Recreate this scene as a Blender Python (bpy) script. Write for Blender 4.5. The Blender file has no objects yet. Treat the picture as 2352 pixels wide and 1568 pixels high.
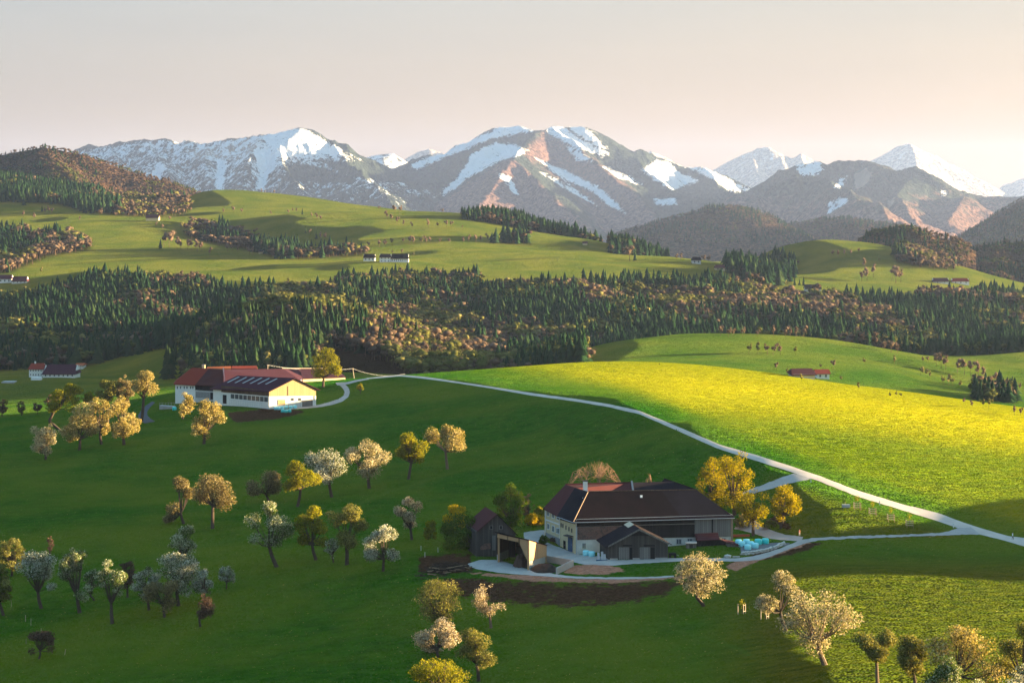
import bpy, bmesh, math, random
import numpy as np
from mathutils import Vector, Matrix
R = math.radians
scn = bpy.context.scene
COL = scn.collection
# ------------------------------------------------------------------ camera (metres; camera height is z = 0, +Y looks into the valley)
F, CX, HY = 4400.0, 1176.0, 480.0          # focal length, centre column and horizon row on a 2352 x 1568 picture
cam_d = bpy.data.cameras.new('camera'); cam = bpy.data.objects.new('camera', cam_d); COL.objects.link(cam)
cam.location = (0, 0, 0); cam.rotation_euler = (R(90), 0, 0)
cam_d.sensor_width = 36; cam_d.lens = F / 2352 * 36; cam_d.shift_y = -(784 - HY) / 2352
cam_d.clip_start = 1; cam_d.clip_end = 60000
scn.camera = cam
# ------------------------------------------------------------------ light
SKY0, SKY1, SKY2, SKY3 = (1.75, 1.15, .78), (1.42, 1.02, .76), (1.26, 1.20, 1.13), (.85, 1.80, 2.6)
SUN_EL, SUN_AZ = 5.2, 12.0                    # degrees; azimuth from +X (right) towards +Y (away)
world = bpy.data.worlds.new('World'); scn.world = world; world.use_nodes = True
wn = world.node_tree.nodes; wl = world.node_tree.links
bg = wn['Background']; bg.inputs['Strength'].default_value = 0.05
sky = wn.new('ShaderNodeTexSky'); sky.sky_type = 'NISHITA'; sky.sun_disc = False
sky.sun_elevation = R(SUN_EL); sky.sun_rotation = R(90 - SUN_AZ)
sky.altitude = 600; sky.air_density = 1.0; sky.dust_density = 3.0; sky.ozone_density = 1.5
# evening air near the horizon: pinkish beige, warmer and brighter towards the sun, grey-blue above
_tc = wn.new('ShaderNodeTexCoord'); _sx = wn.new('ShaderNodeSeparateXYZ'); wl.new(_tc.outputs['Generated'], _sx.inputs[0])
def _ramp(sock, lo, hi, stops):
    mr = wn.new('ShaderNodeMapRange'); wl.new(sock, mr.inputs[0]); mr.inputs[1].default_value = lo; mr.inputs[2].default_value = hi
    r = wn.new('ShaderNodeValToRGB'); wl.new(mr.outputs[0], r.inputs[0]); e = r.color_ramp.elements
    while len(e) < len(stops): e.new(.5)
    for q, (p, c) in zip(e, stops): q.position = p; q.color = (*c, 1)
    return r.outputs[0]
def _mixc(f, a, b, blend='MIX'):
    x = wn.new('ShaderNodeMix'); x.data_type = 'RGBA'; x.blend_type = blend
    for s_, v in ((x.inputs[0], f), (x.inputs[6], a), (x.inputs[7], b)):
        if hasattr(v, 'node'): wl.new(v, s_)
        else: s_.default_value = v if not isinstance(v, tuple) else (*v, 1)
    return x.outputs[2]
_el = _ramp(_sx.outputs['Z'], 0, .5, [(0, SKY0), (.10, SKY1), (.24, SKY2), (1, SKY3)])
_azr = _ramp(_sx.outputs['X'], -.28, .30, [(0, (.83, .90, .99)), (.45, (1, 1, 1)), (.8, (1.10, 1.04, .96)), (1, (1.20, 1.09, .93))])
_grad = _mixc(1.0, _el, _azr, 'MULTIPLY')
_mp = wn.new('ShaderNodeMapping'); wl.new(_tc.outputs['Generated'], _mp.inputs[0]); _mp.inputs['Scale'].default_value = (3, 3, 26); _mp.inputs['Rotation'].default_value = (0, R(4), 0)
_cl = wn.new('ShaderNodeTexNoise'); wl.new(_mp.outputs[0], _cl.inputs['Vector']); _cl.inputs['Scale'].default_value = 1.6; _cl.inputs['Detail'].default_value = 5
_veil = _ramp(_cl.outputs[0], .3, .75, [(0, (.97, .97, .98)), (1, (1.05, 1.035, 1.02))])      # faint high veil of cloud
wl.new(_mixc(1.0, _mixc(.85, sky.outputs[0], _grad), _veil, 'MULTIPLY'), bg.inputs['Color'])
sun_d = bpy.data.lights.new('sun', 'SUN'); sun = bpy.data.objects.new('sun', sun_d); COL.objects.link(sun)
sun_d.energy = 5.0; sun_d.angle = R(0.9); sun_d.color = (1.0, 0.745, 0.40)
SV = Vector((math.cos(R(SUN_EL)) * math.cos(R(SUN_AZ)), math.cos(R(SUN_EL)) * math.sin(R(SUN_AZ)), math.sin(R(SUN_EL))))
sun.rotation_euler = SV.to_track_quat('Z', 'Y').to_euler()
scn.view_settings.view_transform = 'Standard'; scn.view_settings.look = 'None'
scn.view_settings.exposure = 3.2; scn.view_settings.gamma = 1.0
scn.render.engine = 'CYCLES'
cy = scn.cycles
cy.use_denoising = True
cy.max_bounces = 6; cy.diffuse_bounces = 3; cy.transmission_bounces = 4; cy.volume_bounces = 1; cy.transparent_max_bounces = 4
cy.use_adaptive_sampling = True; cy.adaptive_threshold = 0.01
# ------------------------------------------------------------------ helpers
rng = np.random.default_rng(7)

def mesh_np(name, V, faces, mats=(), parent=None, smooth=False, midx=None, loc=None):
    """V (n,3); faces: list of int arrays (m,k)"""
    me = bpy.data.meshes.new(name)
    V = np.asarray(V, np.float32)
    faces = [np.asarray(f, np.int32) for f in faces if len(f)]
    me.vertices.add(len(V)); me.vertices.foreach_set('co', V.ravel())
    nl = sum(f.size for f in faces); npoly = sum(len(f) for f in faces)
    me.loops.add(nl); me.polygons.add(npoly)
    me.loops.foreach_set('vertex_index', np.concatenate([f.ravel() for f in faces]))
    tot = np.concatenate([np.full(len(f), f.shape[1], np.int32) for f in faces])
    st = np.concatenate([[0], np.cumsum(tot)[:-1]]).astype(np.int32)
    me.polygons.foreach_set('loop_start', st); me.polygons.foreach_set('loop_total', tot)
    if midx is not None: me.polygons.foreach_set('material_index', np.asarray(midx, np.int32))
    if smooth: me.polygons.foreach_set('use_smooth', np.ones(npoly, bool))
    for m in mats: me.materials.append(m)
    me.update(); me.validate()
    return link(name, me, parent, loc)

def link(name, me, parent=None, loc=None):
    o = bpy.data.objects.new(name, me); COL.objects.link(o)
    if parent is not None: o.parent = parent
    if loc is not None: o.location = loc
    return o

def fattr(o, name, vals):
    a = o.data.attributes.new(name, 'FLOAT', 'POINT'); a.data.foreach_set('value', np.asarray(vals, np.float32))

def tag(o, label=None, cat=None, group=None, kind=None):
    if label: o['label'] = label
    if cat: o['category'] = cat
    if group: o['group'] = group
    if kind: o['kind'] = kind
    return o

def thing(name, loc, label, cat, group=None, rz=0.0):
    o = bpy.data.objects.new(name, None); COL.objects.link(o)
    o.empty_display_size = .5
    o.location = loc; o.rotation_euler = (0, 0, rz)
    return tag(o, label, cat, group)

# value noise (numpy, periodic lattice)
_L = rng.random((256, 256))
def vnoise(x, y):
    xi = np.floor(x).astype(int); yi = np.floor(y).astype(int); fx = x - xi; fy = y - yi
    fx = fx * fx * (3 - 2 * fx); fy = fy * fy * (3 - 2 * fy)
    a = _L[xi & 255, yi & 255]; b = _L[(xi + 1) & 255, yi & 255]; c = _L[xi & 255, (yi + 1) & 255]; d = _L[(xi + 1) & 255, (yi + 1) & 255]
    return (a * (1 - fx) + b * fx) * (1 - fy) + (c * (1 - fx) + d * fx) * fy * 1.0
def fbm(x, y, o=4, g=.5):
    s = 0; a = 1; t = 0
    for i in range(o):
        s = s + a * vnoise(x + 17.3 * i, y - 9.1 * i); t += a; a *= g; x = x * 2.03; y = y * 2.03
    return s / t
def ridged(x, y, o=5, g=.5):
    s = 0; a = 1; t = 0
    for i in range(o):
        n = 1 - np.abs(2 * vnoise(x + 31.7 * i, y + 5.3 * i) - 1); s = s + a * n * n; t += a; a *= g; x = x * 2.1; y = y * 2.1
    return s / t
def inpoly(px, py, poly):
    px = np.asarray(px, float); py = np.asarray(py, float); r = np.zeros(px.shape, bool)
    n = len(poly); j = n - 1
    for i in range(n):
        xi, yi = poly[i]; xj, yj = poly[j]
        c = ((yi > py) != (yj > py)) & (px < (xj - xi) * (py - yi) / ((yj - yi) + 1e-12) + xi)
        r ^= c; j = i
    return r
def polydist(px, py, line):
    """distance to an open polyline"""
    best = np.full(np.shape(px), 1e9)
    for (x0, y0), (x1, y1) in zip(line[:-1], line[1:]):
        dx, dy = x1 - x0, y1 - y0; L = dx * dx + dy * dy + 1e-9
        t = np.clip(((px - x0) * dx + (py - y0) * dy) / L, 0, 1)
        best = np.minimum(best, np.hypot(px - x0 - t * dx, py - y0 - t * dy))
    return best

# ------------------------------------------------------------------ materials
def mat(name):
    m = bpy.data.materials.new(name); m.use_nodes = True
    nt = m.node_tree; nt.nodes.clear()
    out = nt.nodes.new('ShaderNodeOutputMaterial')
    return m, nt, out
class NB:
    """tiny node builder"""
    def __init__(s, nt): s.nt = nt
    def n(s, t, **k):
        x = s.nt.nodes.new(t)
        for a, b in k.items(): setattr(x, a, b)
        return x
    def set(s, sock, v):
        if hasattr(v, 'node'): s.nt.links.new(v, sock)
        elif isinstance(v, (tuple, list)) and len(v) == 3 and sock.type == 'RGBA': sock.default_value = (*v, 1)
        else: sock.default_value = v
    def math(s, op, a, b=0.0, clamp=False):
        x = s.n('ShaderNodeMath', operation=op, use_clamp=clamp); s.set(x.inputs[0], a); s.set(x.inputs[1], b); return x.outputs[0]
    def vmath(s, op, a, b=None, scale=None):
        x = s.n('ShaderNodeVectorMath', operation=op); s.set(x.inputs[0], a)
        if b is not None: s.set(x.inputs[1], b)
        if scale is not None: s.set(x.inputs['Scale'], scale)
        return x.outputs[0]
    def mix(s, f, a, b, blend='MIX'):
        x = s.n('ShaderNodeMix', data_type='RGBA', blend_type=blend); s.set(x.inputs[0], f); s.set(x.inputs[6], a); s.set(x.inputs[7], b); return x.outputs[2]
    def noise(s, scale, detail=3, rough=.5, vec=None, color=False):
        x = s.n('ShaderNodeTexNoise'); x.inputs['Scale'].default_value = scale; x.inputs['Detail'].default_value = detail; x.inputs['Roughness'].default_value = rough
        if vec is not None: s.set(x.inputs['Vector'], vec)
        return x.outputs['Color'] if color else x.outputs[0]
    def ramp(s, f, stops):
        x = s.n('ShaderNodeValToRGB'); s.set(x.inputs[0], f); e = x.color_ramp.elements
        while len(e) < len(stops): e.new(0.5)
        for q, (p, c) in zip(e, stops): q.position = p; q.color = (*c, 1) if not isinstance(c, (int, float)) else (c, c, c, 1)
        return x.outputs[0]
    def pos(s): return s.n('ShaderNodeNewGeometry').outputs['Position']
    def nrm(s): return s.n('ShaderNodeNewGeometry').outputs['Normal']
    def attr(s, name): return s.n('ShaderNodeAttribute', attribute_name=name).outputs['Fac']
    def map(s, vec, scale): 
        x = s.n('ShaderNodeMapping'); s.set(x.inputs['Vector'], vec); x.inputs['Scale'].default_value = scale; return x.outputs[0]
    def smooth(s, v, lo, hi):
        x = s.n('ShaderNodeMapRange', interpolation_type='SMOOTHSTEP'); s.set(x.inputs[0], v); s.set(x.inputs[1], lo); s.set(x.inputs[2], hi); return x.outputs[0]
def simple_mat(name, col, rough=.8, var=.18, scale=.6, spec=.2, stretch=(1, 1, 1), bump=0):
    m, nt, out = mat(name); b = NB(nt); p = b.n('ShaderNodeBsdfPrincipled')
    co = b.n('ShaderNodeTexCoord').outputs['Object']; co = b.map(co, stretch)
    f = b.noise(scale, 5, .65, co)
    c = b.mix(f, tuple(max(0, q * (1 - 2 * var)) for q in col), tuple(min(1, q * (1 + 2 * var)) for q in col))
    b.set(p.inputs['Base Color'], c); p.inputs['Roughness'].default_value = rough; p.inputs['Specular IOR Level'].default_value = spec
    if bump:
        bp = b.n('ShaderNodeBump'); bp.inputs['Strength'].default_value = bump; b.set(bp.inputs['Height'], f); nt.links.new(bp.outputs[0], p.inputs['Normal'])
    nt.links.new(p.outputs[0], out.inputs[0])
    return m

# ------------------------------------------------------------------ the ground: heights from control points (column, row, distance), thin-plate spline over (bearing, log distance)
PTS = []
def P(*rows):
    PTS.extend(rows)
for px in (-2500, -1000, 0, 800, 1600, 2352, 3500, 5500): P((px, 2250, 112))
P((-1500, 1700, 350), (-600, 1700, 345), (0, 1700, 330), (600, 1700, 318), (1200, 1700, 296), (1500, 1700, 288), (1800, 1700, 272), (2352, 1700, 264), (3200, 1700, 262))
P((-600, 1568, 385), (0, 1568, 382), (300, 1568, 369), (600, 1568, 359), (900, 1568, 351), (1200, 1568, 338), (1600, 1568, 315), (1850, 1568, 294), (2352, 1568, 291), (1600, 1480, 350), (1850, 1480, 334), (2100, 1480, 330), (1200, 1480, 368), (900, 1480, 379), (3000, 1568, 292))
P((-600, 1400, 440), (0, 1400, 438), (300, 1400, 429), (600, 1400, 417), (900, 1400, 406), (1200, 1395, 400), (1500, 1390, 390), (1700, 1390, 378), (1850, 1400, 367), (1900, 1400, 366), (2100, 1380, 371), (2352, 1370, 374), (2700, 1360, 374))
P((1750, 1320, 405), (1950, 1320, 398), (2150, 1320, 397), (2352, 1330, 392))
P((0, 1290, 487), (300, 1290, 477), (600, 1290, 458), (900, 1290, 443), (1000, 1300, 437), (1100, 1288, 440), (1200, 1290, 440), (1322, 1272.5, 448), (1400, 1285, 438), (1536, 1284, 437), (1600, 1280, 438), (1680, 1262, 444), (1860, 1240, 455), (2000, 1236, 455), (2100, 1232, 457), (2210, 1222, 461), (2352, 1254, 446))
P((2550, 1190, 446), (2800, 1085, 444), (3200, 1090, 444), (3800, 1150, 446), (2700, 1102, 472), (3100, 1102, 472), (2700, 1150, 490), (3100, 1150, 490), (2700, 1215, 416), (3100, 1215, 414), (-600, 1280, 505))  # unseen rise beyond the right edge, added to shade the farmyard
P((1100, 1330, 420), (1250, 1332, 418), (1400, 1330, 418), (1550, 1320, 420))
P((1254, 1226, 469), (1287, 1249, 458), (1680, 1241, 454.5), (1500, 1195, 490), (1350, 1195, 486), (1760, 1215, 470), (1830, 1195, 469), (1950, 1165, 476), (2100, 1194, 469), (1950, 1200, 465))
P((-600, 1200, 545), (0, 1200, 535), (300, 1200, 525), (600, 1215, 505), (900, 1215, 488), (1100, 1215, 480))
P((-600, 1110, 620), (0, 1110, 604), (400, 1120, 590), (800, 1110, 570), (1100, 1105, 558), (1400, 1095, 545), (1600, 1085, 535))
# the farm track along the ridge
P((1800, 1068, 520), (1900, 1075, 518), (2050, 1085, 518), (1720, 1020, 556), (1900, 1020, 558), (2100, 1026, 558))
P((930, 865, 800), (1100, 880, 748), (1230, 900, 690), (1400, 930, 636), (1470, 945, 617), (1560, 985, 577), (1650, 1025, 551), (1750, 1065, 522), (1830, 1095, 502), (2000, 1150, 488), (2120, 1187, 478))
P((-600, 1040, 705), (0, 1030, 690), (300, 1025, 665), (600, 1000, 668), (900, 990, 660), (1200, 985, 640), (1400, 1010, 598), (800, 900, 770), (1000, 920, 722))
# left farm terrace and brow
P((-600, 985, 790), (0, 955, 795), (120, 949, 790), (250, 936, 778), (400, 934, 752), (600, 940, 731), (700, 942, 731), (725, 932, 742), (560, 900, 763), (620, 880, 790), (760, 905, 774), (800, 870, 832), (400, 905, 784))
# right hand meadow and its brow
P((1100, 848, 828), (1250, 865, 770), (1400, 890, 722), (1370, 832, 850), (1600, 840, 848), (1800, 860, 792), (2000, 890, 720), (2200, 925, 668), (2352, 950, 640), (2700, 1010, 600), (3200, 1050, 600))
P((1700, 915, 665), (1850, 945, 622), (2050, 1000, 575), (2200, 1060, 538), (2352, 1090, 520), (2600, 1120, 505), (2352, 1180, 474), (1600, 955, 620))
# behind the brow: down into the valley
P((-600, 1000, 930), (0, 972, 920), (300, 956, 920), (600, 935, 930), (900, 925, 930), (1200, 915, 980), (1500, 895, 985), (1800, 905, 930), (2100, 940, 880), (2352, 985, 820), (2800, 1020, 800), (3600, 1000, 800))
P((-600, 960, 1050), (0, 945, 1010), (150, 920, 1080), (300, 905, 1080), (0, 880, 1260), (110, 864, 1290), (300, 850, 1330), (0, 852, 1420), (200, 838, 1420), (370, 802, 1470), (380, 850, 1300), (640, 870, 1140), (850, 845, 1220), (900, 866, 1130), (1000, 880, 1130))
P((0, 775, 1640), (200, 765, 1650), (0, 700, 1850), (200, 690, 1850), (400, 690, 1850), (0, 645, 2080), (200, 632, 2080), (400, 632, 2080))
# the wooded knob
P((450, 800, 1330), (500, 762, 1400), (600, 730, 1450), (700, 718, 1480), (800, 726, 1460), (880, 750, 1420), (960, 790, 1370), (1020, 846, 1290), (700, 790, 1320), (850, 800, 1300))
P((450, 785, 1600), (600, 775, 1650), (700, 770, 1660), (850, 785, 1650), (1000, 820, 1580), (1100, 840, 1480), (1150, 862, 1300))
P((600, 695, 1830), (800, 700, 1830), (600, 640, 2060), (800, 640, 2060), (1000, 730, 1800), (1000, 640, 2060))
P((1200, 830, 1560), (1200, 765, 1720), (1200, 700, 1880), (1200, 645, 2060), (1300, 832, 1330))
# the grassy hill in the middle distance
P((1340, 802, 1320), (1500, 780, 1390), (1700, 774, 1420), (1900, 780, 1400), (2050, 818, 1330), (2200, 870, 1260), (2300, 902, 1200), (1450, 850, 1130), (1700, 865, 1080), (1900, 875, 1090), (2000, 895, 1070), (2150, 905, 1060), (1800, 815, 1260), (1980, 840, 1200), (1600, 820, 1230))
P((1500, 810, 1560), (1700, 812, 1600), (1900, 815, 1600), (2100, 830, 1560), (1500, 750, 1800), (1700, 745, 1850), (1700, 685, 2060), (1500, 680, 2020), (1900, 745, 1880), (2100, 790, 1750), (2300, 835, 1700))
P((2352, 808, 1480), (2290, 836, 1430), (2352, 880, 1280), (2700, 800, 1480), (3200, 850, 1400))
P((1900, 690, 2100), (2100, 710, 2100), (2200, 705, 2160), (2352, 700, 2250), (2352, 672, 2420), (2700, 700, 2400), (3500, 680, 2400))
# far pastures
P((0, 618, 2200), (0, 560, 2520), (0, 505, 2780), (0, 462, 3000), (0, 415, 3400), (-600, 600, 2200), (-600, 480, 3000), (-600, 400, 3500), (100, 457, 3000), (250, 483, 2880), (200, 442, 3350), (400, 475, 3150), (380, 492, 2900), (250, 560, 2480), (430, 520, 2700), (500, 600, 2250))
P((450, 444, 3150), (600, 448, 3120), (750, 468, 3060), (850, 487, 3000), (950, 491, 2960), (1050, 488, 3000), (1200, 513, 2900), (1300, 546, 2800), (1370, 560, 2740), (1500, 586, 2600), (1600, 610, 2420), (1690, 634, 2220), (650, 520, 2650), (850, 550, 2480), (1000, 560, 2450), (1150, 560, 2500), (1300, 590, 2350), (800, 600, 2220), (1000, 608, 2200), (1200, 620, 2160), (1500, 634, 2140))
P((1850, 664, 2230), (2000, 645, 2330), (1780, 574, 2620), (1900, 562, 2700), (2010, 564, 2700), (2150, 596, 2600), (2260, 648, 2450), (1900, 610, 2480), (2100, 630, 2430))
P((1500, 645, 2950), (1600, 655, 2760), (1690, 668, 2560), (1690, 672, 3000), (1600, 665, 3200), (1400, 640, 3250), (1250, 600, 3300), (1900, 640, 3200), (2100, 645, 3050), (2250, 680, 2850))
P((440, 548, 2540), (600, 580, 2380), (740, 596, 2300), (480, 545, 2680), (640, 575, 2560))
for px, py in ((-600, 470), (0, 470), (300, 500), (600, 505), (900, 545), (1200, 580), (1500, 655), (1800, 660), (2100, 650), (2352, 670), (2800, 670), (3600, 640)): P((px, py, 3600 if px > -10 else 4000))
for px in (-2500, -1000, 0, 600, 1200, 1800, 2352, 3500, 5500): P((px, 600, 4700))
for d_, z_ in ((300, -76), (450, -74), (650, -80), (1000, -95), (1600, -125), (2400, -115), (3300, -110)):
    for px in (4600, 6200): P((px, HY - z_ * F / d_, d_))
    for px in (-2300, -3600): P((px, HY - (z_ - 12) * F / d_, d_))
PTS = np.array(PTS, float)
_cu = (PTS[:, 0] - CX) / F; _cd = np.log(PTS[:, 2]); _cv = PTS[:, 1]
def _U(r2): return np.where(r2 > 0, .5 * r2 * np.log(np.maximum(r2, 1e-12)), 0)
_n = len(PTS)
_K = _U((_cu[:, None] - _cu) ** 2 + (_cd[:, None] - _cd) ** 2) + np.eye(_n) * 2e-5
_Pm = np.c_[np.ones(_n), _cu, _cd]
_A = np.block([[_K, _Pm], [_Pm.T, np.zeros((3, 3))]])
_w = np.linalg.solve(_A, np.r_[_cv, 0, 0, 0])
def tps(u, l):
    out = np.empty(u.shape)
    uf, lf, of = u.ravel(), l.ravel(), out.ravel()
    for i in range(0, uf.size, 20000):
        a, b = uf[i:i + 20000, None], lf[i:i + 20000, None]
        of[i:i + 20000] = _U((a - _cu) ** 2 + (b - _cd) ** 2) @ _w[:_n] + _w[_n] + _w[_n + 1] * a[:, 0] + _w[_n + 2] * b[:, 0]
    return of.reshape(u.shape)
_ui = np.arange(-.30, .3001, .0017)
_uo = .30 + np.cumsum(.0025 * 1.05 ** np.arange(61)); 
US = np.r_[-_uo[::-1], _ui, _uo]
LS = np.arange(math.log(112), math.log(4700), .0036)
UU, LL = np.meshgrid(US, LS)                      # rows = distance, columns = bearing
PY = tps(UU, LL)
DD = np.exp(LL); XX = UU * DD
ZZ = -(PY - HY) / F * DD
_bump = (fbm(XX / 26, DD / 26, 3) - .5) * .34 + (fbm(XX / 7 + 50, DD / 9, 3) - .5) * .07
ZZ += _bump * np.clip((900 - DD) / 300, 0.35, 1) + (fbm(XX / 190 + 9, DD / 170, 3) - .5) * np.clip((DD - 900) / 900, 0, 1) * 15
def _fix(): 
    global PY
    PY = HY - ZZ * F / DD
_fix()
def zat(x, y):
    x = np.asarray(x, float); y = np.asarray(y, float)
    u = x / y; l = np.log(y)
    i = np.clip(np.searchsorted(US, u) - 1, 0, len(US) - 2); fl = np.clip((l - LS[0]) / .0036, 0, len(LS) - 1.001); j = fl.astype(int); t = fl - j
    s = np.clip((u - US[i]) / (US[i + 1] - US[i]), 0, 1)
    return (ZZ[j, i] * (1 - s) + ZZ[j, i + 1] * s) * (1 - t) + (ZZ[j + 1, i] * (1 - s) + ZZ[j + 1, i + 1] * s) * t
def hit(px, py, dmin=0, dmax=1e9):
    """first ground point along the sight line of picture column px, row py"""
    u = (px - CX) / F; i = int(np.clip(np.searchsorted(US, u) - 1, 0, len(US) - 2)); s = (u - US[i]) / (US[i + 1] - US[i])
    prof = PY[:, i] * (1 - s) + PY[:, i + 1] * s
    d = np.exp(LS)
    ok = (prof <= py) & (d >= dmin)
    if not ok.any() : k = len(LS) - 1
    else: k = int(np.argmax(ok))
    if ok.any() and k > 0 and prof[k - 1] > py:
        t = (prof[k - 1] - py) / (prof[k - 1] - prof[k]); dd = d[k - 1] * (1 - t) + d[k] * t
    else: dd = d[k]
    if dd > dmax: dd = dmax
    x = u * dd
    return Vector((x, dd, float(zat(x, dd))))
def hitn(px, py, up=0.0):
    """like hit, but never beyond the brow of the near hill"""
    u = (px - CX) / F; d = np.exp(LS); m = (d > 430) & (d < 930)
    i = int(np.clip(np.searchsorted(US, u) - 1, 0, len(US) - 2)); s = (u - US[i]) / (US[i + 1] - US[i])
    prof = (PY[:, i] * (1 - s) + PY[:, i + 1] * s)[m]
    db = d[m][int(np.argmin(prof))]
    p = hit(px, py)
    if p.y > db: p = Vector((u * db, db, float(zat(u * db, db))))
    p.z += up
    return p
def pt(px, py, d):
    return Vector(((px - CX) / F * d, d, (HY - py) / F * d))
def proj(x, y, z): return CX + x / y * F, HY - z / y * F
# ------------------------------------------------------------------ ground object
def make_grid_faces(nr, nc):
    a = np.arange(nr * nc).reshape(nr, nc)
    return np.stack([a[:-1, :-1].ravel(), a[:-1, 1:].ravel(), a[1:, 1:].ravel(), a[1:, :-1].ravel()], 1)

def grass_nodes(b, nt, col, tilt=1.0):
    """blades stand upright: shading normals lean every way about the ground's normal"""
    pos = b.pos()
    nv = b.noise(2.6, 2, .6, pos, True)
    nv2 = b.noise(.7, 2, .6, b.map(pos, (.5, 1, 1)), True)
    v = b.vmath('SUBTRACT', b.vmath('ADD', nv, b.vmath('MULTIPLY', nv2, (.25, .25, .25))), (.625, .625, .625))
    v = b.vmath('MULTIPLY', v, (13 * tilt, 13 * tilt, 1.2))
    nn = b.vmath('NORMALIZE', b.vmath('ADD', b.vmath('MULTIPLY', b.nrm(), (1.15, 1.15, 1.15)), v))
    d = b.n('ShaderNodeBsdfDiffuse'); b.set(d.inputs[0], col); nt.links.new(nn, d.inputs['Normal'])
    t = b.n('ShaderNodeBsdfTranslucent'); b.set(t.inputs[0], b.mix(1.0, col, (1.5, 1.15, .5), 'MULTIPLY')); nt.links.new(nn, t.inputs['Normal'])
    ms = b.n('ShaderNodeMixShader'); ms.inputs[0].default_value = .4
    nt.links.new(d.outputs[0], ms.inputs[1]); nt.links.new(t.outputs[0], ms.inputs[2])
    return ms.outputs[0]

def ground_material():
    m, nt, out = mat('meadow_ground'); b = NB(nt); pos = b.pos()
    n1 = b.noise(.018, 4, .6, pos); n2 = b.noise(.42, 5, .68, b.map(pos, (.5, 1, 1))); n3 = b.noise(1.1, 3, .6, pos)
    lush = b.mix(b.smooth(n2, .3, .7), (.012, .080, .005), (.026, .130, .009))
    lush = b.mix(b.smooth(n1, .35, .68), lush, (.062, .142, .014))
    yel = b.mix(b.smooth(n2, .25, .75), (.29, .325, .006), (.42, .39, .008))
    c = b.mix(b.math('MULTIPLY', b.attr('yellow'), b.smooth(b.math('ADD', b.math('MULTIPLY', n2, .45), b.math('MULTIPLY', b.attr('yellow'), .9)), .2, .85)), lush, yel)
    c = b.mix(b.attr('dim_olive'), c, b.mix(b.smooth(n2, .3, .7), (.040, .070, .007), (.092, .112, .012)))
    far = b.mix(b.smooth(n1, .3, .7), (.075, .120, .018), (.135, .160, .028))
    c = b.mix(b.attr('pasture'), c, far)
    c = b.mix(b.math('MULTIPLY', b.attr('trail'), b.smooth(n3, .2, .6)), c, (.048, .135, .018))
    c = b.mix(b.math('MULTIPLY', b.math('GREATER_THAN', b.noise(1.9, 2, .5, pos), .72), b.math('SUBTRACT', 1.0, b.attr('pasture'))), c, (.30, .32, .12))
    soil = b.mix(b.smooth(n3, .3, .7), (.026, .025, .016), (.054, .045, .034))
    grav = b.mix(b.smooth(n3, .3, .7), (.20, .165, .145), (.30, .25, .22))
    e = b.math('ADD', b.math('MULTIPLY', b.noise(.3, 5, .7, pos), 1.3), -.65)
    c = b.mix(b.smooth(b.math('ADD', b.attr('soil'), e), .38, .62), c, soil)
    c = b.mix(b.smooth(b.math('ADD', b.attr('gravel'), e), .4, .6), c, grav)
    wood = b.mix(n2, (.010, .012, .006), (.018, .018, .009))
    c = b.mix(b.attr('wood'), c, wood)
    nt.links.new(grass_nodes(b, nt, c), out.inputs[0])
    m.cycles.use_bump_map_correction = False
    return m

WOODS = {}     # filled by the forest section: name -> polygon list
def softmask(pxs, pys, poly, soft):
    inside = inpoly(pxs, pys, poly); d = polydist(pxs, pys, list(poly) + [poly[0]])
    return np.clip(.5 + np.where(inside, d, -d) / (2 * soft), 0, 1)

def band(px, py, pts, w): return np.clip(1 - polydist(px, py, pts) / w, 0, 1)

PXg = CX + UU * F
YELLOW = np.zeros_like(ZZ)  # field's yellow, with the gold of sunlit grass painted into it
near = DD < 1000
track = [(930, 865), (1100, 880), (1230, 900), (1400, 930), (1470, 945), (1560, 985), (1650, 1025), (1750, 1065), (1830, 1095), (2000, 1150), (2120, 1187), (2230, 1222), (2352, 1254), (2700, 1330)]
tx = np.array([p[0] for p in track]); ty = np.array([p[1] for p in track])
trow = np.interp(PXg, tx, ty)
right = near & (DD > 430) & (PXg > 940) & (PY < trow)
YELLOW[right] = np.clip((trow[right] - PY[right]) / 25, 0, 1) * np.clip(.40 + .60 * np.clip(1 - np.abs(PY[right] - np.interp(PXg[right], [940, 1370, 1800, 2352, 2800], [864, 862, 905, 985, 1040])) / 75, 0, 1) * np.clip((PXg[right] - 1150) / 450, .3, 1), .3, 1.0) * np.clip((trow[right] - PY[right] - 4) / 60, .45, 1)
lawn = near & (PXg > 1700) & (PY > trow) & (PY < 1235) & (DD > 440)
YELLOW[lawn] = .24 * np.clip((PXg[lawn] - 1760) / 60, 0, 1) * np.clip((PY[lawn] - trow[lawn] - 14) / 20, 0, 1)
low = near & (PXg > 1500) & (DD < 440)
DIM_OLIVE = np.zeros_like(ZZ); DIM_OLIVE[low] = np.clip((PXg[low] - 1600) / 200, 0, 1) * np.clip((PY[low] - 1270) / 50, 0, 1) * .9; DIM_OLIVE[lawn] = np.clip((PXg[lawn] - 1740) / 60, 0, 1) * np.clip((PY[lawn] - trow[lawn] - 8) / 20, 0, 1) * .7  # darker olive painted in to dim the sunlit lower patch and lawn
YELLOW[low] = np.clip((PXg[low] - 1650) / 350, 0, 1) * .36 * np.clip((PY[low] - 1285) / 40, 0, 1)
PAST = np.clip((DD - 900) / 700, 0, 1)
SOIL = np.zeros_like(ZZ); GRAV = np.zeros_like(ZZ)
nearm = near & (DD > 330)
def paint(arr, poly, soft, val=1.0, m=nearm):
    s_ = softmask(PXg[m], PY[m], poly, soft) * val
    arr[m] = np.maximum(arr[m], s_)
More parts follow.
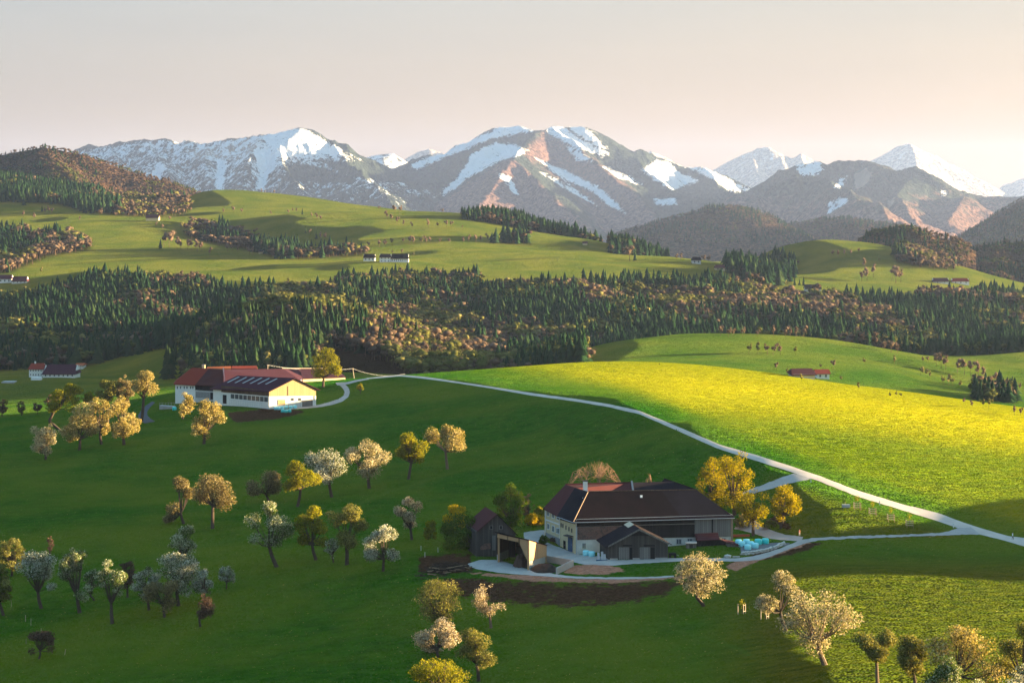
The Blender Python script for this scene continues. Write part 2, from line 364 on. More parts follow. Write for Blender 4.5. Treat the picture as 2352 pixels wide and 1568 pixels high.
paint(SOIL, [(985, 1340), (1020, 1322), (1100, 1322), (1250, 1334), (1400, 1336), (1545, 1326), (1640, 1318), (1650, 1328), (1570, 1350), (1500, 1380), (1380, 1395), (1240, 1398), (1130, 1386), (1040, 1368)], 18, .72)
paint(SOIL, [(1660, 1300), (1740, 1268), (1850, 1243), (1895, 1246), (1840, 1268), (1740, 1290)], 7, .9)
paint(SOIL, [(960, 1275), (1085, 1270), (1085, 1315), (960, 1318)], 10, .85)
paint(SOIL, [(520, 948), (640, 935), (705, 945), (640, 962), (540, 970)], 5)
paint(SOIL, [(1760, 1192), (1790, 1180), (1822, 1213), (1808, 1217)], 4, .9)
paint(GRAV, [(1060, 1312), (1160, 1316), (1330, 1326), (1545, 1324), (1600, 1318), (1600, 1328), (1400, 1339), (1250, 1336), (1100, 1322)], 5, .8)
paint(GRAV, [(1292, 1316), (1305, 1298), (1370, 1292), (1420, 1300), (1440, 1310), (1380, 1322)], 6, .8)
paint(GRAV, [(1660, 1302), (1690, 1288), (1720, 1283), (1860, 1240), (1870, 1246), (1740, 1290), (1690, 1312)], 4, .75)

def finish_ground():
    """after the woods are known"""
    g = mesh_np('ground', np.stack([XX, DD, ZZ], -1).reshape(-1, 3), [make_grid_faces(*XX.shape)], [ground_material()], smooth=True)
    g['kind'] = 'structure'
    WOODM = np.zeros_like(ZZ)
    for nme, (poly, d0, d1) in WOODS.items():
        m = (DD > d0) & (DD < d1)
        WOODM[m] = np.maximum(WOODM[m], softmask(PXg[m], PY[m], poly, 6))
    TRAIL = np.zeros_like(ZZ); pw = (PXg[nearm], PY[nearm])
    for ln, w in (([(0, 1405), (200, 1330), (380, 1270), (560, 1232), (760, 1180), (900, 1128), (1030, 1088), (1170, 1052)], 7), ([(1100, 1590), (1200, 1500), (1330, 1432), (1420, 1398)], 9), ([(1080, 1590), (1170, 1505), (1300, 1440), (1390, 1402)], 5), ([(330, 985), (430, 982), (520, 968)], 5), ([(1500, 1430), (1700, 1490), (1820, 1568)], 6)):
        TRAIL[nearm] = np.maximum(TRAIL[nearm], band(*pw, ln, w))
    for n_, a_ in (('dim_olive', DIM_OLIVE), ('trail', TRAIL), ('yellow', YELLOW), ('pasture', PAST), ('soil', SOIL), ('gravel', GRAV), ('wood', WOODM)): fattr(g, n_, a_.ravel())
    # the valley floor carries on to the horizon
    V = [(-30000, 4300, -200), (30000, 4300, -200), (60000, 60000, -260), (-60000, 60000, -260)]
    p = mesh_np('valley_floor', V, [[(0, 1, 2, 3)]], [simple_mat('valley_floor', (.05, .06, .04), scale=.002)]); p['kind'] = 'structure'
    return g

# ------------------------------------------------------------------ hills and mountains
def mountain_material(name, forest, beech, snow=True, rock=(.22, .17, .14), g=1.0):
    m, nt, out = mat(name); b = NB(nt); pos = b.pos()
    mid = b.noise(.02 / g, 5, .65, pos)
    streak = b.noise(.028 / g, 4, .75, b.map(pos, (1, 1, .12)))
    fine = b.noise(.09 / g, 3, .8, b.map(pos, (1, 1, .45)))
    c = b.mix(b.smooth(b.math('ADD', b.attr('beech'), b.math('MULTIPLY', b.math('SUBTRACT', mid, .5), .9)), .35, .65), forest, beech)
    c = b.mix(b.smooth(fine, .36, .66), b.mix(1.0, c, (.30, .32, .36), 'MULTIPLY'), b.mix(1.0, c, (1.75, 1.65, 1.55), 'MULTIPLY'))
    if snow:
        c = b.mix(b.smooth(b.math('ADD', b.attr('rock'), b.math('MULTIPLY', b.math('SUBTRACT', streak, .5), 1.2)), .45, .6), c, rock)
        sn = b.attr('snow'); brk = b.math('ADD', b.math('MULTIPLY', b.math('SUBTRACT', streak, .5), 2.4), b.math('MULTIPLY', b.math('SUBTRACT', fine, .5), 2.2))
        s_ = b.math('ADD', sn, b.math('MULTIPLY', brk, b.math('MULTIPLY', sn, 2.6, True)))
        c = b.mix(b.smooth(s_, .42, .62), c, (.70, .70, .72))
    p = b.n('ShaderNodeBsdfDiffuse'); b.set(p.inputs[0], c)
    bp = b.n('ShaderNodeBump'); bp.inputs['Strength'].default_value = 1.0; bp.inputs['Distance'].default_value = 14.0 * g
    b.set(bp.inputs['Height'], b.math('ADD', fine, b.math('MULTIPLY', mid, 1.2))); nt.links.new(bp.outputs[0], p.inputs['Normal'])
    nt.links.new(p.outputs[0], out.inputs[0])
    return m

def ridge_hill(name, ridges, px0, px1, d0, d1, k, base, material, amp=18, scl=260, seed=0, dpx=3.0, nrow=150, rnd=0.0, attrs=None, far=1.0):
    q_ = far      # stretches the surveyed distances (and with them the sizes) of the far ranges
    if q_ != 1.0: ridges = [[(a, b, c * q_) for a, b, c in r] for r in ridges]; d0 *= q_; d1 *= q_; amp *= q_; scl *= q_; base *= q_
    us = (np.arange(px0, px1 + dpx, dpx) - CX) / F
    ds = np.linspace(d0, d1, nrow)
    U_, D_ = np.meshgrid(us, ds); X_ = U_ * D_
    wx = X_ + (fbm(X_ / (300 * q_) + seed, D_ / (300 * q_), 3) - .5) * 160 * q_; wy = D_ + (fbm(X_ / (300 * q_) + 40, D_ / (300 * q_) + seed, 3) - .5) * 160 * q_
    Z_ = np.full(X_.shape, -1e4)
    for r in ridges:
        kk = k
        if isinstance(r, tuple): r, kk = r
        q = [pt(*p) for p in r]
        for a, b_ in zip(q[:-1], q[1:]):
            dx, dy = b_.x - a.x, b_.y - a.y; L = dx * dx + dy * dy
            # distances use warped coordinates away from the crest only
            t0 = np.clip(((X_ - a.x) * dx + (D_ - a.y) * dy) / L, 0, 1); dist0 = np.hypot(X_ - a.x - t0 * dx, D_ - a.y - t0 * dy)
            w = np.clip(dist0 / (120 * q_), 0, 1); ex = X_ + (wx - X_) * w; ey = D_ + (wy - D_) * w
            t = np.clip(((ex - a.x) * dx + (ey - a.y) * dy) / L, 0, 1); dist = np.hypot(ex - a.x - t * dx, ey - a.y - t * dy)
            fall = kk * dist if rnd == 0 else kk * dist * dist / (dist + rnd)
            Z_ = np.maximum(Z_, a.z + t * (b_.z - a.z) - fall)
    rg = (ridged(X_ / scl + seed, D_ / scl, 5) - .45) * amp
    zmax = max(pt(*p).z for r in ridges for p in (r[0] if isinstance(r, tuple) else r))
    Z_ = Z_ + rg * np.clip((zmax + 15 * q_ - Z_) / (70 * q_), .12, 1)
    Z_ = np.maximum(Z_, base)
    PXm, PYm = CX + U_ * F, HY - Z_ / D_ * F
    o = mesh_np(name, np.stack([X_, D_, Z_], -1).reshape(-1, 3), [make_grid_faces(*X_.shape)], [material], smooth=True)
    o['kind'] = 'structure'
    for nme, fn in (attrs or {}).items(): fattr(o, nme, np.clip(fn(PXm, PYm, X_, D_, Z_), 0, 1).ravel())
    return o, (us, ds, Z_)

def polys(px, py, L, soft=6):
    s_ = np.zeros(px.shape)
    for p in L: s_ = np.maximum(s_, softmask(px, py, p, soft))
    return s_

M_alp = mountain_material('snowy_mountain', (.028, .040, .036), (.125, .078, .070), g=1.9)
M_far = mountain_material('far_alps', (.36, .32, .29), (.36, .32, .29), g=4)  # warm evening glow put into the base colour
M_hill = mountain_material('wooded_hill', (.022, .028, .014), (.075, .045, .030), False)

# the long snowy ridge
snL = [[(606, 313), (640, 303), (700, 297), (735, 315), (785, 345), (770, 356), (730, 352), (690, 358), (640, 356), (622, 340)], [(585, 345), (622, 345), (640, 375), (618, 400), (606, 440), (585, 440), (596, 395)], [(500, 370), (520, 368), (510, 445), (495, 445)], [(360, 375), (378, 380), (365, 420), (352, 410)], [(690, 372), (740, 375), (800, 400), (868, 412), (845, 420), (770, 398)]]
def snowL(px, py, x, y, z): return .42 + .22 * np.clip((390 - py) / 90, -1, 1) + .55 * polys(px, py, snL, 5) - .5 * np.clip((px - 640) / 60, 0, 1) * np.clip((py - 365) / 20, 0, 1) * np.clip((420 - py) / 10, 0, 1) - .45 * np.clip(1 - (py - np.interp(px, [165, 330, 540, 640, 690, 960], [345, 320, 318, 301, 291, 430])) / 7, 0, 1)
ridge_hill('snowy_mountain', [[(60, 372, 7700), (120, 353, 7600), (165, 346, 7500), (240, 332, 7400), (330, 321, 7300), (370, 325, 7250), (400, 333, 7200), (480, 328, 7100), (540, 318, 7000), (600, 305, 6950), (640, 301, 6930), (690, 291, 6900), (720, 296, 6900), (760, 318, 6900), (810, 352, 6900), (860, 378, 6900), (900, 398, 6900), (1000, 440, 6900)],
    [(240, 332, 7400), (270, 370, 7050), (300, 420, 6700)], [(330, 321, 7300), (370, 370, 6950), (400, 430, 6600)], [(480, 328, 7100), (470, 380, 6800), (490, 440, 6450)], [(600, 305, 6950), (575, 350, 6720), (560, 440, 6350)], [(640, 302, 6930), (650, 380, 6600), (700, 455, 6200)], [(760, 318, 6900), (800, 385, 6600), (860, 420, 6300), (900, 470, 6000)]],
    0, 1060, 5900, 8300, .62, -120, M_alp, 46, 210, 3.3, 2.6, 190, far=1.9, attrs={'snow': snowL, 'beech': lambda px, py, x, y, z: .18 + .3 * np.clip((330 - px) / 120, 0, 1) * np.clip((py - 350) / 40, 0, 1), 'rock': lambda px, py, x, y, z: .12 + .75 * softmask(px, py, [(420, 345), (480, 332), (600, 308), (610, 330), (560, 372), (440, 372)], 14)})
# the double-topped mountain
snC = [[(1008, 447), (1040, 420), (1066, 385), (1083, 354), (1136, 329), (1185, 333), (1215, 348), (1180, 360), (1150, 368), (1110, 388), (1076, 408), (1045, 432), (1020, 448)],
       [(940, 380), (1020, 346), (1090, 318), (1150, 294), (1195, 288), (1225, 297), (1185, 305), (1130, 318), (1075, 340), (1020, 362), (960, 388)],
       [(1251, 294), (1290, 290), (1335, 322), (1400, 352), (1385, 360), (1318, 338), (1275, 312)], [(1310, 294), (1340, 292), (1400, 345), (1370, 335)],
       [(1292, 328), (1330, 350), (1362, 370), (1325, 367)], [(1228, 362), (1300, 393), (1372, 428), (1420, 470), (1440, 492), (1405, 475), (1360, 440), (1290, 408)], [(1240, 395), (1310, 428), (1370, 472), (1310, 440)],
       [(1386, 384), (1430, 400), (1475, 424), (1420, 408)], [(1472, 392), (1510, 368), (1535, 374), (1565, 398), (1605, 416), (1545, 436), (1505, 412)], [(1560, 378), (1620, 384), (1690, 420), (1725, 438), (1680, 440), (1620, 402)],
       [(846, 449), (880, 432), (917, 445), (912, 470), (880, 485), (850, 470)], [(1500, 458), (1550, 456), (1555, 470), (1510, 470)], [(1142, 398), (1172, 406), (1190, 448), (1176, 440)], [(1720, 452), (1755, 440), (1762, 478), (1730, 468)]]
def beechC(px, py, x, y, z):
    return .1 + .85 * np.maximum(softmask(px, py, [(1175, 362), (1300, 480), (1400, 560), (900, 560), (1000, 470), (1080, 420)], 16), .85 * softmask(px, py, [(1250, 300), (1340, 350), (1450, 430), (1540, 540), (1420, 570), (1300, 430), (1200, 350)], 22))
def snowC(px, py, x, y, z): return .06 + .95 * polys(px, py, snC, 5) + .22 * np.clip((335 - py) / 40, 0, 1)
ridge_hill('double_mountain', [[(880, 420, 8300), (940, 377, 8200), (1000, 351, 8000), (1060, 326, 7900), (1100, 311, 7900), (1150, 293, 7800), (1190, 288, 7800), (1215, 296, 7700), (1250, 298, 7700), (1270, 291, 7800), (1310, 293, 7800), (1335, 290, 7800), (1370, 305, 7800), (1420, 335, 7700), (1450, 350, 7700), (1500, 353, 7900), (1550, 372, 7900), (1590, 380, 7900), (1620, 378, 7900), (1680, 408, 7900), (1740, 440, 7800), (1800, 470, 7800)],
    [(1240, 298, 7700), (1215, 325, 7350), (1180, 365, 6950), (1120, 440, 6300), (1080, 520, 5800)], [(1180, 365, 6950), (1270, 450, 6350), (1360, 530, 5800)], [(1150, 293, 7800), (1090, 345, 7500), (1020, 400, 7200), (960, 450, 6900)],
    [(1270, 293, 7750), (1340, 350, 7300), (1430, 420, 6900), (1500, 490, 6500), (1540, 560, 6100)], [(1450, 350, 7700), (1490, 400, 7400), (1560, 440, 7100), (1640, 470, 6700)], [(1620, 378, 7900), (1650, 420, 7500), (1720, 470, 7100)], [(1000, 351, 8000), (920, 420, 7500), (850, 460, 7100)]],
    780, 1860, 5600, 9000, .58, -120, M_alp, 52, 240, 8.1, 2.6, 200, far=1.9, attrs={'snow': snowC, 'beech': beechC, 'rock': lambda px, py, x, y, z: 0 * z})
snR = [[(1826, 378), (1880, 372), (1895, 395), (1860, 402), (1835, 398)], [(1925, 415), (1945, 405), (1935, 430), (1915, 432)], [(2163, 440), (2177, 440), (2176, 448), (2163, 448)], [(1905, 465), (1940, 452), (1950, 466), (1900, 490)]]
ridge_hill('craggy_mountain', [[(1640, 480, 7000), (1739, 438, 7000), (1775, 417, 7000), (1807, 392, 7000), (1839, 372, 7000), (1882, 367, 7000), (1900, 374, 7000), (1918, 367, 7000), (1986, 367, 6950), (2004, 381, 6900), (2036, 399, 6900), (2061, 399, 6900), (2100, 392, 6850), (2133, 399, 6800), (2190, 428, 6800), (2226, 442, 6800), (2297, 453, 6800), (2352, 460, 6800), (2480, 470, 6800)],
    [(1790, 440, 6500), (1832, 411, 6300), (1880, 412, 6300), (1950, 440, 6000), (2040, 490, 5500), (2080, 530, 5200)], [(1775, 440, 6500), (1700, 500, 5800)], [(2100, 392, 6850), (2060, 450, 6400), (2110, 520, 5700)], [(2226, 442, 6800), (2180, 500, 6000)]],
    1600, 2500, 5000, 8000, .62, -120, M_alp, 48, 210, 1.7, 2.8, 180, far=1.9, attrs={'snow': lambda px, py, x, y, z: .08 + .75 * polys(px, py, snR, 4) + .15 * np.clip((400 - py) / 30, 0, 1), 'beech': lambda px, py, x, y, z: .35 + .3 * np.clip((py - 440) / 60, 0, 1), 'rock': lambda px, py, x, y, z: .1 + .7 * polys(px, py, [[(1960, 400), (1990, 385), (2010, 400), (1985, 430), (1965, 440)], [(2038, 460), (2055, 455), (2050, 476), (2038, 476)]], 6)})
ridge_hill('snowy_knoll', [[(800, 400, 9600), (836, 364, 9500), (875, 355, 9500), (904, 352, 9500), (936, 372, 9500), (970, 400, 9500)]], 780, 1000, 9000, 10400, .6, -120, M_alp, 20, 200, 5, 2.6, 60, far=1.9, attrs={'snow': lambda px, py, x, y, z: .62 + 0 * z, 'beech': lambda px, py, x, y, z: 0 * z, 'rock': lambda px, py, x, y, z: 0 * z})
one = lambda v: (lambda px, py, x, y, z: v + 0 * z)
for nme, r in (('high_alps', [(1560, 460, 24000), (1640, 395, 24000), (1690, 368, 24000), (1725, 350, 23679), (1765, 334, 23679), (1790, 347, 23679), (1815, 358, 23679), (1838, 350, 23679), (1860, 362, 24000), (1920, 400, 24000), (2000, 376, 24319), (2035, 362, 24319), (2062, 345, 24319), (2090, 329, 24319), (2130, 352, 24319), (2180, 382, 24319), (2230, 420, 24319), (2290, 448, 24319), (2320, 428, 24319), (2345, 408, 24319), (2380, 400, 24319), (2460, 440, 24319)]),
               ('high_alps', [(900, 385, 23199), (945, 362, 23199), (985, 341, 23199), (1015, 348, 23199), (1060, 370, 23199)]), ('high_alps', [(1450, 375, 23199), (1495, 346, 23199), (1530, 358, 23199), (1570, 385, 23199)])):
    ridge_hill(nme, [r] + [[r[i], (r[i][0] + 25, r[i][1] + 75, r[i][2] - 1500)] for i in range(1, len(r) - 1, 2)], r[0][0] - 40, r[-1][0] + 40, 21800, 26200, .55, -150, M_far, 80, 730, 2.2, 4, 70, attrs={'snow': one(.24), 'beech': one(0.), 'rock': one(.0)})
# ------------------------------------------------------------------ building kit
class PB:
    def __init__(s): s.V = []; s.Fc = []
    def face(s, *pts):
        c = len(s.V); s.V += [tuple(p) for p in pts]; s.Fc.append(tuple(range(c, c + len(pts)))); return s
    def prism(s, pts, vec):
        """polygon swept by vec, closed"""
        n = len(pts); c = len(s.V); v = Vector(vec)
        s.V += [tuple(Vector(p)) for p in pts] + [tuple(Vector(p) + v) for p in pts]
        s.Fc.append(tuple(range(c, c + n))[::-1]); s.Fc.append(tuple(range(c + n, c + 2 * n)))
        for i in range(n): j = (i + 1) % n; s.Fc.append((c + i, c + j, c + n + j, c + n + i))
        return s
    def box(s, c, sx, sy, sz, rz=0):
        """c = centre of the base"""
        ca, sa = math.cos(rz), math.sin(rz); q = []
        for x, y in ((-1, -1), (1, -1), (1, 1), (-1, 1)): q.append((c[0] + x * sx / 2 * ca - y * sy / 2 * sa, c[1] + x * sx / 2 * sa + y * sy / 2 * ca, c[2]))
        return s.prism(q, (0, 0, sz))
    def tube(s, a, b, r0, r1=None, n=6):
        a, b = Vector(a), Vector(b); r1 = r0 if r1 is None else r1
        w = (b - a); w = w.normalized() if w.length > 1e-6 else Vector((0, 0, 1)); u = w.orthogonal().normalized(); v = w.cross(u)
        c = len(s.V)
        for p, r in ((a, r0), (b, r1)):
            for i in range(n): t = 2 * math.pi * i / n; s.V.append(tuple(p + (u * math.cos(t) + v * math.sin(t)) * r))
        for i in range(n): j = (i + 1) % n; s.Fc.append((c + i, c + j, c + n + j, c + n + i))
        s.Fc.append(tuple(range(c, c + n))[::-1]); s.Fc.append(tuple(range(c + n, c + 2 * n)))
        return s
    def path(s, pts, radii, n=6):
        for a, b, r0, r1 in zip(pts[:-1], pts[1:], radii[:-1], radii[1:]): s.tube(a, b, r0, r1, n)
        return s
    def lathe(s, c, prof, n=14, axis=None):
        """prof: (radius, height) pairs about z (or an axis vector)"""
        k = len(s.V); ax = Vector(axis).normalized() if axis else Vector((0, 0, 1)); u = ax.orthogonal().normalized(); v = ax.cross(u); c = Vector(c)
        for r, h in prof:
            for i in range(n): t = 2 * math.pi * i / n; s.V.append(tuple(c + ax * h + (u * math.cos(t) + v * math.sin(t)) * r))
        for a in range(len(prof) - 1):
            for i in range(n): j = (i + 1) % n; s.Fc.append((k + a * n + i, k + a * n + j, k + (a + 1) * n + j, k + (a + 1) * n + i))
        s.Fc.append(tuple(range(k, k + n))[::-1]); s.Fc.append(tuple(range(k + (len(prof) - 1) * n, k + len(prof) * n)))
        return s
    def build(s, name, m, parent=None, smooth=False):
        if not s.V: return None
        org = Vector((0, 0, 0)) if parent is None else parent_origin(parent)
        me = bpy.data.meshes.new(name); me.from_pydata([(x - org.x, y - org.y, z - org.z) for x, y, z in s.V], [], s.Fc)
        bm = bmesh.new(); bm.from_mesh(me); bmesh.ops.recalc_face_normals(bm, faces=bm.faces); bm.to_mesh(me); bm.free()
        if smooth: me.polygons.foreach_set('use_smooth', [True] * len(me.polygons))
        me.materials.append(m); me.update()
        return link(name, me, parent)
def parent_origin(o):
    p = Vector((0, 0, 0))
    while o is not None: p += o.location; o = o.parent
    return p
class Facade:
    """a vertical wall through P0-P1; f(px, py, off) is the point of the wall seen at that picture spot, off metres proud"""
    def __init__(s, P0, P1):
        s.p, s.q = Vector((P0[0], P0[1])), Vector((P1[0], P1[1])); e = (s.q - s.p).normalized(); s.n = Vector((e.y, -e.x))
        if s.n.dot(-s.p) < 0: s.n = -s.n
        s.e = e
    def __call__(s, px, py, off=0.0):
        u = (px - CX) / F; e = s.q - s.p
        t = (u * s.p.y - s.p.x) / (e.x - u * e.y); d = s.p.y + t * e.y
        return Vector((s.p.x + t * e.x + s.n.x * off, d + s.n.y * off, (HY - py) / F * d))
    def panel(s, b, quad, off=.06, thick=.05):
        """quad: picture corners, swept outwards"""
        return b.prism([s(x, y, off) for x, y in quad], Vector((s.n.x, s.n.y, 0)) * thick)
    def rect(s, b, x0, y0, x1, y1, off=.06, thick=.05, skew=0.0):
        return s.panel(b, [(x0, y1), (x1, y1 + skew), (x1, y0 + skew), (x0, y0)], off, thick)
def window(F_, x0, y0, x1, y1, parent, fm, pm, skew=0.0, fr=.16, bar=True, off=.05):
    f = PB(); F_.rect(f, x0, y0, x1, y1, off, .05, skew)
    o = f.build('window', fm, parent)
    dx, dy = (x1 - x0) * fr, (y1 - y0) * fr * .6
    p = PB()
    if bar and (x1 - x0) > 3:
        xm = (x0 + x1) / 2; g = dx * .3; sm = skew * .5
        F_.rect(p, x0 + dx, y0 + dy, xm - g, y1 - dy, off + .051, .012, skew * .4); 
        F_.rect(p, xm + g, y0 + dy + sm, x1 - dx, y1 - dy + sm, off + .051, .012, skew * .4)
    else: F_.rect(p, x0 + dx, y0 + dy, x1 - dx, y1 - dy, off + .051, .012, skew * .8)
    p.build('pane', pm, o)
    return o
def slab(pb, pts, t=.22): return pb.prism(pts, (0, 0, -t))

def board_mat(name, col, w=3.2, var=.35, rough=.85):
    """vertical boards"""
    m, nt, out = mat(name); b = NB(nt); p = b.n('ShaderNodeBsdfPrincipled')
    co = b.n('ShaderNodeTexCoord').outputs['Object']
    sx = b.n('ShaderNodeSeparateXYZ'); nt.links.new(co, sx.inputs[0])
    u = b.math('ADD', b.math('MULTIPLY', sx.outputs[0], w), b.math('MULTIPLY', sx.outputs[1], w * .83))
    cell = b.math('FLOOR', u)
    wn_ = b.n('ShaderNodeTexWhiteNoise', noise_dimensions='1D'); nt.links.new(cell, wn_.inputs['W'])
    stain = b.noise(.8, 5, .7, b.map(co, (2.2, 2.2, .35)))
    f = b.math('ADD', b.math('MULTIPLY', wn_.outputs[0], .55), b.math('MULTIPLY', stain, .55))
    c = b.mix(f, tuple(q * (1 - var * 1.4) for q in col), tuple(q * (1 + var * 1.4) for q in col))
    gap = b.math('LESS_THAN', b.math('FRACT', u), .10)
    c = b.mix(b.math('MULTIPLY', gap, .75), c, tuple(q * .15 for q in col))
    b.set(p.inputs['Base Color'], c); p.inputs['Roughness'].default_value = rough; p.inputs['Specular IOR Level'].default_value = .2
    nt.links.new(p.outputs[0], out.inputs[0]); return m
def tile_mat(name, col, alt=None, var=.3, rough=.7):
    """roof tiles in courses, mossy and patched"""
    m, nt, out = mat(name); b = NB(nt); p = b.n('ShaderNodeBsdfPrincipled')
    co = b.n('ShaderNodeTexCoord').outputs['Object']
    patch = b.noise(.16, 4, .65, co); fine = b.noise(2.4, 3, .7, b.map(co, (1, 1, 2.2)))
    sx = b.n('ShaderNodeSeparateXYZ'); nt.links.new(co, sx.inputs[0])
    course = b.math('FRACT', b.math('MULTIPLY', sx.outputs[2], 3.4))
    c = b.mix(b.smooth(patch, .35, .65), tuple(q * (1 - var) for q in col), alt or tuple(q * (1 + var) for q in col))
    c = b.mix(b.math('MULTIPLY', fine, .55), c, tuple(q * 1.7 for q in col))
    c = b.mix(b.math('MULTIPLY', b.math('LESS_THAN', course, .22), .35), c, tuple(q * .3 for q in col))
    b.set(p.inputs['Base Color'], c); p.inputs['Roughness'].default_value = .95; p.inputs['Specular IOR Level'].default_value = .08
    nt.links.new(p.outputs[0], out.inputs[0]); return m
def brick_mat(name):
    m, nt, out = mat(name); b = NB(nt); p = b.n('ShaderNodeBsdfPrincipled')
    co = b.n('ShaderNodeTexCoord').outputs['Object']; sx = b.n('ShaderNodeSeparateXYZ'); nt.links.new(co, sx.inputs[0])
    cb = b.n('ShaderNodeCombineXYZ'); nt.links.new(sx.outputs[0], cb.inputs[0]); nt.links.new(sx.outputs[2], cb.inputs[1])
    br = b.n('ShaderNodeTexBrick'); nt.links.new(cb.outputs[0], br.inputs['Vector']); br.inputs['Scale'].default_value = 2.2
    br.inputs['Color1'].default_value = (.16, .05, .032, 1); br.inputs['Color2'].default_value = (.085, .035, .028, 1); br.inputs['Mortar'].default_value = (.20, .16, .14, 1); br.inputs['Mortar Size'].default_value = .03
    c = b.mix(b.smooth(b.noise(.9, 5, .75, co), .42, .7), br.outputs[0], (.055, .040, .036))
    b.set(p.inputs['Base Color'], c); p.inputs['Roughness'].default_value = .9
    nt.links.new(p.outputs[0], out.inputs[0]); return m
M = {
 'plaster': simple_mat('weathered_white_plaster', (.50, .50, .49), .9, .16, .7),
 'white': simple_mat('white_paint', (.74, .73, .70), .8, .06, .8),
 'cream': simple_mat('cream_plaster', (.62, .50, .30), .9, .09, .5),
 'stone': simple_mat('grey_stone', (.26, .25, .25), .9, .3, 2.2),
 'boards_black': board_mat('tarred_boards', (.022, .019, .019), 2.6),
 'boards_grey': board_mat('silvered_boards', (.17, .155, .145), 1.7, .22),
 'boards_dark': board_mat('weathered_dark_boards', (.062, .054, .050), 2.6),
 'boards_tan': board_mat('new_larch_boards', (.46, .27, .14), 1.3, .12),
 'boards_brown': board_mat('brown_boards', (.11, .068, .045), 2.2, .3),
 'boards_gold': board_mat('honey_boards', (.40, .26, .13), 1.6, .12),
 'roof_dark': tile_mat('dark_brown_tiles', (.010, .0065, .0075), (.017, .0075, .0085), .4),
 'roof_black': tile_mat('blackened_tiles', (.013, .010, .014)),
 'roof_red': tile_mat('red_brown_tiles', (.085, .026, .026), (.060, .022, .026)),
 'roof_bright': tile_mat('bright_red_tiles', (.22, .034, .018), (.15, .026, .018)),
 'roof_orange': tile_mat('orange_tiles', (.36, .09, .030), (.28, .07, .028), .15),
 'roof_plum': tile_mat('plum_sheet_roof', (.052, .017, .026), (.042, .015, .024), .15),
 'brick': brick_mat('old_brick'),
 'glass': simple_mat('dark_glass', (.05, .065, .085), .15, .1, .3, .6),
 'dark': simple_mat('dark_opening', (.012, .012, .014), .9, .1),
 'blue': simple_mat('blue_paint', (.030, .075, .15), .6, .15),
 'concrete': simple_mat('pale_concrete', (.36, .34, .32), .9, .16, .5),
 'gravel': simple_mat('yard_gravel', (.34, .31, .29), .95, .2, .28, stretch=(1, 1, 1)),
 'track': simple_mat('pale_track', (.47, .40, .35), .95, .17, .22),
 'asphalt': simple_mat('asphalt', (.060, .064, .072), .9, .12, .5),
 'metal': simple_mat('grey_metal', (.35, .36, .38), .5, .1, 1, .4),
 'wood': simple_mat('bare_wood', (.30, .21, .14), .9, .2, 2),
 'palewood': simple_mat('pale_wood', (.55, .44, .32), .9, .12, 2),
 'post': simple_mat('weathered_post', (.20, .17, .14), .9, .2, 2),
 'wrap': simple_mat('pale_turquoise_film', (.32, .78, .84), .35, .10, 1.2, .5),
 'wrap2': simple_mat('turquoise_film', (.05, .60, .58), .35, .10, 1.2, .5),
 'dung': simple_mat('dung', (.030, .020, .015), .95, .4, 2.5),
 'earth': simple_mat('brown_earth', (.075, .042, .030), .95, .3, 1.5),
 'rock': simple_mat('pale_rock', (.46, .44, .41), .9, .16, 1.5),
}
# ------------------------------------------------------------------ roads and yards, laid on the ground
def resample(pl, n):
    pl = np.array(pl, float); L = np.r_[0, np.cumsum(np.hypot(*np.diff(pl, axis=0).T))]
    # smooth Catmull-like: piecewise cubic through chord length
    t = np.linspace(0, L[-1], n); x = np.interp(t, L, pl[:, 0]); y = np.interp(t, L, pl[:, 1])
    for _ in range(3): x[1:-1] = (x[:-2] + 2 * x[1:-1] + x[2:]) / 4; y[1:-1] = (y[:-2] + 2 * y[1:-1] + y[2:]) / 4
    return np.c_[x, y]
def strip(name, A, B, m, n=120, cross=5, up=.07, rag=.7):
    A, B = resample(A, n), resample(B, n); r = np.random.default_rng(len(A) + int(A[0, 0]))
    G = []
    PA = [hitn(*p) for p in A]; PB_ = [hitn(*p) for p in B]
    for i in range(n):
        a, b = PA[i], PB_[i]
        w = rag * (vnoise(np.array([i * .35]), np.array([3.3]))[0] - .5); v = rag * (vnoise(np.array([i * .35 + 60]), np.array([8.3]))[0] - .5)
        for k in range(cross):
            t = k / (cross - 1); x = a.x + (b.x - a.x) * t; y = a.y + (b.y - a.y) * t
            y += w * (1 - t) + v * t
            edge = 1 - abs(2 * t - 1)
            G.append((x, y, float(zat(x, y)) + up * (.5 + .5 * min(1, edge * 3))))
    o = mesh_np(name, np.array(G), [make_grid_faces(n, cross)], [m], smooth=True); o['kind'] = 'structure'; return o
up_e = [(842, 868), (880, 864), (918, 860.6), (975.6, 865), (1047, 875.6), (1136.7, 889), (1226, 903), (1315.7, 915), (1400, 928), (1470, 943.5), (1560, 981), (1650, 1019.5), (1735, 1044), (1810, 1068), (1879.6, 1091.7), (1977, 1128.8), (2075, 1158), (2157.8, 1179), (2210, 1198.4), (2256, 1213), (2315, 1230.4), (2360, 1236), (2480, 1252), (2700, 1290), (3000, 1350)]
lo_e = [(842, 870.5), (880, 867.5), (918, 864), (975.6, 869.8), (1047, 879.4), (1136.7, 893.4), (1226, 909), (1315.7, 920.6), (1400, 935), (1470, 951.5), (1560, 990.5), (1650, 1031), (1733, 1056.5), (1800, 1078), (1879.6, 1104.3), (1977, 1142.4), (2075, 1172), (2143.6, 1193), (2195, 1210.5), (2252, 1227), (2315, 1243), (2360, 1257), (2480, 1276), (2700, 1318), (3000, 1384)]
strip('farm_track', up_e, lo_e, M['track'], 420, 5)
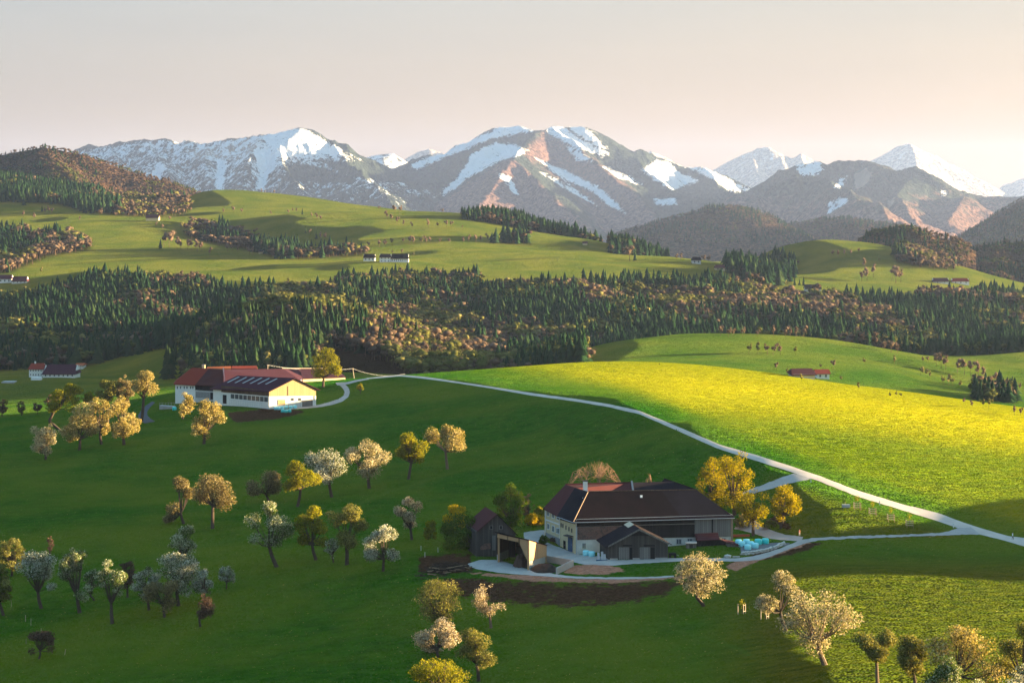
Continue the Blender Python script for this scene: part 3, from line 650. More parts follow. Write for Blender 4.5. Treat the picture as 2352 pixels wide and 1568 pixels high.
strip('access_road', [(2225, 1207), (2199.7, 1212.5), (2168, 1222.5), (2105, 1226.7), (1977, 1230.3), (1879.6, 1234.2), (1846, 1238), (1828.8, 1244), (1793.7, 1258), (1748.7, 1272.5), (1713.6, 1279.5), (1684.3, 1281.5)], [(2252, 1227), (2199.7, 1228), (2168, 1229.4), (2105, 1231.4), (1977, 1235.6), (1879.6, 1240.5), (1846.4, 1248), (1822, 1257), (1801.5, 1265.5), (1748.7, 1284.5), (1713, 1288), (1684, 1289)], M['gravel'], 200, 5, .09)
strip('farm_yard', [(1686, 1281.5), (1651, 1281), (1571.8, 1280.5), (1454.6, 1284.9), (1414.6, 1286), (1372, 1276), (1323.4, 1272), (1300, 1262), (1275, 1253), (1255, 1245), (1235, 1238), (1205, 1232)], [(1686, 1289), (1651, 1288.8), (1571.8, 1288.3), (1454.6, 1294.4), (1400, 1298.5), (1345, 1296.5), (1316.6, 1291), (1290, 1284), (1270, 1279), (1255, 1275), (1230, 1263), (1203, 1249)], M['gravel'], 160, 8, .08)
strip('back_yard', [(1256, 1216), (1230, 1218), (1203, 1222)], [(1256, 1244), (1235, 1240), (1203, 1233)], M['gravel'], 30, 6, .06)
strip('turning_place', [(1845, 1232), (1801.5, 1227), (1768.3, 1216), (1750, 1205), (1735, 1196), (1712, 1190)], [(1840, 1243), (1795, 1240), (1765, 1236), (1735, 1226), (1705, 1218), (1685, 1214)], simple_mat('pink_gravel', (.36, .29, .26), .95, .15, .4), 60, 7, .06)
strip('bale_ground', [(1815, 1246), (1775, 1246), (1735, 1248), (1700, 1252)], [(1812, 1250), (1785, 1258), (1745, 1266), (1702, 1270)], simple_mat('dark_gravel', (.13, .13, .14), .95, .2, .6), 40, 6, .10)
strip('side_road', [(1822, 1087), (1790, 1098), (1752, 1113), (1715, 1127), (1690, 1138)], [(1862, 1100), (1815, 1110), (1765, 1124), (1720, 1136), (1694, 1145)], M['gravel'], 50, 5, .10)
strip('concrete_apron', [(1074, 1294), (1101, 1285.5), (1143, 1285), (1180, 1296), (1215, 1308), (1280, 1319), (1320, 1323.5), (1400, 1325.5), (1480, 1325), (1548, 1321.5)], [(1078, 1300), (1095, 1307), (1145, 1315), (1185, 1318.5), (1224, 1321.5), (1280, 1325.5), (1320, 1328), (1400, 1329.5), (1480, 1329), (1548, 1325)], M['concrete'], 120, 6, .09)
strip('gravel_loop', [(848, 867.5), (820, 872), (795, 877.5), (770, 879)], [(848, 871), (822, 876), (800, 882), (775, 885)], M['gravel'], 40, 5, .06)
strip('gravel_loop', [(790, 880), (800, 889), (804, 900), (800, 912), (786, 922), (765, 929), (740, 934), (700, 938), (665, 940)], [(778, 883), (786, 890), (792, 900), (790, 908), (778, 916), (760, 922), (735, 929), (702, 933.5), (665, 936)], M['gravel'], 90, 5, .06)
strip('asphalt_road', [(349, 922), (335, 931), (324, 943), (316, 955), (322, 966), (332, 972)], [(356, 924), (344, 936), (338, 945), (338, 953), (346, 962), (357, 968)], M['asphalt'], 60, 5, .08)
# ------------------------------------------------------------------ the big farmhouse
def corner(px, py, d): v = pt(px, py, d); return v
EZ = -72.6
A_ = pt(1322.6, 1272.5, 448); B_ = pt(1286.7, 1250, 456.2); C_ = pt(1254, 1230, 467.5); E_ = pt(1680, 1243, 454.5)
G_ = Vector((46.0, 484.0, -78)); K_ = Vector((34.0, 482.0, -78)); L_ = Vector((12.8, 475.0, -78)); 
fh = thing('farmhouse', (30, 462, -80), 'large dark roofed farmhouse with cream left end, brick and tarred board front', 'farmhouse')
def wallprism(name, a, b, z0, z1, m, par, t=.4):
    """wall from a to b (plan), inner thickness t"""
    e = Vector((b.x - a.x, b.y - a.y, 0)).normalized(); n = Vector((-e.y, e.x, 0))
    if n.dot(Vector((a.x, a.y, 0))) < 0: n = -n
    p = PB(); p.prism([(a.x, a.y, z0), (b.x, b.y, z0), (b.x, b.y, z1), (a.x, a.y, z1)], n * t); return p.build(name, m, par)
wl_front = wallprism('wall', A_, E_, -81.6, EZ + .1, M['plaster'], fh)
wallprism('wall', A_ + Vector((0, .02, 0)), B_, -81.8, EZ + .1, M['cream'], fh)
wallprism('wall', B_, C_, -82, EZ + .1, M['cream'], fh)
wallprism('wall', E_ + Vector((0, .02, 0)), G_, -80, EZ + .1, M['boards_grey'], fh)
wallprism('wall', C_, L_, -80.5, EZ + .1, M['cream'], fh); wallprism('wall', L_, K_, -80.5, EZ + .1, M['plaster'], fh); wallprism('wall', K_, G_, -80.5, EZ + .1, M['boards_grey'], fh)
fA = Facade(A_, E_); fB = Facade(A_, B_); fC = Facade(B_, C_)
def part(name, fac, quads, m, off=.03, th=.06, par=fh):
    p = PB()
    for q in quads: fac.panel(p, q, off, th)
    return p.build(name, m, par)
part('brick_panel', fA, [[(1326, 1239.5), (1432, 1236), (1432, 1207), (1326, 1210)]], M['brick'])
part('board_cladding', fA, [[(1323, 1209.5), (1595.5, 1201.8), (1595.5, 1187), (1323, 1192)]], M['boards_black'])
part('board_cladding', fA, [[(1432.3, 1236), (1595.5, 1233), (1595.5, 1202.6), (1432.3, 1206.6)]], M['boards_dark'] if False else M['boards_black'], .05, .05)
part('wall_beam', fA, [[(1440, 1206.2), (1595, 1202), (1595, 1200.8), (1440, 1204.9)]], M['post'], .13, .08)
part('board_cladding', fA, [[(1596, 1233), (1679.8, 1231.2), (1679.8, 1185.5), (1596, 1187)]], M['boards_grey'], .08, .06)
part('barn_door', fA, [[(1634, 1231), (1637, 1231), (1637, 1190), (1634, 1190)]], M['dark'], .15, .02)
window(fA, 1336, 1245.5, 1346.5, 1260, fh, M['plaster'], M['glass'])
window(fA, 1552, 1236.5, 1566, 1249, fh, M['metal'], M['glass'])
window(fA, 1577.5, 1236.2, 1590.5, 1243, fh, M['metal'], M['glass'])
window(fA, 1655, 1235, 1668, 1240, fh, M['metal'], M['glass'])
part('drainpipe', fA, [[(1322.8, 1273), (1324, 1273), (1324, 1193), (1322.8, 1193)]], M['metal'], .14, .1)
part('corner_post', fA, [[(1678.4, 1243), (1679.9, 1243), (1679.9, 1188), (1678.4, 1188)]], M['wood'], .16, .1)
# the left end
part('board_cladding', fB, [[(1287.2, 1193), (1321.5, 1203), (1321.5, 1192), (1287.2, 1182)]], M['boards_black'])
for x, y in ((1289.6, 1205.2), (1293.6, 1206.8), (1300.6, 1210.8), (1307.5, 1214.2), (1313.9, 1217.6)): window(fB, x - 1.1, y - 5, x + 1.1, y + 5, fh, M['wood'], M['glass'], bar=False, fr=.12)
def door(fac, x0, y0, x1, y1, m, par, skew=0):
    p = PB(); fac.rect(p, x0, y0, x1, y1, .05, .08, skew); o = p.build('door', m, par)
    h = PB(); xm = x0 + (x1 - x0) * .8; fac.rect(h, xm, (y0 + y1) / 2 - .8 + skew * .8, xm + (x1 - x0) * .08, (y0 + y1) / 2 + .8 + skew * .8, .135, .05); h.build('handle', M['metal'], o); return o
door(fB, 1305.5, 1231.5, 1315.5, 1264, M['blue'], fh, 3)
door(fB, 1294.8, 1240, 1299.5, 1259, M['dark'], fh, 2)
pc = PB(); pc.prism([fB(1302.5, 1226, .05), fB(1317, 1230, .05), fB(1317, 1231.6, 1.0), fB(1302.5, 1227.6, 1.0)], (0, 0, -.15)); pc.build('door_canopy', M['boards_dark'], fh)
for x0, y0, x1, y1 in ((1256.6, 1170, 1262.3, 1184), (1268, 1174, 1274.4, 1189), (1278.8, 1179, 1286, 1193), (1257.2, 1200.5, 1263, 1214.4), (1268, 1205.5, 1274.4, 1220.5), (1277.8, 1210.8, 1286, 1224.5)):
    window(fC, x0, y0, x1, y1, fh, M['white'], M['glass'], skew=1.5)
part('cornice', fC, [[(1254.2, 1194), (1286.4, 1205.5), (1286.4, 1202.6), (1254.2, 1191.2)]], M['white'], .04, .1)
part('plinth', fC, [[(1254.2, 1234), (1286.5, 1253), (1286.5, 1236), (1254.2, 1222)]], M['stone'], .04, .08)
part('corner_strip', fC, [[(1254.1, 1222), (1255.2, 1222.6), (1255.2, 1166), (1254.1, 1165.6)]], M['white'], .16, .06)
part('corner_strip', fC, [[(1285.9, 1236), (1286.6, 1236.3), (1286.6, 1182.5), (1285.9, 1182)]], M['white'], .16, .06)
# roofs
r1 = pt(1351, 1128.6, 457); r2 = pt(1600, 1124.4, 461); r3 = pt(1526, 1099, 480); r4 = pt(1299, 1111.7, 467.5); r5 = pt(1320.6, 1119, 462)
def ev(p, dx, dy, dz=-.35): return Vector((p.x + dx, p.y + dy, EZ + dz))
Ae, Ee, Be, Ce, Ge, Ke, Le = ev(A_, -.55, -.6), ev(E_, .75, -.5), ev(B_, -.75, -.2), ev(C_, -.7, .1), ev(G_, .6, .5), ev(K_, -.6, .5), ev(L_, -.4, .7)
s6 = .67
mF = Ae.lerp(Ee, s6); mR = r1.lerp(r2, s6)
v1 = Vector((19.5, 463.6, -70.4)); v2 = Vector((39.5, 467.0, -70.4))
b2 = pt(1449, 1107.4, 471.4); b3 = Vector((40.2, 474.4, -67.4))
p = PB(); slab(p, [Ae, mF, mR, r1]); p.build('roof', M['roof_dark'], fh)
p = PB(); slab(p, [mF, Ee, r2, mR]); slab(p, [Ee, Ge, r3, r2]); slab(p, [Ge, Ke, r3]); slab(p, [r2, r3, Ke, v2]); p.build('roof', M['roof_black'], fh)
p = PB(); slab(p, [Be, Ae, r1, r5]); p.build('roof', M['roof_black'], fh)
p = PB(); slab(p, [Ce, Be, r5, r4]); slab(p, [Le, Ce, r4]); p.build('roof', M['roof_red'], fh)
p = PB(); slab(p, [r1, r2, v2, v1]); slab(p, [r5, r1, v1]); slab(p, [b2, b3, v2, v1.lerp(v2, .5)]); slab(p, [Ke, Le, b2, b3]); p.build('roof', M['roof_black'], fh)
p = PB(); slab(p, [r4, b2, v1.lerp(v2, .5), v1, r5]); slab(p, [Le, r4, b2]); p.build('roof', M['roof_red'], fh)
def cap(par, pts, m, r=.13):
    q = PB(); q.path(pts, [r] * len(pts), 6); return q.build('ridge_cap', m, par)
up_ = Vector((0, 0, .05))
cap(fh, [r1 + up_, r2 + up_], M['boards_brown']); cap(fh, [Ae + up_, r1 + up_], M['wood'], .10); cap(fh, [r4 + up_, b2 + up_], M['roof_red']); cap(fh, [r2 + up_, r3 + up_], M['roof_dark'])
q = PB(); q.prism([v1.lerp(v2, .5) + Vector((0, 0, -.2)), b2 + Vector((0, 0, -.2)), b2 + Vector((0, 0, .45)), v1.lerp(v2, .5) + Vector((0, 0, .45))], (.4, 0, 0)); q.build('fire_wall', M['stone'], fh)
q = PB(); cc = pt(1344.4, 1124, 459.5); q.box((cc.x, cc.y, cc.z - .5), 1.0, .9, 2.55, .1); ch = q.build('chimney', M['white'], fh)
q = PB(); q.box((cc.x, cc.y, cc.z + 2.06), 1.2, 1.1, .16, .1); q.build('chimney_cap', M['dark'], ch)
q = PB(); q.tube(Ae + Vector((0, -.08, -.22)), Ee + Vector((0, -.08, -.22)), .09, n=6); q.build('gutter', M['metal'], fh)
q = PB(); q.tube(Be + Vector((-.08, -.05, -.22)), Ae + Vector((-.08, -.05, -.22)), .09, n=6); q.build('gutter', M['metal'], fh)
def onplane(a, b, c, px, py, lift=.06):
    n = (b - a).cross(c - a).normalized(); n = n if n.z > 0 else -n
    dirv = Vector(((px - CX) / F, 1, (HY - py) / F)); t = n.dot(a) / n.dot(dirv); return dirv * t + n * lift
def skylight(tri, x0, y0, x1, y1, par, sk=0, m=None):
    q = PB(); pts = [onplane(*tri, x, y, .03) for x, y in ((x0, y1), (x1, y1), (x1 + sk, y0), (x0 + sk, y0))]
    q.prism(pts, (0, 0, .1)); o = q.build('skylight', M['metal'], par)
    q = PB(); c0 = sum(pts, Vector()) / 4; q.prism([c0 + (z - c0) * .75 + Vector((0, 0, .1)) for z in pts], (0, 0, .02)); q.build('pane', m or M['white'], o)
skylight((Be, Ae, r1), 1323, 1141, 1325.2, 1136, fh, 1.5); skylight((Be, Ae, r1), 1335.6, 1145, 1338, 1140.5, fh, 1.5); skylight((Ae, Ee, r1), 1470, 1137.5, 1476, 1143, fh, 0)

# ------------------------------------------------------------------ weathered shed in front of the farmhouse
sh = thing('wooden_shed', hit(1466, 1284), 'grey weathered plank shed with gabled front and two sliding doors before the farmhouse', 'shed')
L0 = pt(1397.5, 1286, 437.5); R0 = pt(1534.2, 1283.5, 437.5); bk = Vector((-1.6, 9.2, 0)); zb = -81
fS = Facade(L0, R0); pk = fS(1468.2, 1214); le = fS(1397.5, 1252); re_ = fS(1534.2, 1246.5)
p = PB(); p.prism([(L0.x, L0.y, zb), (R0.x, R0.y, zb), re_, pk, le], bk * .98); p.build('wall', M['boards_dark'], sh)
ov = -bk.normalized() * .5
ledge = (le - pk).normalized() * .9; redge = (re_ - pk).normalized() * .9
p = PB(); t_ = Vector((0, 0, .14))
p.prism([pk + ov + t_, le + ledge + ov + t_, le + ledge + ov + t_ + bk * 1.05, pk + ov + t_ + bk * 1.05], (0, 0, -.14)); rf = p.build('roof', M['roof_black'], sh)
p = PB(); p.prism([pk + ov + t_, re_ + redge + ov + t_, re_ + redge + ov + t_ + bk * 1.05, pk + ov + t_ + bk * 1.05], (0, 0, -.14)); p.build('roof', M['roof_dark'], sh)
p = PB(); a = pk + t_ + bk * .55; a2 = pk + t_ + bk * 1.02; dn = (le - pk).normalized() * 1.5; p.prism([a, a2, a2 + dn, a + dn], (0, 0, .06)); p.build('roof_sheet', M['palewood'], rf)
p = PB(); fS.panel(p, [(1397, 1251.5), (1468.2, 1213), (1468.2, 1217), (1397, 1255.5)], .52, .05); fS.panel(p, [(1468.2, 1213), (1536, 1245.5), (1536, 1249.5), (1468.2, 1217)], .53, .05); p.build('barge_board', M['boards_grey'], sh)
part('gable_boards', fS, [[(1440, 1230), (1497, 1230), (1468.2, 1216.5)]], M['boards_black'], .02, .04, sh)
for x0, x1, g0, g1 in ((1421.5, 1445.4, 1445.4, 1452.2), (1469.3, 1493.2, 1494.4, 1503.5)):
    part('door', fS, [[(x0, 1285), (x1, 1285), (x1, 1256), (x0, 1256)]], M['boards_grey'], .04, .07, sh)
    part('doorway', fS, [[(g0, 1285), (g1, 1285), (g1, 1256.5), (g0, 1256.5)]], M['dark'], .02, .02, sh)
    part('door_rail', fS, [[(x0 + 9, 1253.6), (g1, 1253.6), (g1, 1250.4), (x0 + 9, 1250.4)]], M['dark'], .03, .06, sh)
for q_ in ([(1401, 1286), (1419, 1286), (1419, 1281.5), (1401, 1281.5)], [(1453.3, 1285), (1469, 1285), (1469, 1280.5), (1453.3, 1280.5)], [(1504.6, 1284.5), (1533.5, 1284), (1533.5, 1279.5), (1504.6, 1280)]): part('plinth', fS, [q_], M['concrete'], .03, .08, sh)

# ------------------------------------------------------------------ old barn with a red roof on the left
ob = thing('old_barn', hit(1145, 1266), 'old grey board barn with steep red tiled roof left of the farmhouse', 'barn')
d0 = 445.0; o0 = pt(1093, 1268, d0 + .5); o1 = pt(1184, 1264, d0); fO = Facade(o0, o1); bkO = Vector((-2.35, 9, 0)) * 1.15
pk = fO(1140.4, 1180.5); le = fO(1103, 1213); re_ = fO(1184, 1224.5); zb = -82
p = PB(); p.prism([(o0.x, o0.y, zb), (o1.x, o1.y, zb), re_, pk, le, (o0.x, o0.y, le.z - .8)], bkO * .96); p.build('wall', M['boards_dark'], ob)
ov = -bkO.normalized() * .5; ledge = (le - pk).normalized() * 1.0; redge = (re_ - pk).normalized() * .7
for e, s_, m_ in ((le, ledge, 'roof_red'), (re_, redge, 'roof_black')):
    p = PB(); p.prism([pk + ov + t_, e + s_ + ov + t_, e + s_ + ov + t_ + bkO * 1.06, pk + ov + t_ + bkO * 1.06], (0, 0, -.15)); p.build('roof', M[m_], ob)
for x in (1128.5, 1150.5): window(fO, x - 4, 1206, x + 4, 1215, ob, M['boards_grey'], M['dark'], bar=False)
part('wall_patch', fO, [[(1103, 1262), (1127, 1260), (1127, 1246), (1112, 1248), (1103, 1256)]], M['brick'], .03, .06, ob)
part('door', fO, [[(1131, 1263), (1139, 1263), (1139, 1229), (1131, 1229)]], M['boards_grey'], .03, .08, ob)

# ------------------------------------------------------------------ open dung shelter of new boards and the pit beside it
ds = thing('open_shelter', hit(1190, 1300), 'open shelter of pale new boards with a sloping roof and slanted opening', 'shelter')
FL = hit(1143, 1291); FR = hit(1213.4, 1309.5); BR = hit(1253.4, 1291); BL = FL + (BR - FR); 
fl_t = pt(1143, 1223.5, FL.y); fr_t = pt(1213.4, 1240, FR.y); br_t = pt(1253.4, 1251.5, BR.y); bl_t = fl_t + (br_t - fr_t)
fF = Facade(FL, FR); fR = Facade(FR, BR)
def lowz(p): return p.z - .5
p = PB(); a, b, c, d = FL, FR, BR, BL
fR.panel(p, [(1214, 1288.5), (1253, 1276.5), (1253, 1252), (1214, 1241)], 0, .16); p.build('wall', M['boards_tan'], ds)
p = PB(); fF.panel(p, [(1193, 1244.5), (1213.3, 1288.5), (1213.3, 1240.5), (1192, 1236)], 0, .14); fF.panel(p, [(1143.5, 1234), (1193, 1244.5), (1193, 1236.3), (1143.5, 1225)], 0, .16); p.build('wall', M['boards_tan'], ds)
for q0, q1 in (((FL.x + .25, FL.y + .1), fl_t), ((FR.x, FR.y + .1), fr_t), ((BL.x, BL.y), bl_t), ((BR.x, BR.y), br_t)):
    p = PB(); p.box((q0[0], q0[1], -82), .42, .42, q1.z + 82 - .05); p.build('post', M['boards_tan'], ds)
p = PB(); p.prism([(BL.x, BL.y, -79), (BR.x, BR.y, -79), br_t, bl_t], (0, .2, 0)); p.prism([(FL.x, FL.y, -79), (BL.x, BL.y, -79), bl_t, fl_t], (-.18, 0, 0)); p.build('back_wall', M['boards_brown'], ds)
p = PB()
p.tube(Vector((BL.x + 1, BL.y - .3, -79)), Vector((BL.x + 3.2, BL.y - .3, bl_t.z - .6)), .14, n=4); p.build('brace', M['boards_tan'], ds)
for q0, q1 in ((FR, BR), (FL, BL), (BL, BR)):
    e = (q1 - q0); n = Vector((-e.y, e.x, 0)).normalized() * .18
    p = PB(); p.prism([(q0.x, q0.y, -82), (q1.x, q1.y, -82), (q1.x, q1.y, q1.z + 1.9), (q0.x, q0.y, q0.z + 2.0)], n); p.build('base_wall', M['concrete'], ds)
ext = (fl_t - fr_t).normalized() * .9; ext2 = (br_t - fr_t).normalized() * .5
p = PB(); p.prism([fl_t + ext - ext2, fr_t - ext * .4 - ext2, br_t - ext * .4 + ext2, bl_t + ext + ext2], (0, 0, .16)); p.build('roof', M['roof_dark'], ds)
heap = lambda name, c, rx, ry, h, m, lab, cat, seed=0, n=26: _heap(name, c, rx, ry, h, m, lab, cat, seed, n)
def _heap(name, c, rx, ry, h, m, lab, cat, seed, n):
    r = np.random.default_rng(seed); g = np.linspace(-1, 1, n); X, Y = np.meshgrid(g, g); rr = np.sqrt(X * X + Y * Y)
    nz = fbm(X * 2.3 + seed, Y * 2.3 + 7, 4); z = h * np.clip(1.05 - rr ** 1.6 + (nz - .5) * .9, 0, None) - .15
    x = c.x + X * rx; y = c.y + Y * ry
    o = mesh_np(name, np.stack([X * rx, Y * ry, z + zat(x, y) - c.z], -1).reshape(-1, 3), [make_grid_faces(n, n)], [m], smooth=False, loc=c)
    return tag(o, lab, cat)
heap('dung_heap', hit(1247, 1308), 3.6, 4.2, 1.5, M['dung'], 'dark brown dung heap in the concrete pit beside the shelter', 'heap', 3)
heap('soil_heap', hit(1198, 1299), 2.2, 3.2, 2.6, M['earth'], 'reddish brown heap of earth under the open shelter', 'heap', 5)
pit = thing('pit_wall', hit(1300, 1308), 'low pale concrete wall around the dung pit', 'wall')
w0, w1, w2 = hit(1254, 1290), hit(1316, 1301), hit(1279, 1319)
for q0, q1 in ((w0, w1), (w1, w2)):
    e = (q1 - q0); n = Vector((-e.y, e.x, 0)).normalized() * .25; n = n if n.y > 0 else -n
    p = PB(); p.prism([(q0.x, q0.y, q0.z - .5), (q1.x, q1.y, q1.z - .5), (q1.x, q1.y, q1.z + 1.5), (q0.x, q0.y, q0.z + 1.5)], n); p.build('wall_side', M['concrete'], pit)

# ------------------------------------------------------------------ lean-to stable, hut and small things along the front
st = thing('stable', hit(1640, 1275), 'low stable with rusty brown roof and dark slatted front by the grey barn wall', 'stable')
s0, s1 = pt(1601, 1272, 449.5), pt(1671, 1270, 449.5); fT = Facade(s0, s1)
p = PB(); p.prism([pt(1601.1, 1240.5, 449), pt(1653.1, 1238.4, 449), pt(1648.7, 1222, 453.0), pt(1594.5, 1225, 452.6)], (0, 0, -.14)); p.build('roof', M['roof_red'], st)
p = PB(); p.prism([(s0.x, s0.y, -81), (s1.x, s1.y, -81), fT(1671, 1246), fT(1655, 1238.6), fT(1601, 1240.6)], (0, 3.4, 0)); p.build('wall', M['boards_black'], st)
for i in range(6): 
    x = 1607 + i * 8; part('slat', fT, [[(x, 1266), (x + 2.2, 1266), (x + 2.2, 1250), (x, 1250)]], M['boards_dark'], .03, .06, st)
part('rail', fT, [[(1600, 1268.5), (1672, 1267.5), (1672, 1265.5), (1600, 1266.5)]], M['boards_grey'], .3, .1, st)
lt = thing('lean_to', hit(1690, 1274), 'small grey board lean-to with sloping rusty roof beside the turquoise bales', 'lean-to')
l0, l1 = pt(1671, 1274.5, 447.5), pt(1707, 1274.5, 447); fU = Facade(l0, l1)
p = PB(); p.prism([(l0.x, l0.y, -81), (l1.x, l1.y, -81), fU(1707, 1255.5), fU(1671, 1247)], (-.3, 3.2, 0)); p.build('wall', M['boards_grey'], lt)
p = PB(); p.prism([pt(1669.5, 1246.6, 447), pt(1709.5, 1255.2, 446.5), pt(1685, 1243.5, 451.5), pt(1653, 1237.5, 451.5)], (0, 0, .14)); p.build('roof', M['roof_red'], lt)
hu = thing('board_hut', hit(1586, 1271), 'narrow striped board hut with flat pale roof against the white wall', 'hut')
h0, h1 = pt(1577, 1270, 448), pt(1599.5, 1270, 448); fH = Facade(h0, h1)
p = PB(); p.prism([(h0.x, h0.y, -81), (h1.x, h1.y, -81), fH(1599.5, 1247), fH(1577, 1247)], (0, 1.8, 0)); p.build('wall', M['boards_grey'], hu)
p = PB(); p.prism([pt(1574.5, 1248, 447.5), pt(1601, 1247.5, 447.5), pt(1600, 1242.5, 450.5), pt(1574, 1243, 450.5)], (0, 0, .1)); p.build('roof', M['concrete'], hu)
part('door', fH, [[(1584, 1270), (1592, 1270), (1592, 1250), (1584, 1250)]], M['boards_dark'], .02, .05, hu)
ca = thing('farm_cart', hit(1545, 1281), 'dark flat farm cart parked beside the plank shed', 'cart')
c = hit(1545, 1281)
p = PB(); p.box((c.x, c.y + .8, c.z + .55), 1.7, 1.2, .5); p.build('cart_body', M['boards_black'], ca)
for dx in (-.6, .6):
    p = PB(); p.lathe((c.x + dx, c.y + .1, c.z + .32), [(.05, -.08), (.32, -.08), (.32, .08), (.05, .08)], 12, (0, 1, 0)); p.build('wheel', M['dark'], ca)
p = PB(); p.tube((c.x + .8, c.y + .8, c.z + .7), (c.x + 1.5, c.y + .7, c.z + .4), .05); p.build('drawbar', M['metal'], ca)
pl = thing('leaning_panels', hit(1380, 1287), 'pale slabs leaning on a blue frame at the left corner of the plank shed', 'panels')
c = hit(1380, 1286)
for i, (dx, hh) in enumerate(((-.5, 1.7), (.35, 1.9), (.9, 1.3))):
    p = PB(); p.prism([(c.x + dx - .28, c.y - .2, c.z), (c.x + dx + .28, c.y - .2, c.z), (c.x + dx + .22, c.y + .5, c.z + hh), (c.x + dx - .3, c.y + .5, c.z + hh)], (0, .08, 0)); p.build('panel', M['metal'], pl)
p = PB(); p.box((c.x + .2, c.y - .5, c.z), 2.6, .5, .2); p.build('frame', M['blue'], pl)

def bale(px, py, m, label, group, r=.80, up=0.0, sq=1.0):
    c = hit(px, py + r * F / 450 * .9); o = thing('wrapped_bale', c, label, 'bale', group)
    p = PB(); prof = [(r * .55, 0), (r * .86, .05 * r), (r, .28 * r), (r * 1.02, .9 * r), (r, 1.35 * r), (r * .86, 1.58 * r), (r * .5, 1.64 * r)]
    p.lathe((c.x, c.y, c.z + up - .05), prof, 16); b = p.build('film', m, o, True)
    q = PB(); q.lathe((c.x, c.y, c.z + up + .55 * r), [(r * 1.025, -.03), (r * 1.035, 0), (r * 1.025, .03)], 16); q.build('film_seam', m, o, True)
    return o
for i, (x, y, lab) in enumerate(((1696.3, 1243.4, 'pale turquoise bale at the left end of the cluster behind the lean-to'), (1714.6, 1242.6, 'pale turquoise bale at the back of the cluster by the rubble wall'), (1703.6, 1247.8, 'pale turquoise bale touching the lean-to roof, in the middle of the left column'), (1717.5, 1255, 'pale turquoise bale nearest to the rubble wall, low front of the cluster'), (1724.5, 1247.7, 'pale turquoise bale in the middle of the cluster'), (1734.8, 1251.4, 'pale turquoise bale at the right front of the cluster'))):
    bale(x, y, M['wrap'], lab, 'pale bales by the rubble wall')
bale(1741.5, 1242.6, M['wrap2'], 'greener turquoise bale next to the pale cluster', 'green bales by the rubble wall', .86)
bale(1757.8, 1241.2, M['wrap2'], 'greener turquoise bale standing alone at the right end of the row', 'green bales by the rubble wall', .86)
bale(1346.2, 1268.4, M['wrap'], 'pale turquoise bale under the small window of the white wall', 'two bales by the plank shed', .78)
bale(1359.2, 1270.7, M['wrap'], 'pale turquoise bale between its twin and the plank shed', 'two bales by the plank shed', .78)
# rubble wall
rw = thing('rubble_wall', hit(1755, 1268), 'dry rubble wall of pale stones curving along the access road', 'wall')
rline = resample([(1704, 1274), (1730, 1272), (1760, 1266), (1785, 1258), (1801, 1250)], 46); r_ = np.random.default_rng(4); p = PB()
def stone(p, c, sx, sy, sz, r_):
    bm = bmesh.new(); bmesh.ops.create_icosphere(bm, subdivisions=1, radius=1); k = len(p.V)
    for v in bm.verts: j = 1 + r_.normal(0, .12); p.V.append((c[0] + v.co.x * sx * j, c[1] + v.co.y * sy * j, c[2] + v.co.z * sz * j))
    for f in bm.faces: p.Fc.append(tuple(k + v.index for v in f.verts))
    bm.free()
for i, (x, y) in enumerate(rline):
    c = hit(x, y)
    for lv in range(2): stone(p, (c.x + r_.normal(0, .1), c.y + r_.normal(0, .15), c.z + .18 + lv * .38), r_.uniform(.3, .48), r_.uniform(.3, .45), r_.uniform(.2, .3), r_)
p.build('stones', M['rock'], rw)
c = hit(1671, 1280); p = PB(); stone(p, (0, 0, .3), .95, .6, .55, r_); o = p.build('boulder', M['rock']); o.location = c; tag(o, 'large pale boulder at the roadside before the lean-to', 'boulder')
c = hit(1691, 1279); p = PB(); p.box((0, 0, 0), 1.6, .7, .22); o = p.build('stone_slab', M['concrete']); o.location = c; tag(o, 'flat pale stone slab between the boulder and the rubble wall', 'slab')
# log and brush pile
bp_ = thing('brush_pile', hit(1030, 1318), 'big heap of felled branches and logs beside the concrete apron', 'brush pile')
r_ = np.random.default_rng(11); c0 = hit(1030, 1312); p = PB(); pl_ = PB()
for i in range(190):
    a = r_.normal(.25, .5); ln = r_.uniform(1.2, 4.6); xx = r_.normal(0, 2.5); yy = r_.normal(0, 1.7); hh = max(.05, 2.2 * (1 - (xx / 5.6) ** 2 - (yy / 4.0) ** 2)) * r_.uniform(.1, 1)
    ctr = Vector((c0.x + xx, c0.y + yy, float(zat(c0.x + xx, c0.y + yy)) + hh)); dv = Vector((math.cos(a), math.sin(a) * .6, r_.normal(-.03, .12))) * ln / 2
    (pl_ if i % 6 == 0 else p).tube(ctr - dv, ctr + dv, r_.uniform(.05, .15) * (1.3 if i % 6 == 0 else 1), r_.uniform(.03, .08), 5)
p.build('branches', simple_mat('dark_bark', (.05, .036, .028), .95, .3, 2), bp_); pl_.build('peeled_logs', M['wood'], bp_)
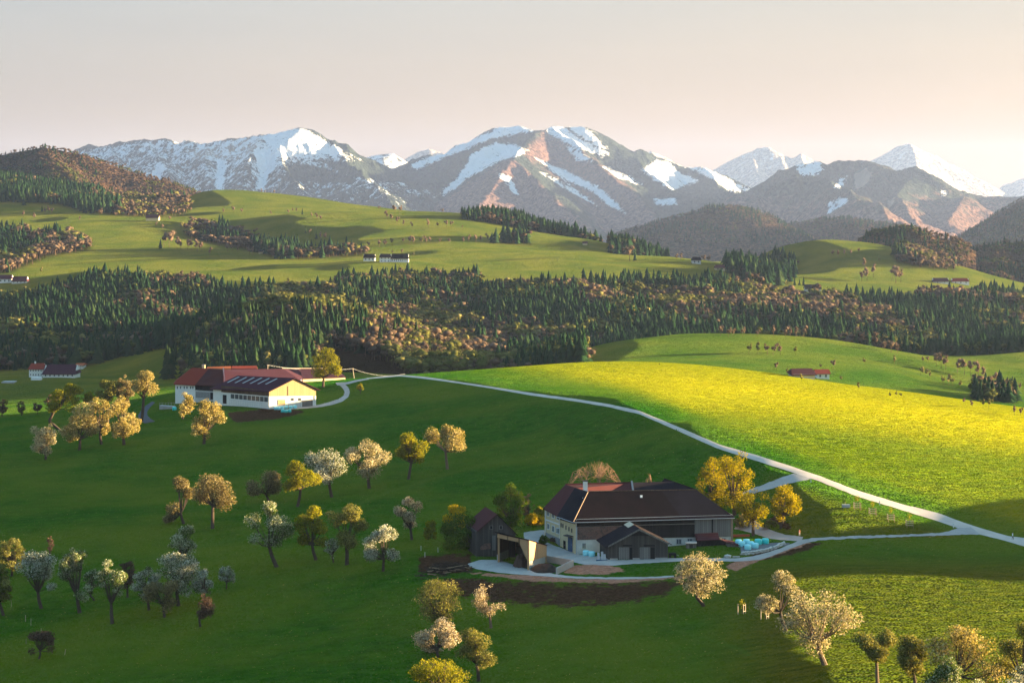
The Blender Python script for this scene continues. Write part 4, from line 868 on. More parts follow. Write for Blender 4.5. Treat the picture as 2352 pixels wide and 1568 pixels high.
# ------------------------------------------------------------------ the farm on the left brow
lf = thing('courtyard_farm', hit(560, 935), 'long red roofed farm with white house and boarded barn gable on the left brow', 'farm')
GL = hit(618, 939); dG = GL.y; GR = pt(725.3, 934, dG + 11)
fG = Facade(GL, GR)
rb = pt(544.6, 860, dG * 1.023); rf_ = fG(674.3, 869); bkL = Vector((rb.x - rf_.x, rb.y - rf_.y, 0))
BLn = Vector((GL.x + bkL.x, GL.y + bkL.y, GL.z)); fLg = Facade(BLn, GL)
gle = fG(618, 897.5); gre = fG(725.3, 893.5); zb = GL.z - 3
p = PB(); p.prism([(GL.x, GL.y, zb), (GR.x, GR.y, zb), gre, rf_, gle], bkL * .99); p.build('wall', M['white'], lf)
ov = -bkL.normalized() * .9; le_ = (gle - rf_).normalized() * 1.0; re2 = (gre - rf_).normalized() * 1.2; tt = Vector((0, 0, .2))
p = PB(); p.prism([rf_ + ov + tt, gle + le_ + ov + tt, gle + le_ + ov + tt + bkL * 1.05, rf_ + ov + tt + bkL * 1.03], (0, 0, -.22)); barn_roof = p.build('roof', M['roof_plum'], lf)
p = PB(); p.prism([rf_ + ov + tt, gre + re2 + ov + tt, gre + re2 + ov + tt + bkL * 1.05, rf_ + ov + tt + bkL * 1.03], (0, 0, -.22)); p.build('roof', M['roof_plum'], lf)
part('gable_cladding', fG, [[(618, 909.5), (725.3, 908.5), (725.3, 893.5), (674.3, 869.3), (618, 897.5)]], M['boards_gold'], .03, .08, lf)
part('barn_door', fG, [[(637.8, 929.5), (655.2, 929.5), (655.2, 917.5), (637.8, 917.5)]], M['boards_gold'], .05, .1, lf)
part('sliding_door', fG, [[(693.5, 935), (718, 934), (718, 917.5), (693.5, 918.5)]], M['boards_grey'], .05, .1, lf)
part('slit_window', fG, [[(659.7, 909), (661.2, 909), (661.2, 886.5), (659.7, 886.5)]], M['boards_brown'], .13, .05, lf)
for x in (671.5, 688.2): window(fG, x - 3.6, 913.5, x + 3.6, 920, lf, M['wood'], M['glass'], fr=.1, bar=False)
part('wall_patch', fG, [[(656, 934), (692, 934), (692, 921), (680, 922.5), (656, 928)]], M['plaster'], .03, .03, lf)
part('corner_pillar', fG, [[(722.5, 934), (725.2, 934), (725.2, 908.6), (722.5, 908.6)]], M['white'], .13, .12, lf)
part('board_cladding', fLg, [[(508.5, 900), (617.5, 909.5), (617.5, 896.5), (508.5, 885)]], M['boards_brown'], .03, .08, lf)
for i in range(9):
    t0, t1 = .20 + i * .088, .20 + i * .088 + .074
    X = lambda t: 508.5 + 109 * t
    yt = lambda t: 902.5 + 9.5 * t; yb = lambda t: 912.5 + 10.5 * t
    part('window', fLg, [[(X(t0), yb(t0)), (X(t1), yb(t1)), (X(t1), yt(t1)), (X(t0), yt(t0))]], M['glass'], .03, .05, lf)
part('door', fLg, [[(512, 926), (520.5, 927), (520.5, 907), (512, 906)]], M['dark'], .04, .06, lf)
rail = PB()
for i in range(22):
    t = .2 + i * .037; a = fLg(508.5 + 109 * t, 927 + 10 * t, .8); rail.tube(a, a + Vector((0, 0, 1.9)), .035, n=4)
rail.tube(fLg(530, 917, .8), fLg(616, 925.5, .8), .05, n=4); rail.build('railing', M['metal'], lf)
for i in range(6):
    t = .24 + i * .135; top = rf_.lerp(rf_ + bkL, t); bot = gle.lerp(gle + bkL, t)
    a, b = top.lerp(bot, .12), top.lerp(bot, .58); w = bkL.normalized() * .32
    p = PB(); p.prism([a - w + tt * 1.4, a + w + tt * 1.4, b + w + tt * 1.4, b - w + tt * 1.4], (0, 0, .08)); p.build('roof_light', M['metal'], lf)
# white house block and the wings behind
H0, H1 = pt(402.4, 918, dG + 26), pt(448.2, 917, dG + 21); fW = Facade(H0, H1)
W1 = pt(511, 912, dG + 17)
hz_ = fW(448.2, 883).z; zb = H0.z - 2
deep = Vector((-2.0, 15, 0))
p = PB(); p.prism([(H0.x, H0.y, zb), (H1.x, H1.y, zb), (H1.x, H1.y, hz_), (H0.x, H0.y, hz_)], deep); p.build('wall', M['white'], lf)
p = PB(); p.prism([(H1.x, H1.y, zb), (W1.x, W1.y, zb), (W1.x, W1.y, hz_), (H1.x, H1.y, hz_)], deep); p.build('wall', M['plaster'], lf)
fW2 = Facade(H1, W1)
part('board_cladding', fW2, [[(448.6, 895), (503, 899), (510, 888), (448.6, 884.5)]], M['boards_black'], .04, .1, lf)
part('doorway', fW2, [[(483, 917), (496, 917), (496, 901), (483, 901)]], M['dark'], .04, .04, lf)
part('wall_band', fW2, [[(450, 913), (482, 914), (482, 901), (450, 899)]], M['stone'], .04, .04, lf)
for x in (407.8, 415, 423.5, 429.8, 438.2, 443.4): window(fW, x - 1.2, 886.5, x + 1.2, 892.8, lf, M['metal'], M['glass'], bar=False, fr=.14)
for x in (438.6, 444): window(fW, x - 1, 910.3, x + 1, 915.6, lf, M['metal'], M['glass'], bar=False, fr=.14)
eL = Vector((H0.x - .6, H0.y - .5, hz_ - .1)); eM = Vector((H1.x, H1.y - .7, hz_ - .1)); eR = Vector((W1.x + .6, W1.y - .4, hz_ - .1))
rdg = -(844 - HY) / F * (dG + 33)
rL = pt(441, 844, dG + 33); rR = Vector((W1.x - 1.2, W1.y + 8, rL.z)); rM = rL.lerp(rR, .55)
bL_ = eL + deep + Vector((0, 1.2, 0)); bR_ = eR + deep + Vector((0, 1.2, 0))
p = PB(); p.prism([eL, eM, rM, rL], (0, 0, -.25)); p.prism([bL_, eL, rL], (0, 0, -.25)); p.build('roof', M['roof_bright'], lf)
p = PB(); p.prism([eM, eR, rR, rM], (0, 0, -.25)); p.build('roof', tile_mat('mottled_red_tiles', (.085, .026, .022), (.040, .020, .024)), lf)
p = PB(); p.prism([bR_, bL_, rL, rR], (0, 0, -.25)); p.build('roof', M['roof_plum'], lf)
q = PB(); q.prism([eR + Vector((.1, 0, -.1)), rR + Vector((.1, 0, 0)), rR + Vector((.1, 0, .6)), eR + Vector((.1, 0, .5))], (.45, 0, 0)); q.build('fire_wall', simple_mat('rosy_plaster', (.42, .26, .24), .9), lf)
cc = pt(467.6, 846, dG + 34); q = PB(); q.box((cc.x, cc.y, cc.z - .6), 1.15, 1.0, 2.0); ch = q.build('chimney', M['cream'], lf); q = PB(); q.box((cc.x, cc.y, cc.z + 1.42), 1.3, 1.2, .14); q.build('chimney_cap', M['stone'], ch)
# long middle wing (plum roof) and the far right wing with a pale wall
m0 = pt(513, 880, dG + 17); m1 = pt(697, 878, dG + 33)
mr0 = pt(513, 849, dG + 24); mr1 = pt(651.4, 846.5, dG + 42); mb0 = pt(515, 850, dG + 40); mb1 = pt(690, 851, dG + 60)
p = PB(); p.prism([m0, m1, mr1, mr0], (0, 0, -.25)); p.prism([mr0, mr1, mb1, mb0], (0, 0, -.25)); p.prism([m1, mb1, mr1], (0, 0, -.25)); p.build('roof', M['roof_plum'], lf)
mz = m0.z - .3
p = PB(); p.prism([(m0.x, m0.y + .6, mz - 7), (m1.x - .6, m1.y + .4, mz - 7), (m1.x - .6, m1.y + .4, mz), (m0.x, m0.y + .6, mz)], (-2, 14, 0)); p.build('wall', M['plaster'], lf)
w0, w1 = pt(692, 880, dG + 72), pt(797, 872, dG + 84)
fV = Facade(w0, w1)
p = PB(); p.prism([(w0.x, w0.y, w0.z - 2), (w1.x, w1.y, w1.z - 2), fV(792, 865), fV(692, 868.5)], (-3, 11, 0)); p.build('wall', M['cream'], lf)
a, b, c, d = fV(690, 869, .6), fV(793, 865.5, .6), pt(774, 846.3, dG + 94), pt(648, 846, dG + 82)
p = PB(); p.prism([a, b, c, d], (0, 0, -.22)); p.prism([d, c, c + Vector((1, 7, -3)), d + Vector((1, 7, -3))], (0, 0, -.22)); p.build('roof', M['roof_plum'], lf)
cap(lf, [d + Vector((0, 0, .08)), c + Vector((0, 0, .08))], M['palewood'], .16)
# courtyard roofs catching the light behind the ridge
a, b = pt(476, 842.2, dG + 52), pt(530, 840.6, dG + 54)
p = PB(); p.prism([a, b, pt(531, 849, dG + 47), pt(474, 847, dG + 46)], (0, 0, -.2)); p.prism([a, b, b + Vector((0, 7, -4)), a + Vector((0, 7, -4))], (0, 0, -.2)); p.build('roof', M['roof_orange'], lf)
a, b = pt(532, 840.4, dG + 54), pt(590, 839.6, dG + 58)
p = PB(); p.prism([a, b, pt(592, 848, dG + 50), pt(532, 849, dG + 47)], (0, 0, -.2)); p.prism([a, b, b + Vector((0, 7, -4)), a + Vector((0, 7, -4))], (0, 0, -.2)); p.build('roof', M['roof_bright'], lf)
GB = 'bales by the left barn'
for i, (x, y, m, lab) in enumerate(((633.5, 934, 'wrap', 'pale bale at the left end of the row under the barn gable'), (640, 934.3, 'wrap', 'pale bale next to the left end, under the boarded door of the gable'), (648, 933.2, 'wrap', 'pale bale in the middle of the row below the wooden door'), (657.5, 931.4, 'wrap', 'pale bale behind the greener bales below the slit window'), (668, 931.3, 'wrap', 'pale bale below the first small square window'), (678, 930.6, 'wrap', 'pale bale at the right end of the row, next to the sliding door'),
        (649.5, 940.3, 'wrap2', 'green turquoise bale at the left front before the barn gable'), (656.5, 940.6, 'wrap2', 'green turquoise bale in the middle of the front three'), (664.5, 940, 'wrap2', 'green turquoise bale at the right of the front three'))):
    bale(x, y, M[m], lab, GB, .75)
for x, y, m, lab in ((400.5, 934.5, 'wrap2', 'dark turquoise bale at the end of the concrete ramp, behind the blossom tree'), (428, 938, 'wrap2', 'bright turquoise bale under the golden tree by the left farm'), (437, 938.5, 'wrap', 'pale bale under the golden tree by the left farm')): bale(x, y, M[m], lab, 'bales under the trees', .85)
rm = thing('concrete_ramp', hit(385, 938), 'concrete ramp with metal railing above the asphalt road', 'ramp')
c0, c1 = hit(366, 940), hit(400, 938)
p = PB(); p.prism([(c0.x, c0.y, c0.z - 1), (c1.x, c1.y, c1.z - 1), (c1.x, c1.y, c1.z + .7), (c0.x, c0.y, c0.z + 1.5)], (0, 3.5, 0)); p.build('ramp_wall', M['concrete'], rm)
p = PB()
for i in range(6): a = c0.lerp(c1, i / 5) + Vector((0, .2, .9)); p.tube(a, a + Vector((0, 0, 1.6)), .05, n=4)
p.tube(c0 + Vector((0, .2, 2.4)), c1 + Vector((0, .2, 2.2)), .05, n=4); p.build('railing', M['metal'], rm)

# ------------------------------------------------------------------ poles and wires
def pole(px, pb, ptop, label, lean=0):
    b = hit(px, pb, dmax=850) if pb < 900 else hit(px, pb); h = (pb - ptop) / F * b.y
    o = thing('power_pole', b, label, 'utility pole', 'poles of the power line')
    p = PB(); top = b + Vector((lean, 0, h)); p.tube(b - Vector((0, 0, .5)), top, .17, .11, 7); p.build('shaft', M['palewood'], o)
    q = PB(); q.tube(top + Vector((-.05, -.8, -.3)), top + Vector((.05, .8, -.3)), .06, n=4); q.build('crossarm', M['wood'], o)
    return top
t1 = pole(814.4, 868, 836.8, 'pale leaning wooden power pole on the brow right of the tall farm tree', -.75)
b0 = pt(615, 872, dG + 66); o = thing('power_pole', b0, 'power pole whose top shows above the plum roof of the left farm', 'utility pole', 'poles of the power line')
p = PB(); t0 = pt(615, 837, dG + 66); p.tube(b0 - Vector((0, 0, 3)), t0, .16, .11, 7); p.build('shaft', M['palewood'], o)
def wire(a, b, sag, label):
    p = PB(); pts = [a.lerp(b, i / 14) - Vector((0, 0, sag * 4 * (i / 14) * (1 - i / 14))) for i in range(15)]
    p.path(pts, [.02] * 15, 4); o = p.build('power_line', M['metal']); tag(o, label, 'power line', 'wires of the power line'); return o
for dy in (-.7, .7): wire(t0 + Vector((0, dy, -.2)), t1 + Vector((0, dy, -.2)), 1.3, 'thin wires strung between the two poles over the plum roof')
far_t = pt(930, 858, 1010)
for dy in (-.7, .7): wire(t1 + Vector((0, dy, -.2)), far_t + Vector((0, dy, 0)), 2.0, 'thin wires sagging from the leaning pole down into the valley')

# ------------------------------------------------------------------ small far farmsteads
def far_house(name, label, x0, x1, yb, yw, yr, wallm, roofm, gable=None, wins=0, rows=1, depth=11.0, d=None, group=None, chim=False, hipr=True):
    """wall x0..x1 from yb (base) up to yw (eaves), roof ridge at yr; gable=(xg, side): the right end turns away as a gable"""
    b = hit((x0 + x1) / 2, yb) if d is None else pt((x0 + x1) / 2, yb, d); dd = b.y
    o = thing(name, b, label, 'house' if 'house' in name else 'farm', group)
    P0, P1 = pt(x0, yb, dd), pt(x1, yb, dd + 1.5); f_ = Facade(P0, P1); zw = f_((x0 + x1) / 2, yw).z; zr = -(yr - HY) / F * (dd + depth / 2)
    p = PB(); p.prism([(P0.x, P0.y, b.z - 4), (P1.x, P1.y, b.z - 4), (P1.x, P1.y, zw), (P0.x, P0.y, zw)], (0, depth, 0)); p.build('wall', M[wallm], o)
    q = PB(); q.prism([(P1.x, P1.y + depth * .02, zw - .05), (P1.x, P1.y + depth * .98, zw - .05), (P1.x, P1.y + depth / 2, zr - .3)], (-.3, 0, 0)); q.prism([(P0.x, P0.y + depth * .02, zw - .05), (P0.x, P0.y + depth * .98, zw - .05), (P0.x, P0.y + depth / 2, zr - .3)], (.3, 0, 0)); q.build('gable', M[wallm], o)
    ovh = .7; hx = (P1.x - P0.x) * (.10 if hipr else 0)
    A, B = Vector((P0.x - ovh, P0.y - .8, zw - .25)), Vector((P1.x + ovh, P1.y - .8, zw - .25)); A2, B2 = A + Vector((0, depth + 1.6, 0)), B + Vector((0, depth + 1.6, 0))
    Ra, Rb = Vector((P0.x - ovh + hx, P0.y + depth / 2, zr)), Vector((P1.x + ovh - hx, P1.y + depth / 2, zr))
    p = PB(); p.prism([A, B, Rb, Ra], (0, 0, -.2)); p.prism([B2, A2, Ra, Rb], (0, 0, -.2)); rf = p.build('roof', M[roofm], o)
    if hipr: 
        p = PB(); p.prism([A2, A, Ra], (0, 0, -.2)); p.prism([B, B2, Rb], (0, 0, -.2)); p.build('roof_hip', M[roofm], o)
    for r in range(rows):
        for i in range(wins):
            x = x0 + (x1 - x0) * (i + .6) / (wins + .2); hh = (yb - yw) / rows; y = yw + hh * (r + .45); w = min((x1 - x0) / wins * .26, hh * .3)
            p = PB(); f_.rect(p, x - w / 2, y - hh * .22, x + w / 2, y + hh * .22, .04, .06); p.build('window', M['glass'], o)
    if chim:
        p = PB(); c = Ra.lerp(Rb, .3); p.box((c.x, c.y, c.z - .5), .9, .9, 1.8); p.build('chimney', M['white'], rf)
    return o
fhs = far_house
fhs('valley_house', 'white two storey valley house with a red roof, left of the long plum barn', 66.7, 98, 865.5, 846.5, 834, 'white', 'roof_bright', wins=5, rows=2, chim=True)
fhs('valley_barn', 'long valley barn with a dark plum roof joined to the white house', 98.5, 172, 867, 858, 836.5, 'white', 'roof_plum', wins=7, depth=16)
fhs('valley_house', 'small white house with orange roof behind the long valley barn', 173, 190, 848.5, 838, 833.5, 'white', 'roof_orange', wins=2, rows=2)
c0, c1 = hit(71, 873), hit(94, 873); p = PB(); p.prism([(c0.x, c0.y, c0.z - 1), (c1.x, c1.y, c1.z - 1), (c1.x, c1.y, c1.z + 1.9), (c0.x, c0.y, c0.z + 1.9)], (0, 4, 0)); o = p.build('terrace_wall', M['white']); tag(o, 'white terrace wall below the valley house', 'wall')
c0, c1 = hit(3, 880), hit(31, 880); p = PB(); p.prism([(c0.x, c0.y, c0.z - .5), (c1.x, c1.y, c1.z - .5), (c1.x, c1.y, c1.z + .9), (c0.x, c0.y, c0.z + .9)], (0, 9, 0)); o = p.build('silage_heap', M['concrete']); tag(o, 'long low pale covered heap in the valley field', 'silage heap')
fhs('far_farm', 'dark roofed white farm at the left edge above the forest', -4, 26, 650, 640, 631, 'white', 'roof_plum', wins=3)
fhs('far_barn', 'low barn with dark red roof right of the white farm at the left edge', 27, 61, 651, 645.5, 634.5, 'white', 'roof_red', wins=4)
fhs('far_barn', 'small cream barn with pink roof on the left pasture below the wood', 335, 364, 507, 500, 492.5, 'cream', 'roof_red', wins=0, hipr=False)
fhs('field_hut', 'tiny hut among the bare trees at the foot of the left pasture', 594, 603, 583, 577.5, 572.5, 'cream', 'roof_black', wins=0, hipr=False)
fhs('far_house', 'small white house with brown roof left of the long pasture farm', 835, 861, 600, 591.5, 583, 'white', 'roof_dark', wins=3)
fhs('far_farm', 'white pasture farm with brown roof above the forest, left half', 872, 897, 602.5, 590.5, 583, 'white', 'roof_dark', wins=3, rows=2)
fhs('far_farm', 'white long wing with brown roof, right half of the pasture farm', 898, 938, 602.5, 593.5, 582.5, 'white', 'roof_dark', wins=8)
fhs('far_house', 'cream house on the skyline of the pasture, left of a pair above the forest', 1643, 1665, 622, 614.5, 608, 'cream', 'roof_red', wins=2)
fhs('far_house', 'cream house right of a pair above the forest', 1674, 1687, 625.5, 618, 612, 'cream', 'roof_red', wins=2, hipr=False)
fhs('far_house', 'pale house half hidden by bare trees near the dark wood', 1590, 1610, 606, 597, 590, 'plaster', 'roof_dark', wins=2)
fhs('far_house', 'white gabled house with dark roof at the upper edge of the forest', 1850, 1886, 672, 663, 653, 'white', 'roof_black', wins=3, hipr=False)
fhs('far_farm', 'farm with a long red roof at the foot of the right pasture', 2144, 2180, 651, 646, 638, 'white', 'roof_red', wins=2)
fhs('far_barn', 'barn with bright red roof beside the long red roofed farm', 2188, 2226, 652.5, 645.5, 638.5, 'white', 'roof_bright', wins=3)
fhs('hill_farm', 'white gabled house with red roof in the hollow of the middle hill', 1876, 1905, 870, 857, 848, 'white', 'roof_bright', wins=2, hipr=False)
fhs('hill_barn', 'brown roofed barn beside the white house in the hollow', 1822, 1872, 868, 859, 846, 'plaster', 'roof_red', wins=0, depth=14)
p = PB(); c = hit(1365, 560); fhs('field_hut', 'tiny pale hut beside the conifer wood on the skyline pasture', 1339, 1349, 563, 558, 555, 'cream', 'roof_red', wins=0, hipr=False)
# ------------------------------------------------------------------ orchard trees
def leaf_mat(name, cols, trans=.35, sat=1.0):
    m, nt, out = mat(name); b = NB(nt)
    c = b.ramp(b.attr('tint'), cols)
    d = b.n('ShaderNodeBsdfDiffuse'); b.set(d.inputs[0], c)
    t = b.n('ShaderNodeBsdfTranslucent'); b.set(t.inputs[0], b.mix(1.0, c, (1.15, 1.0, .55), 'MULTIPLY'))
    ms = b.n('ShaderNodeMixShader'); ms.inputs[0].default_value = trans
    nt.links.new(d.outputs[0], ms.inputs[1]); nt.links.new(t.outputs[0], ms.inputs[2]); nt.links.new(ms.outputs[0], out.inputs[0]); return m
G1, G2, G3 = (.040, .060, .012), (.085, .105, .016), (.14, .14, .02)
PAL = {
 'blossom': leaf_mat('pear_blossom', [(0, G1), (.26, (.12, .12, .05)), (.38, (.36, .32, .20)), (1, (.62, .55, .40))]),
 'white': leaf_mat('white_blossom', [(0, (.035, .060, .018)), (.34, (.10, .13, .06)), (.46, (.40, .41, .36)), (1, (.60, .60, .54))]),
 'greenwhite': leaf_mat('green_and_white_blossom', [(0, (.034, .066, .012)), (.48, (.10, .15, .035)), (.6, (.38, .40, .28)), (1, (.56, .58, .46))]),
 'gold': leaf_mat('golden_blossom', [(0, (.085, .080, .018)), (.35, (.22, .19, .05)), (.62, (.42, .34, .14)), (1, (.62, .53, .31))]),
 'yellow': leaf_mat('young_yellow_leaves', [(0, (.075, .095, .010)), (.5, (.21, .21, .016)), (1, (.40, .36, .03))], .45),
 'olive': leaf_mat('olive_buds', [(0, (.060, .072, .018)), (.5, (.17, .17, .040)), (1, (.38, .35, .13))]),
 'brown': leaf_mat('brown_buds', [(0, (.065, .055, .025)), (.5, (.19, .155, .070)), (1, (.40, .33, .18))]),
 'lime': leaf_mat('lime_tree_leaves', [(0, (.10, .105, .005)), (.5, (.26, .23, .007)), (1, (.46, .36, .010))], .5),
 'dark': leaf_mat('dark_hornbeam_leaves', [(0, (.030, .065, .008)), (.6, (.075, .125, .012)), (1, (.15, .18, .018))], .35),
 'pink': leaf_mat('pinkish_blossom', [(0, (.10, .08, .05)), (.3, (.22, .18, .11)), (.48, (.44, .37, .27)), (1, (.62, .54, .42))]),
 'forsythia': leaf_mat('forsythia_flowers', [(0, (.20, .14, .010)), (.5, (.46, .34, .014)), (1, (.70, .52, .02))], .5),
 'bare': leaf_mat('bare_twigs', [(0, (.14, .085, .050)), (.5, (.25, .15, .09)), (1, (.38, .24, .15))], .1),
 'reddish': leaf_mat('reddish_buds', [(0, (.045, .030, .024)), (.5, (.11, .070, .050)), (1, (.22, .14, .10))], .2),
}
M_bark = simple_mat('bark', (.075, .055, .042), .95, .3, 3, .1)
M_bark2 = simple_mat('pale_bark', (.16, .115, .080), .95, .25, 3, .1)

def grow(name, label, base, crown, pal, cat='tree', group=None, seed=0, lobes=None, n=None, leaf=.36, gap=.62, lean=0.0, forks=1, shape=1.0, bark=None, sparse=1.0, droop=0.0, dbase=None, trunk=True, cov=None, twigs=0):
    """base = picture spot of the foot, crown = picture box x0,y0,x1,y1; lobes = [(fx, fz, r)] clumps in crown-box fractions"""
    r = np.random.default_rng(seed * 13 + 5)
    b = hit(*base) if dbase is None else pt(base[0], base[1], dbase)
    if dbase is not None: b.z = float(zat(b.x, b.y))
    d = b.y; k = d / F; leaf = leaf * float(np.clip(d / 410, .9, 1.55))
    x0, y0, x1, y1 = crown
    cx = (((x0 + x1) / 2) - CX) * k - b.x; W = (x1 - x0) * k; top = (HY - y0) * k - b.z; bot = (HY - y1) * k - b.z; H = top - bot
    o = thing(name, b, label, cat, group)
    # clumps of foliage
    cl = []
    if lobes:
        for fx, fz, fr in lobes: cl.append((cx + (fx - .5) * W, r.normal(0, .16) * W, bot + fz * H, fr * W * .92))
    m = int((38 if not lobes else 26) * sparse * (1.4 if (cov or 1) > 1.25 else 1))
    for i in range(m):
        for _ in range(30):
            v = r.normal(size=3); v /= np.linalg.norm(v); v *= r.uniform(.35, 1) ** .6
            fz = .5 + .5 * v[2]
            wfac = 1.0 if shape == 1 else np.clip((1.25 - fz) / .62, .3, 1.05) if shape > 1 else 1.0
            px_, py_, pz_ = cx + v[0] * W * .45 * wfac, v[1] * W * .45 * wfac, bot + H * (.48 + v[2] * .47)
            if vnoise(np.array([px_ / W * 2.6 + seed * 3.1]), np.array([pz_ / H * 2.6 + 11 + py_ / W]))[0] > gap - .28 or (cov or 1) > 1.25: break
        if lobes:
            q = cl[r.integers(len(lobes))]; px_, py_, pz_ = q[0] + v[0] * q[3] * 1.0, q[1] + v[1] * q[3] * 1.0, q[2] + v[2] * q[3] * .8
        cl.append((px_, py_, pz_, W * r.uniform(.075, .165) * (1.12 if (cov or 1) > 1.25 else 1)))
    cl = np.array(cl); rr = cl[:, 3]
    area = float((rr ** 2).sum() * 12)
    n = n or int(np.clip(area / (leaf * leaf) * 1.9 * (cov or 1), 700, 6500))
    pick = r.choice(len(cl), n, p=rr ** 2 / (rr ** 2).sum())
    v = r.normal(size=(n, 3)); v /= np.linalg.norm(v, axis=1)[:, None]
    rad = rr[pick] * r.uniform(.25, 1.12, n) ** .55
    P_ = cl[pick, :3] + v * rad[:, None] * np.array([1.05, 1.05, .86])
    P_[:, 2] -= droop * np.abs(P_[:, 0] - cx) ** 1.3 * r.random(n)
    P_[:, 2] = np.maximum(P_[:, 2], .4)
    a = r.normal(size=(n, 3)); a /= np.linalg.norm(a, axis=1)[:, None]; a[:, 2] -= droop * .5
    c_ = np.cross(a, v + r.normal(0, .7, (n, 3))); c_ /= np.linalg.norm(c_, axis=1)[:, None] + 1e-9
    s = leaf * r.uniform(.45, 1.15, n)[:, None]
    if twigs: 
        a = v * .5 + np.array([0, 0, .8]) + r.normal(0, .35, (n, 3)); a /= np.linalg.norm(a, axis=1)[:, None]
        s1, s2 = s * twigs, s * .10
    else: s1, s2 = s, s * .78
    V = np.stack([P_ - a * s1 * .5, P_ + c_ * s2 * .5, P_ + a * s1 * .5, P_ - c_ * s2 * .5], 1).reshape(-1, 3)
    Fq = np.arange(4 * n).reshape(n, 4)
    cr = mesh_np('crown', V, [Fq], [PAL[pal]], parent=o)
    ctint = r.random(len(cl))[pick] * .45
    fattr(cr, 'tint', np.repeat(np.clip(r.random(n) * .62 + ctint * .85 - .02, 0, 1), 4))
    if trunk:
        p = PB(); R0 = max(.12, .022 * top + .010 * W)
        fk = bot + H * .12 if bot > .5 else top * .22
        fk = max(fk, .12 * top)
        mid = Vector((b.x + cx * .45 + lean * fk * .5 + r.normal(0, .08), b.y, b.z + fk * .55)); fork = Vector((b.x + cx * .7 + lean * fk * .3, b.y, b.z + fk))
        p.path([b - Vector((0, 0, .4)), b + Vector((cx * .08, 0, .25)), mid, fork], [R0 * 1.5, R0 * 1.12, R0, R0 * .85], 8)
        order = np.argsort(-rr)[:int(9 + 3 * forks)]
        for q in order:
            t = Vector((b.x + cl[q, 0], b.y + cl[q, 1], b.z + cl[q, 2])); e = fork.lerp(t, .5) + Vector((0, 0, -.05 * H + r.normal(0, .1)))
            p.path([fork, e, t], [R0 * .55, R0 * .32, R0 * .12], 5)
        for q in range(len(cl)):
            if q not in order: p.path([fork, fork.lerp(Vector((b.x + cl[q, 0], b.y + cl[q, 1], b.z + cl[q, 2])), .55), Vector((b.x + cl[q, 0], b.y + cl[q, 1], b.z + cl[q, 2]))], [.07, .045, .02], 4)
            t = np.array([b.x, b.y, b.z]) + cl[q, :3]
            for _ in range(3):
                w_ = r.normal(size=3); w_[2] = abs(w_[2]) * .8; w_ /= np.linalg.norm(w_); e_ = t + w_ * cl[q, 3] * 1.15
                p.tube(Vector(t - w_ * cl[q, 3] * .5), Vector(e_), .045, .015, 3)
        p.build('trunk', bark or M_bark, o)
    return o
PEAR = 'pear trees of the orchard'
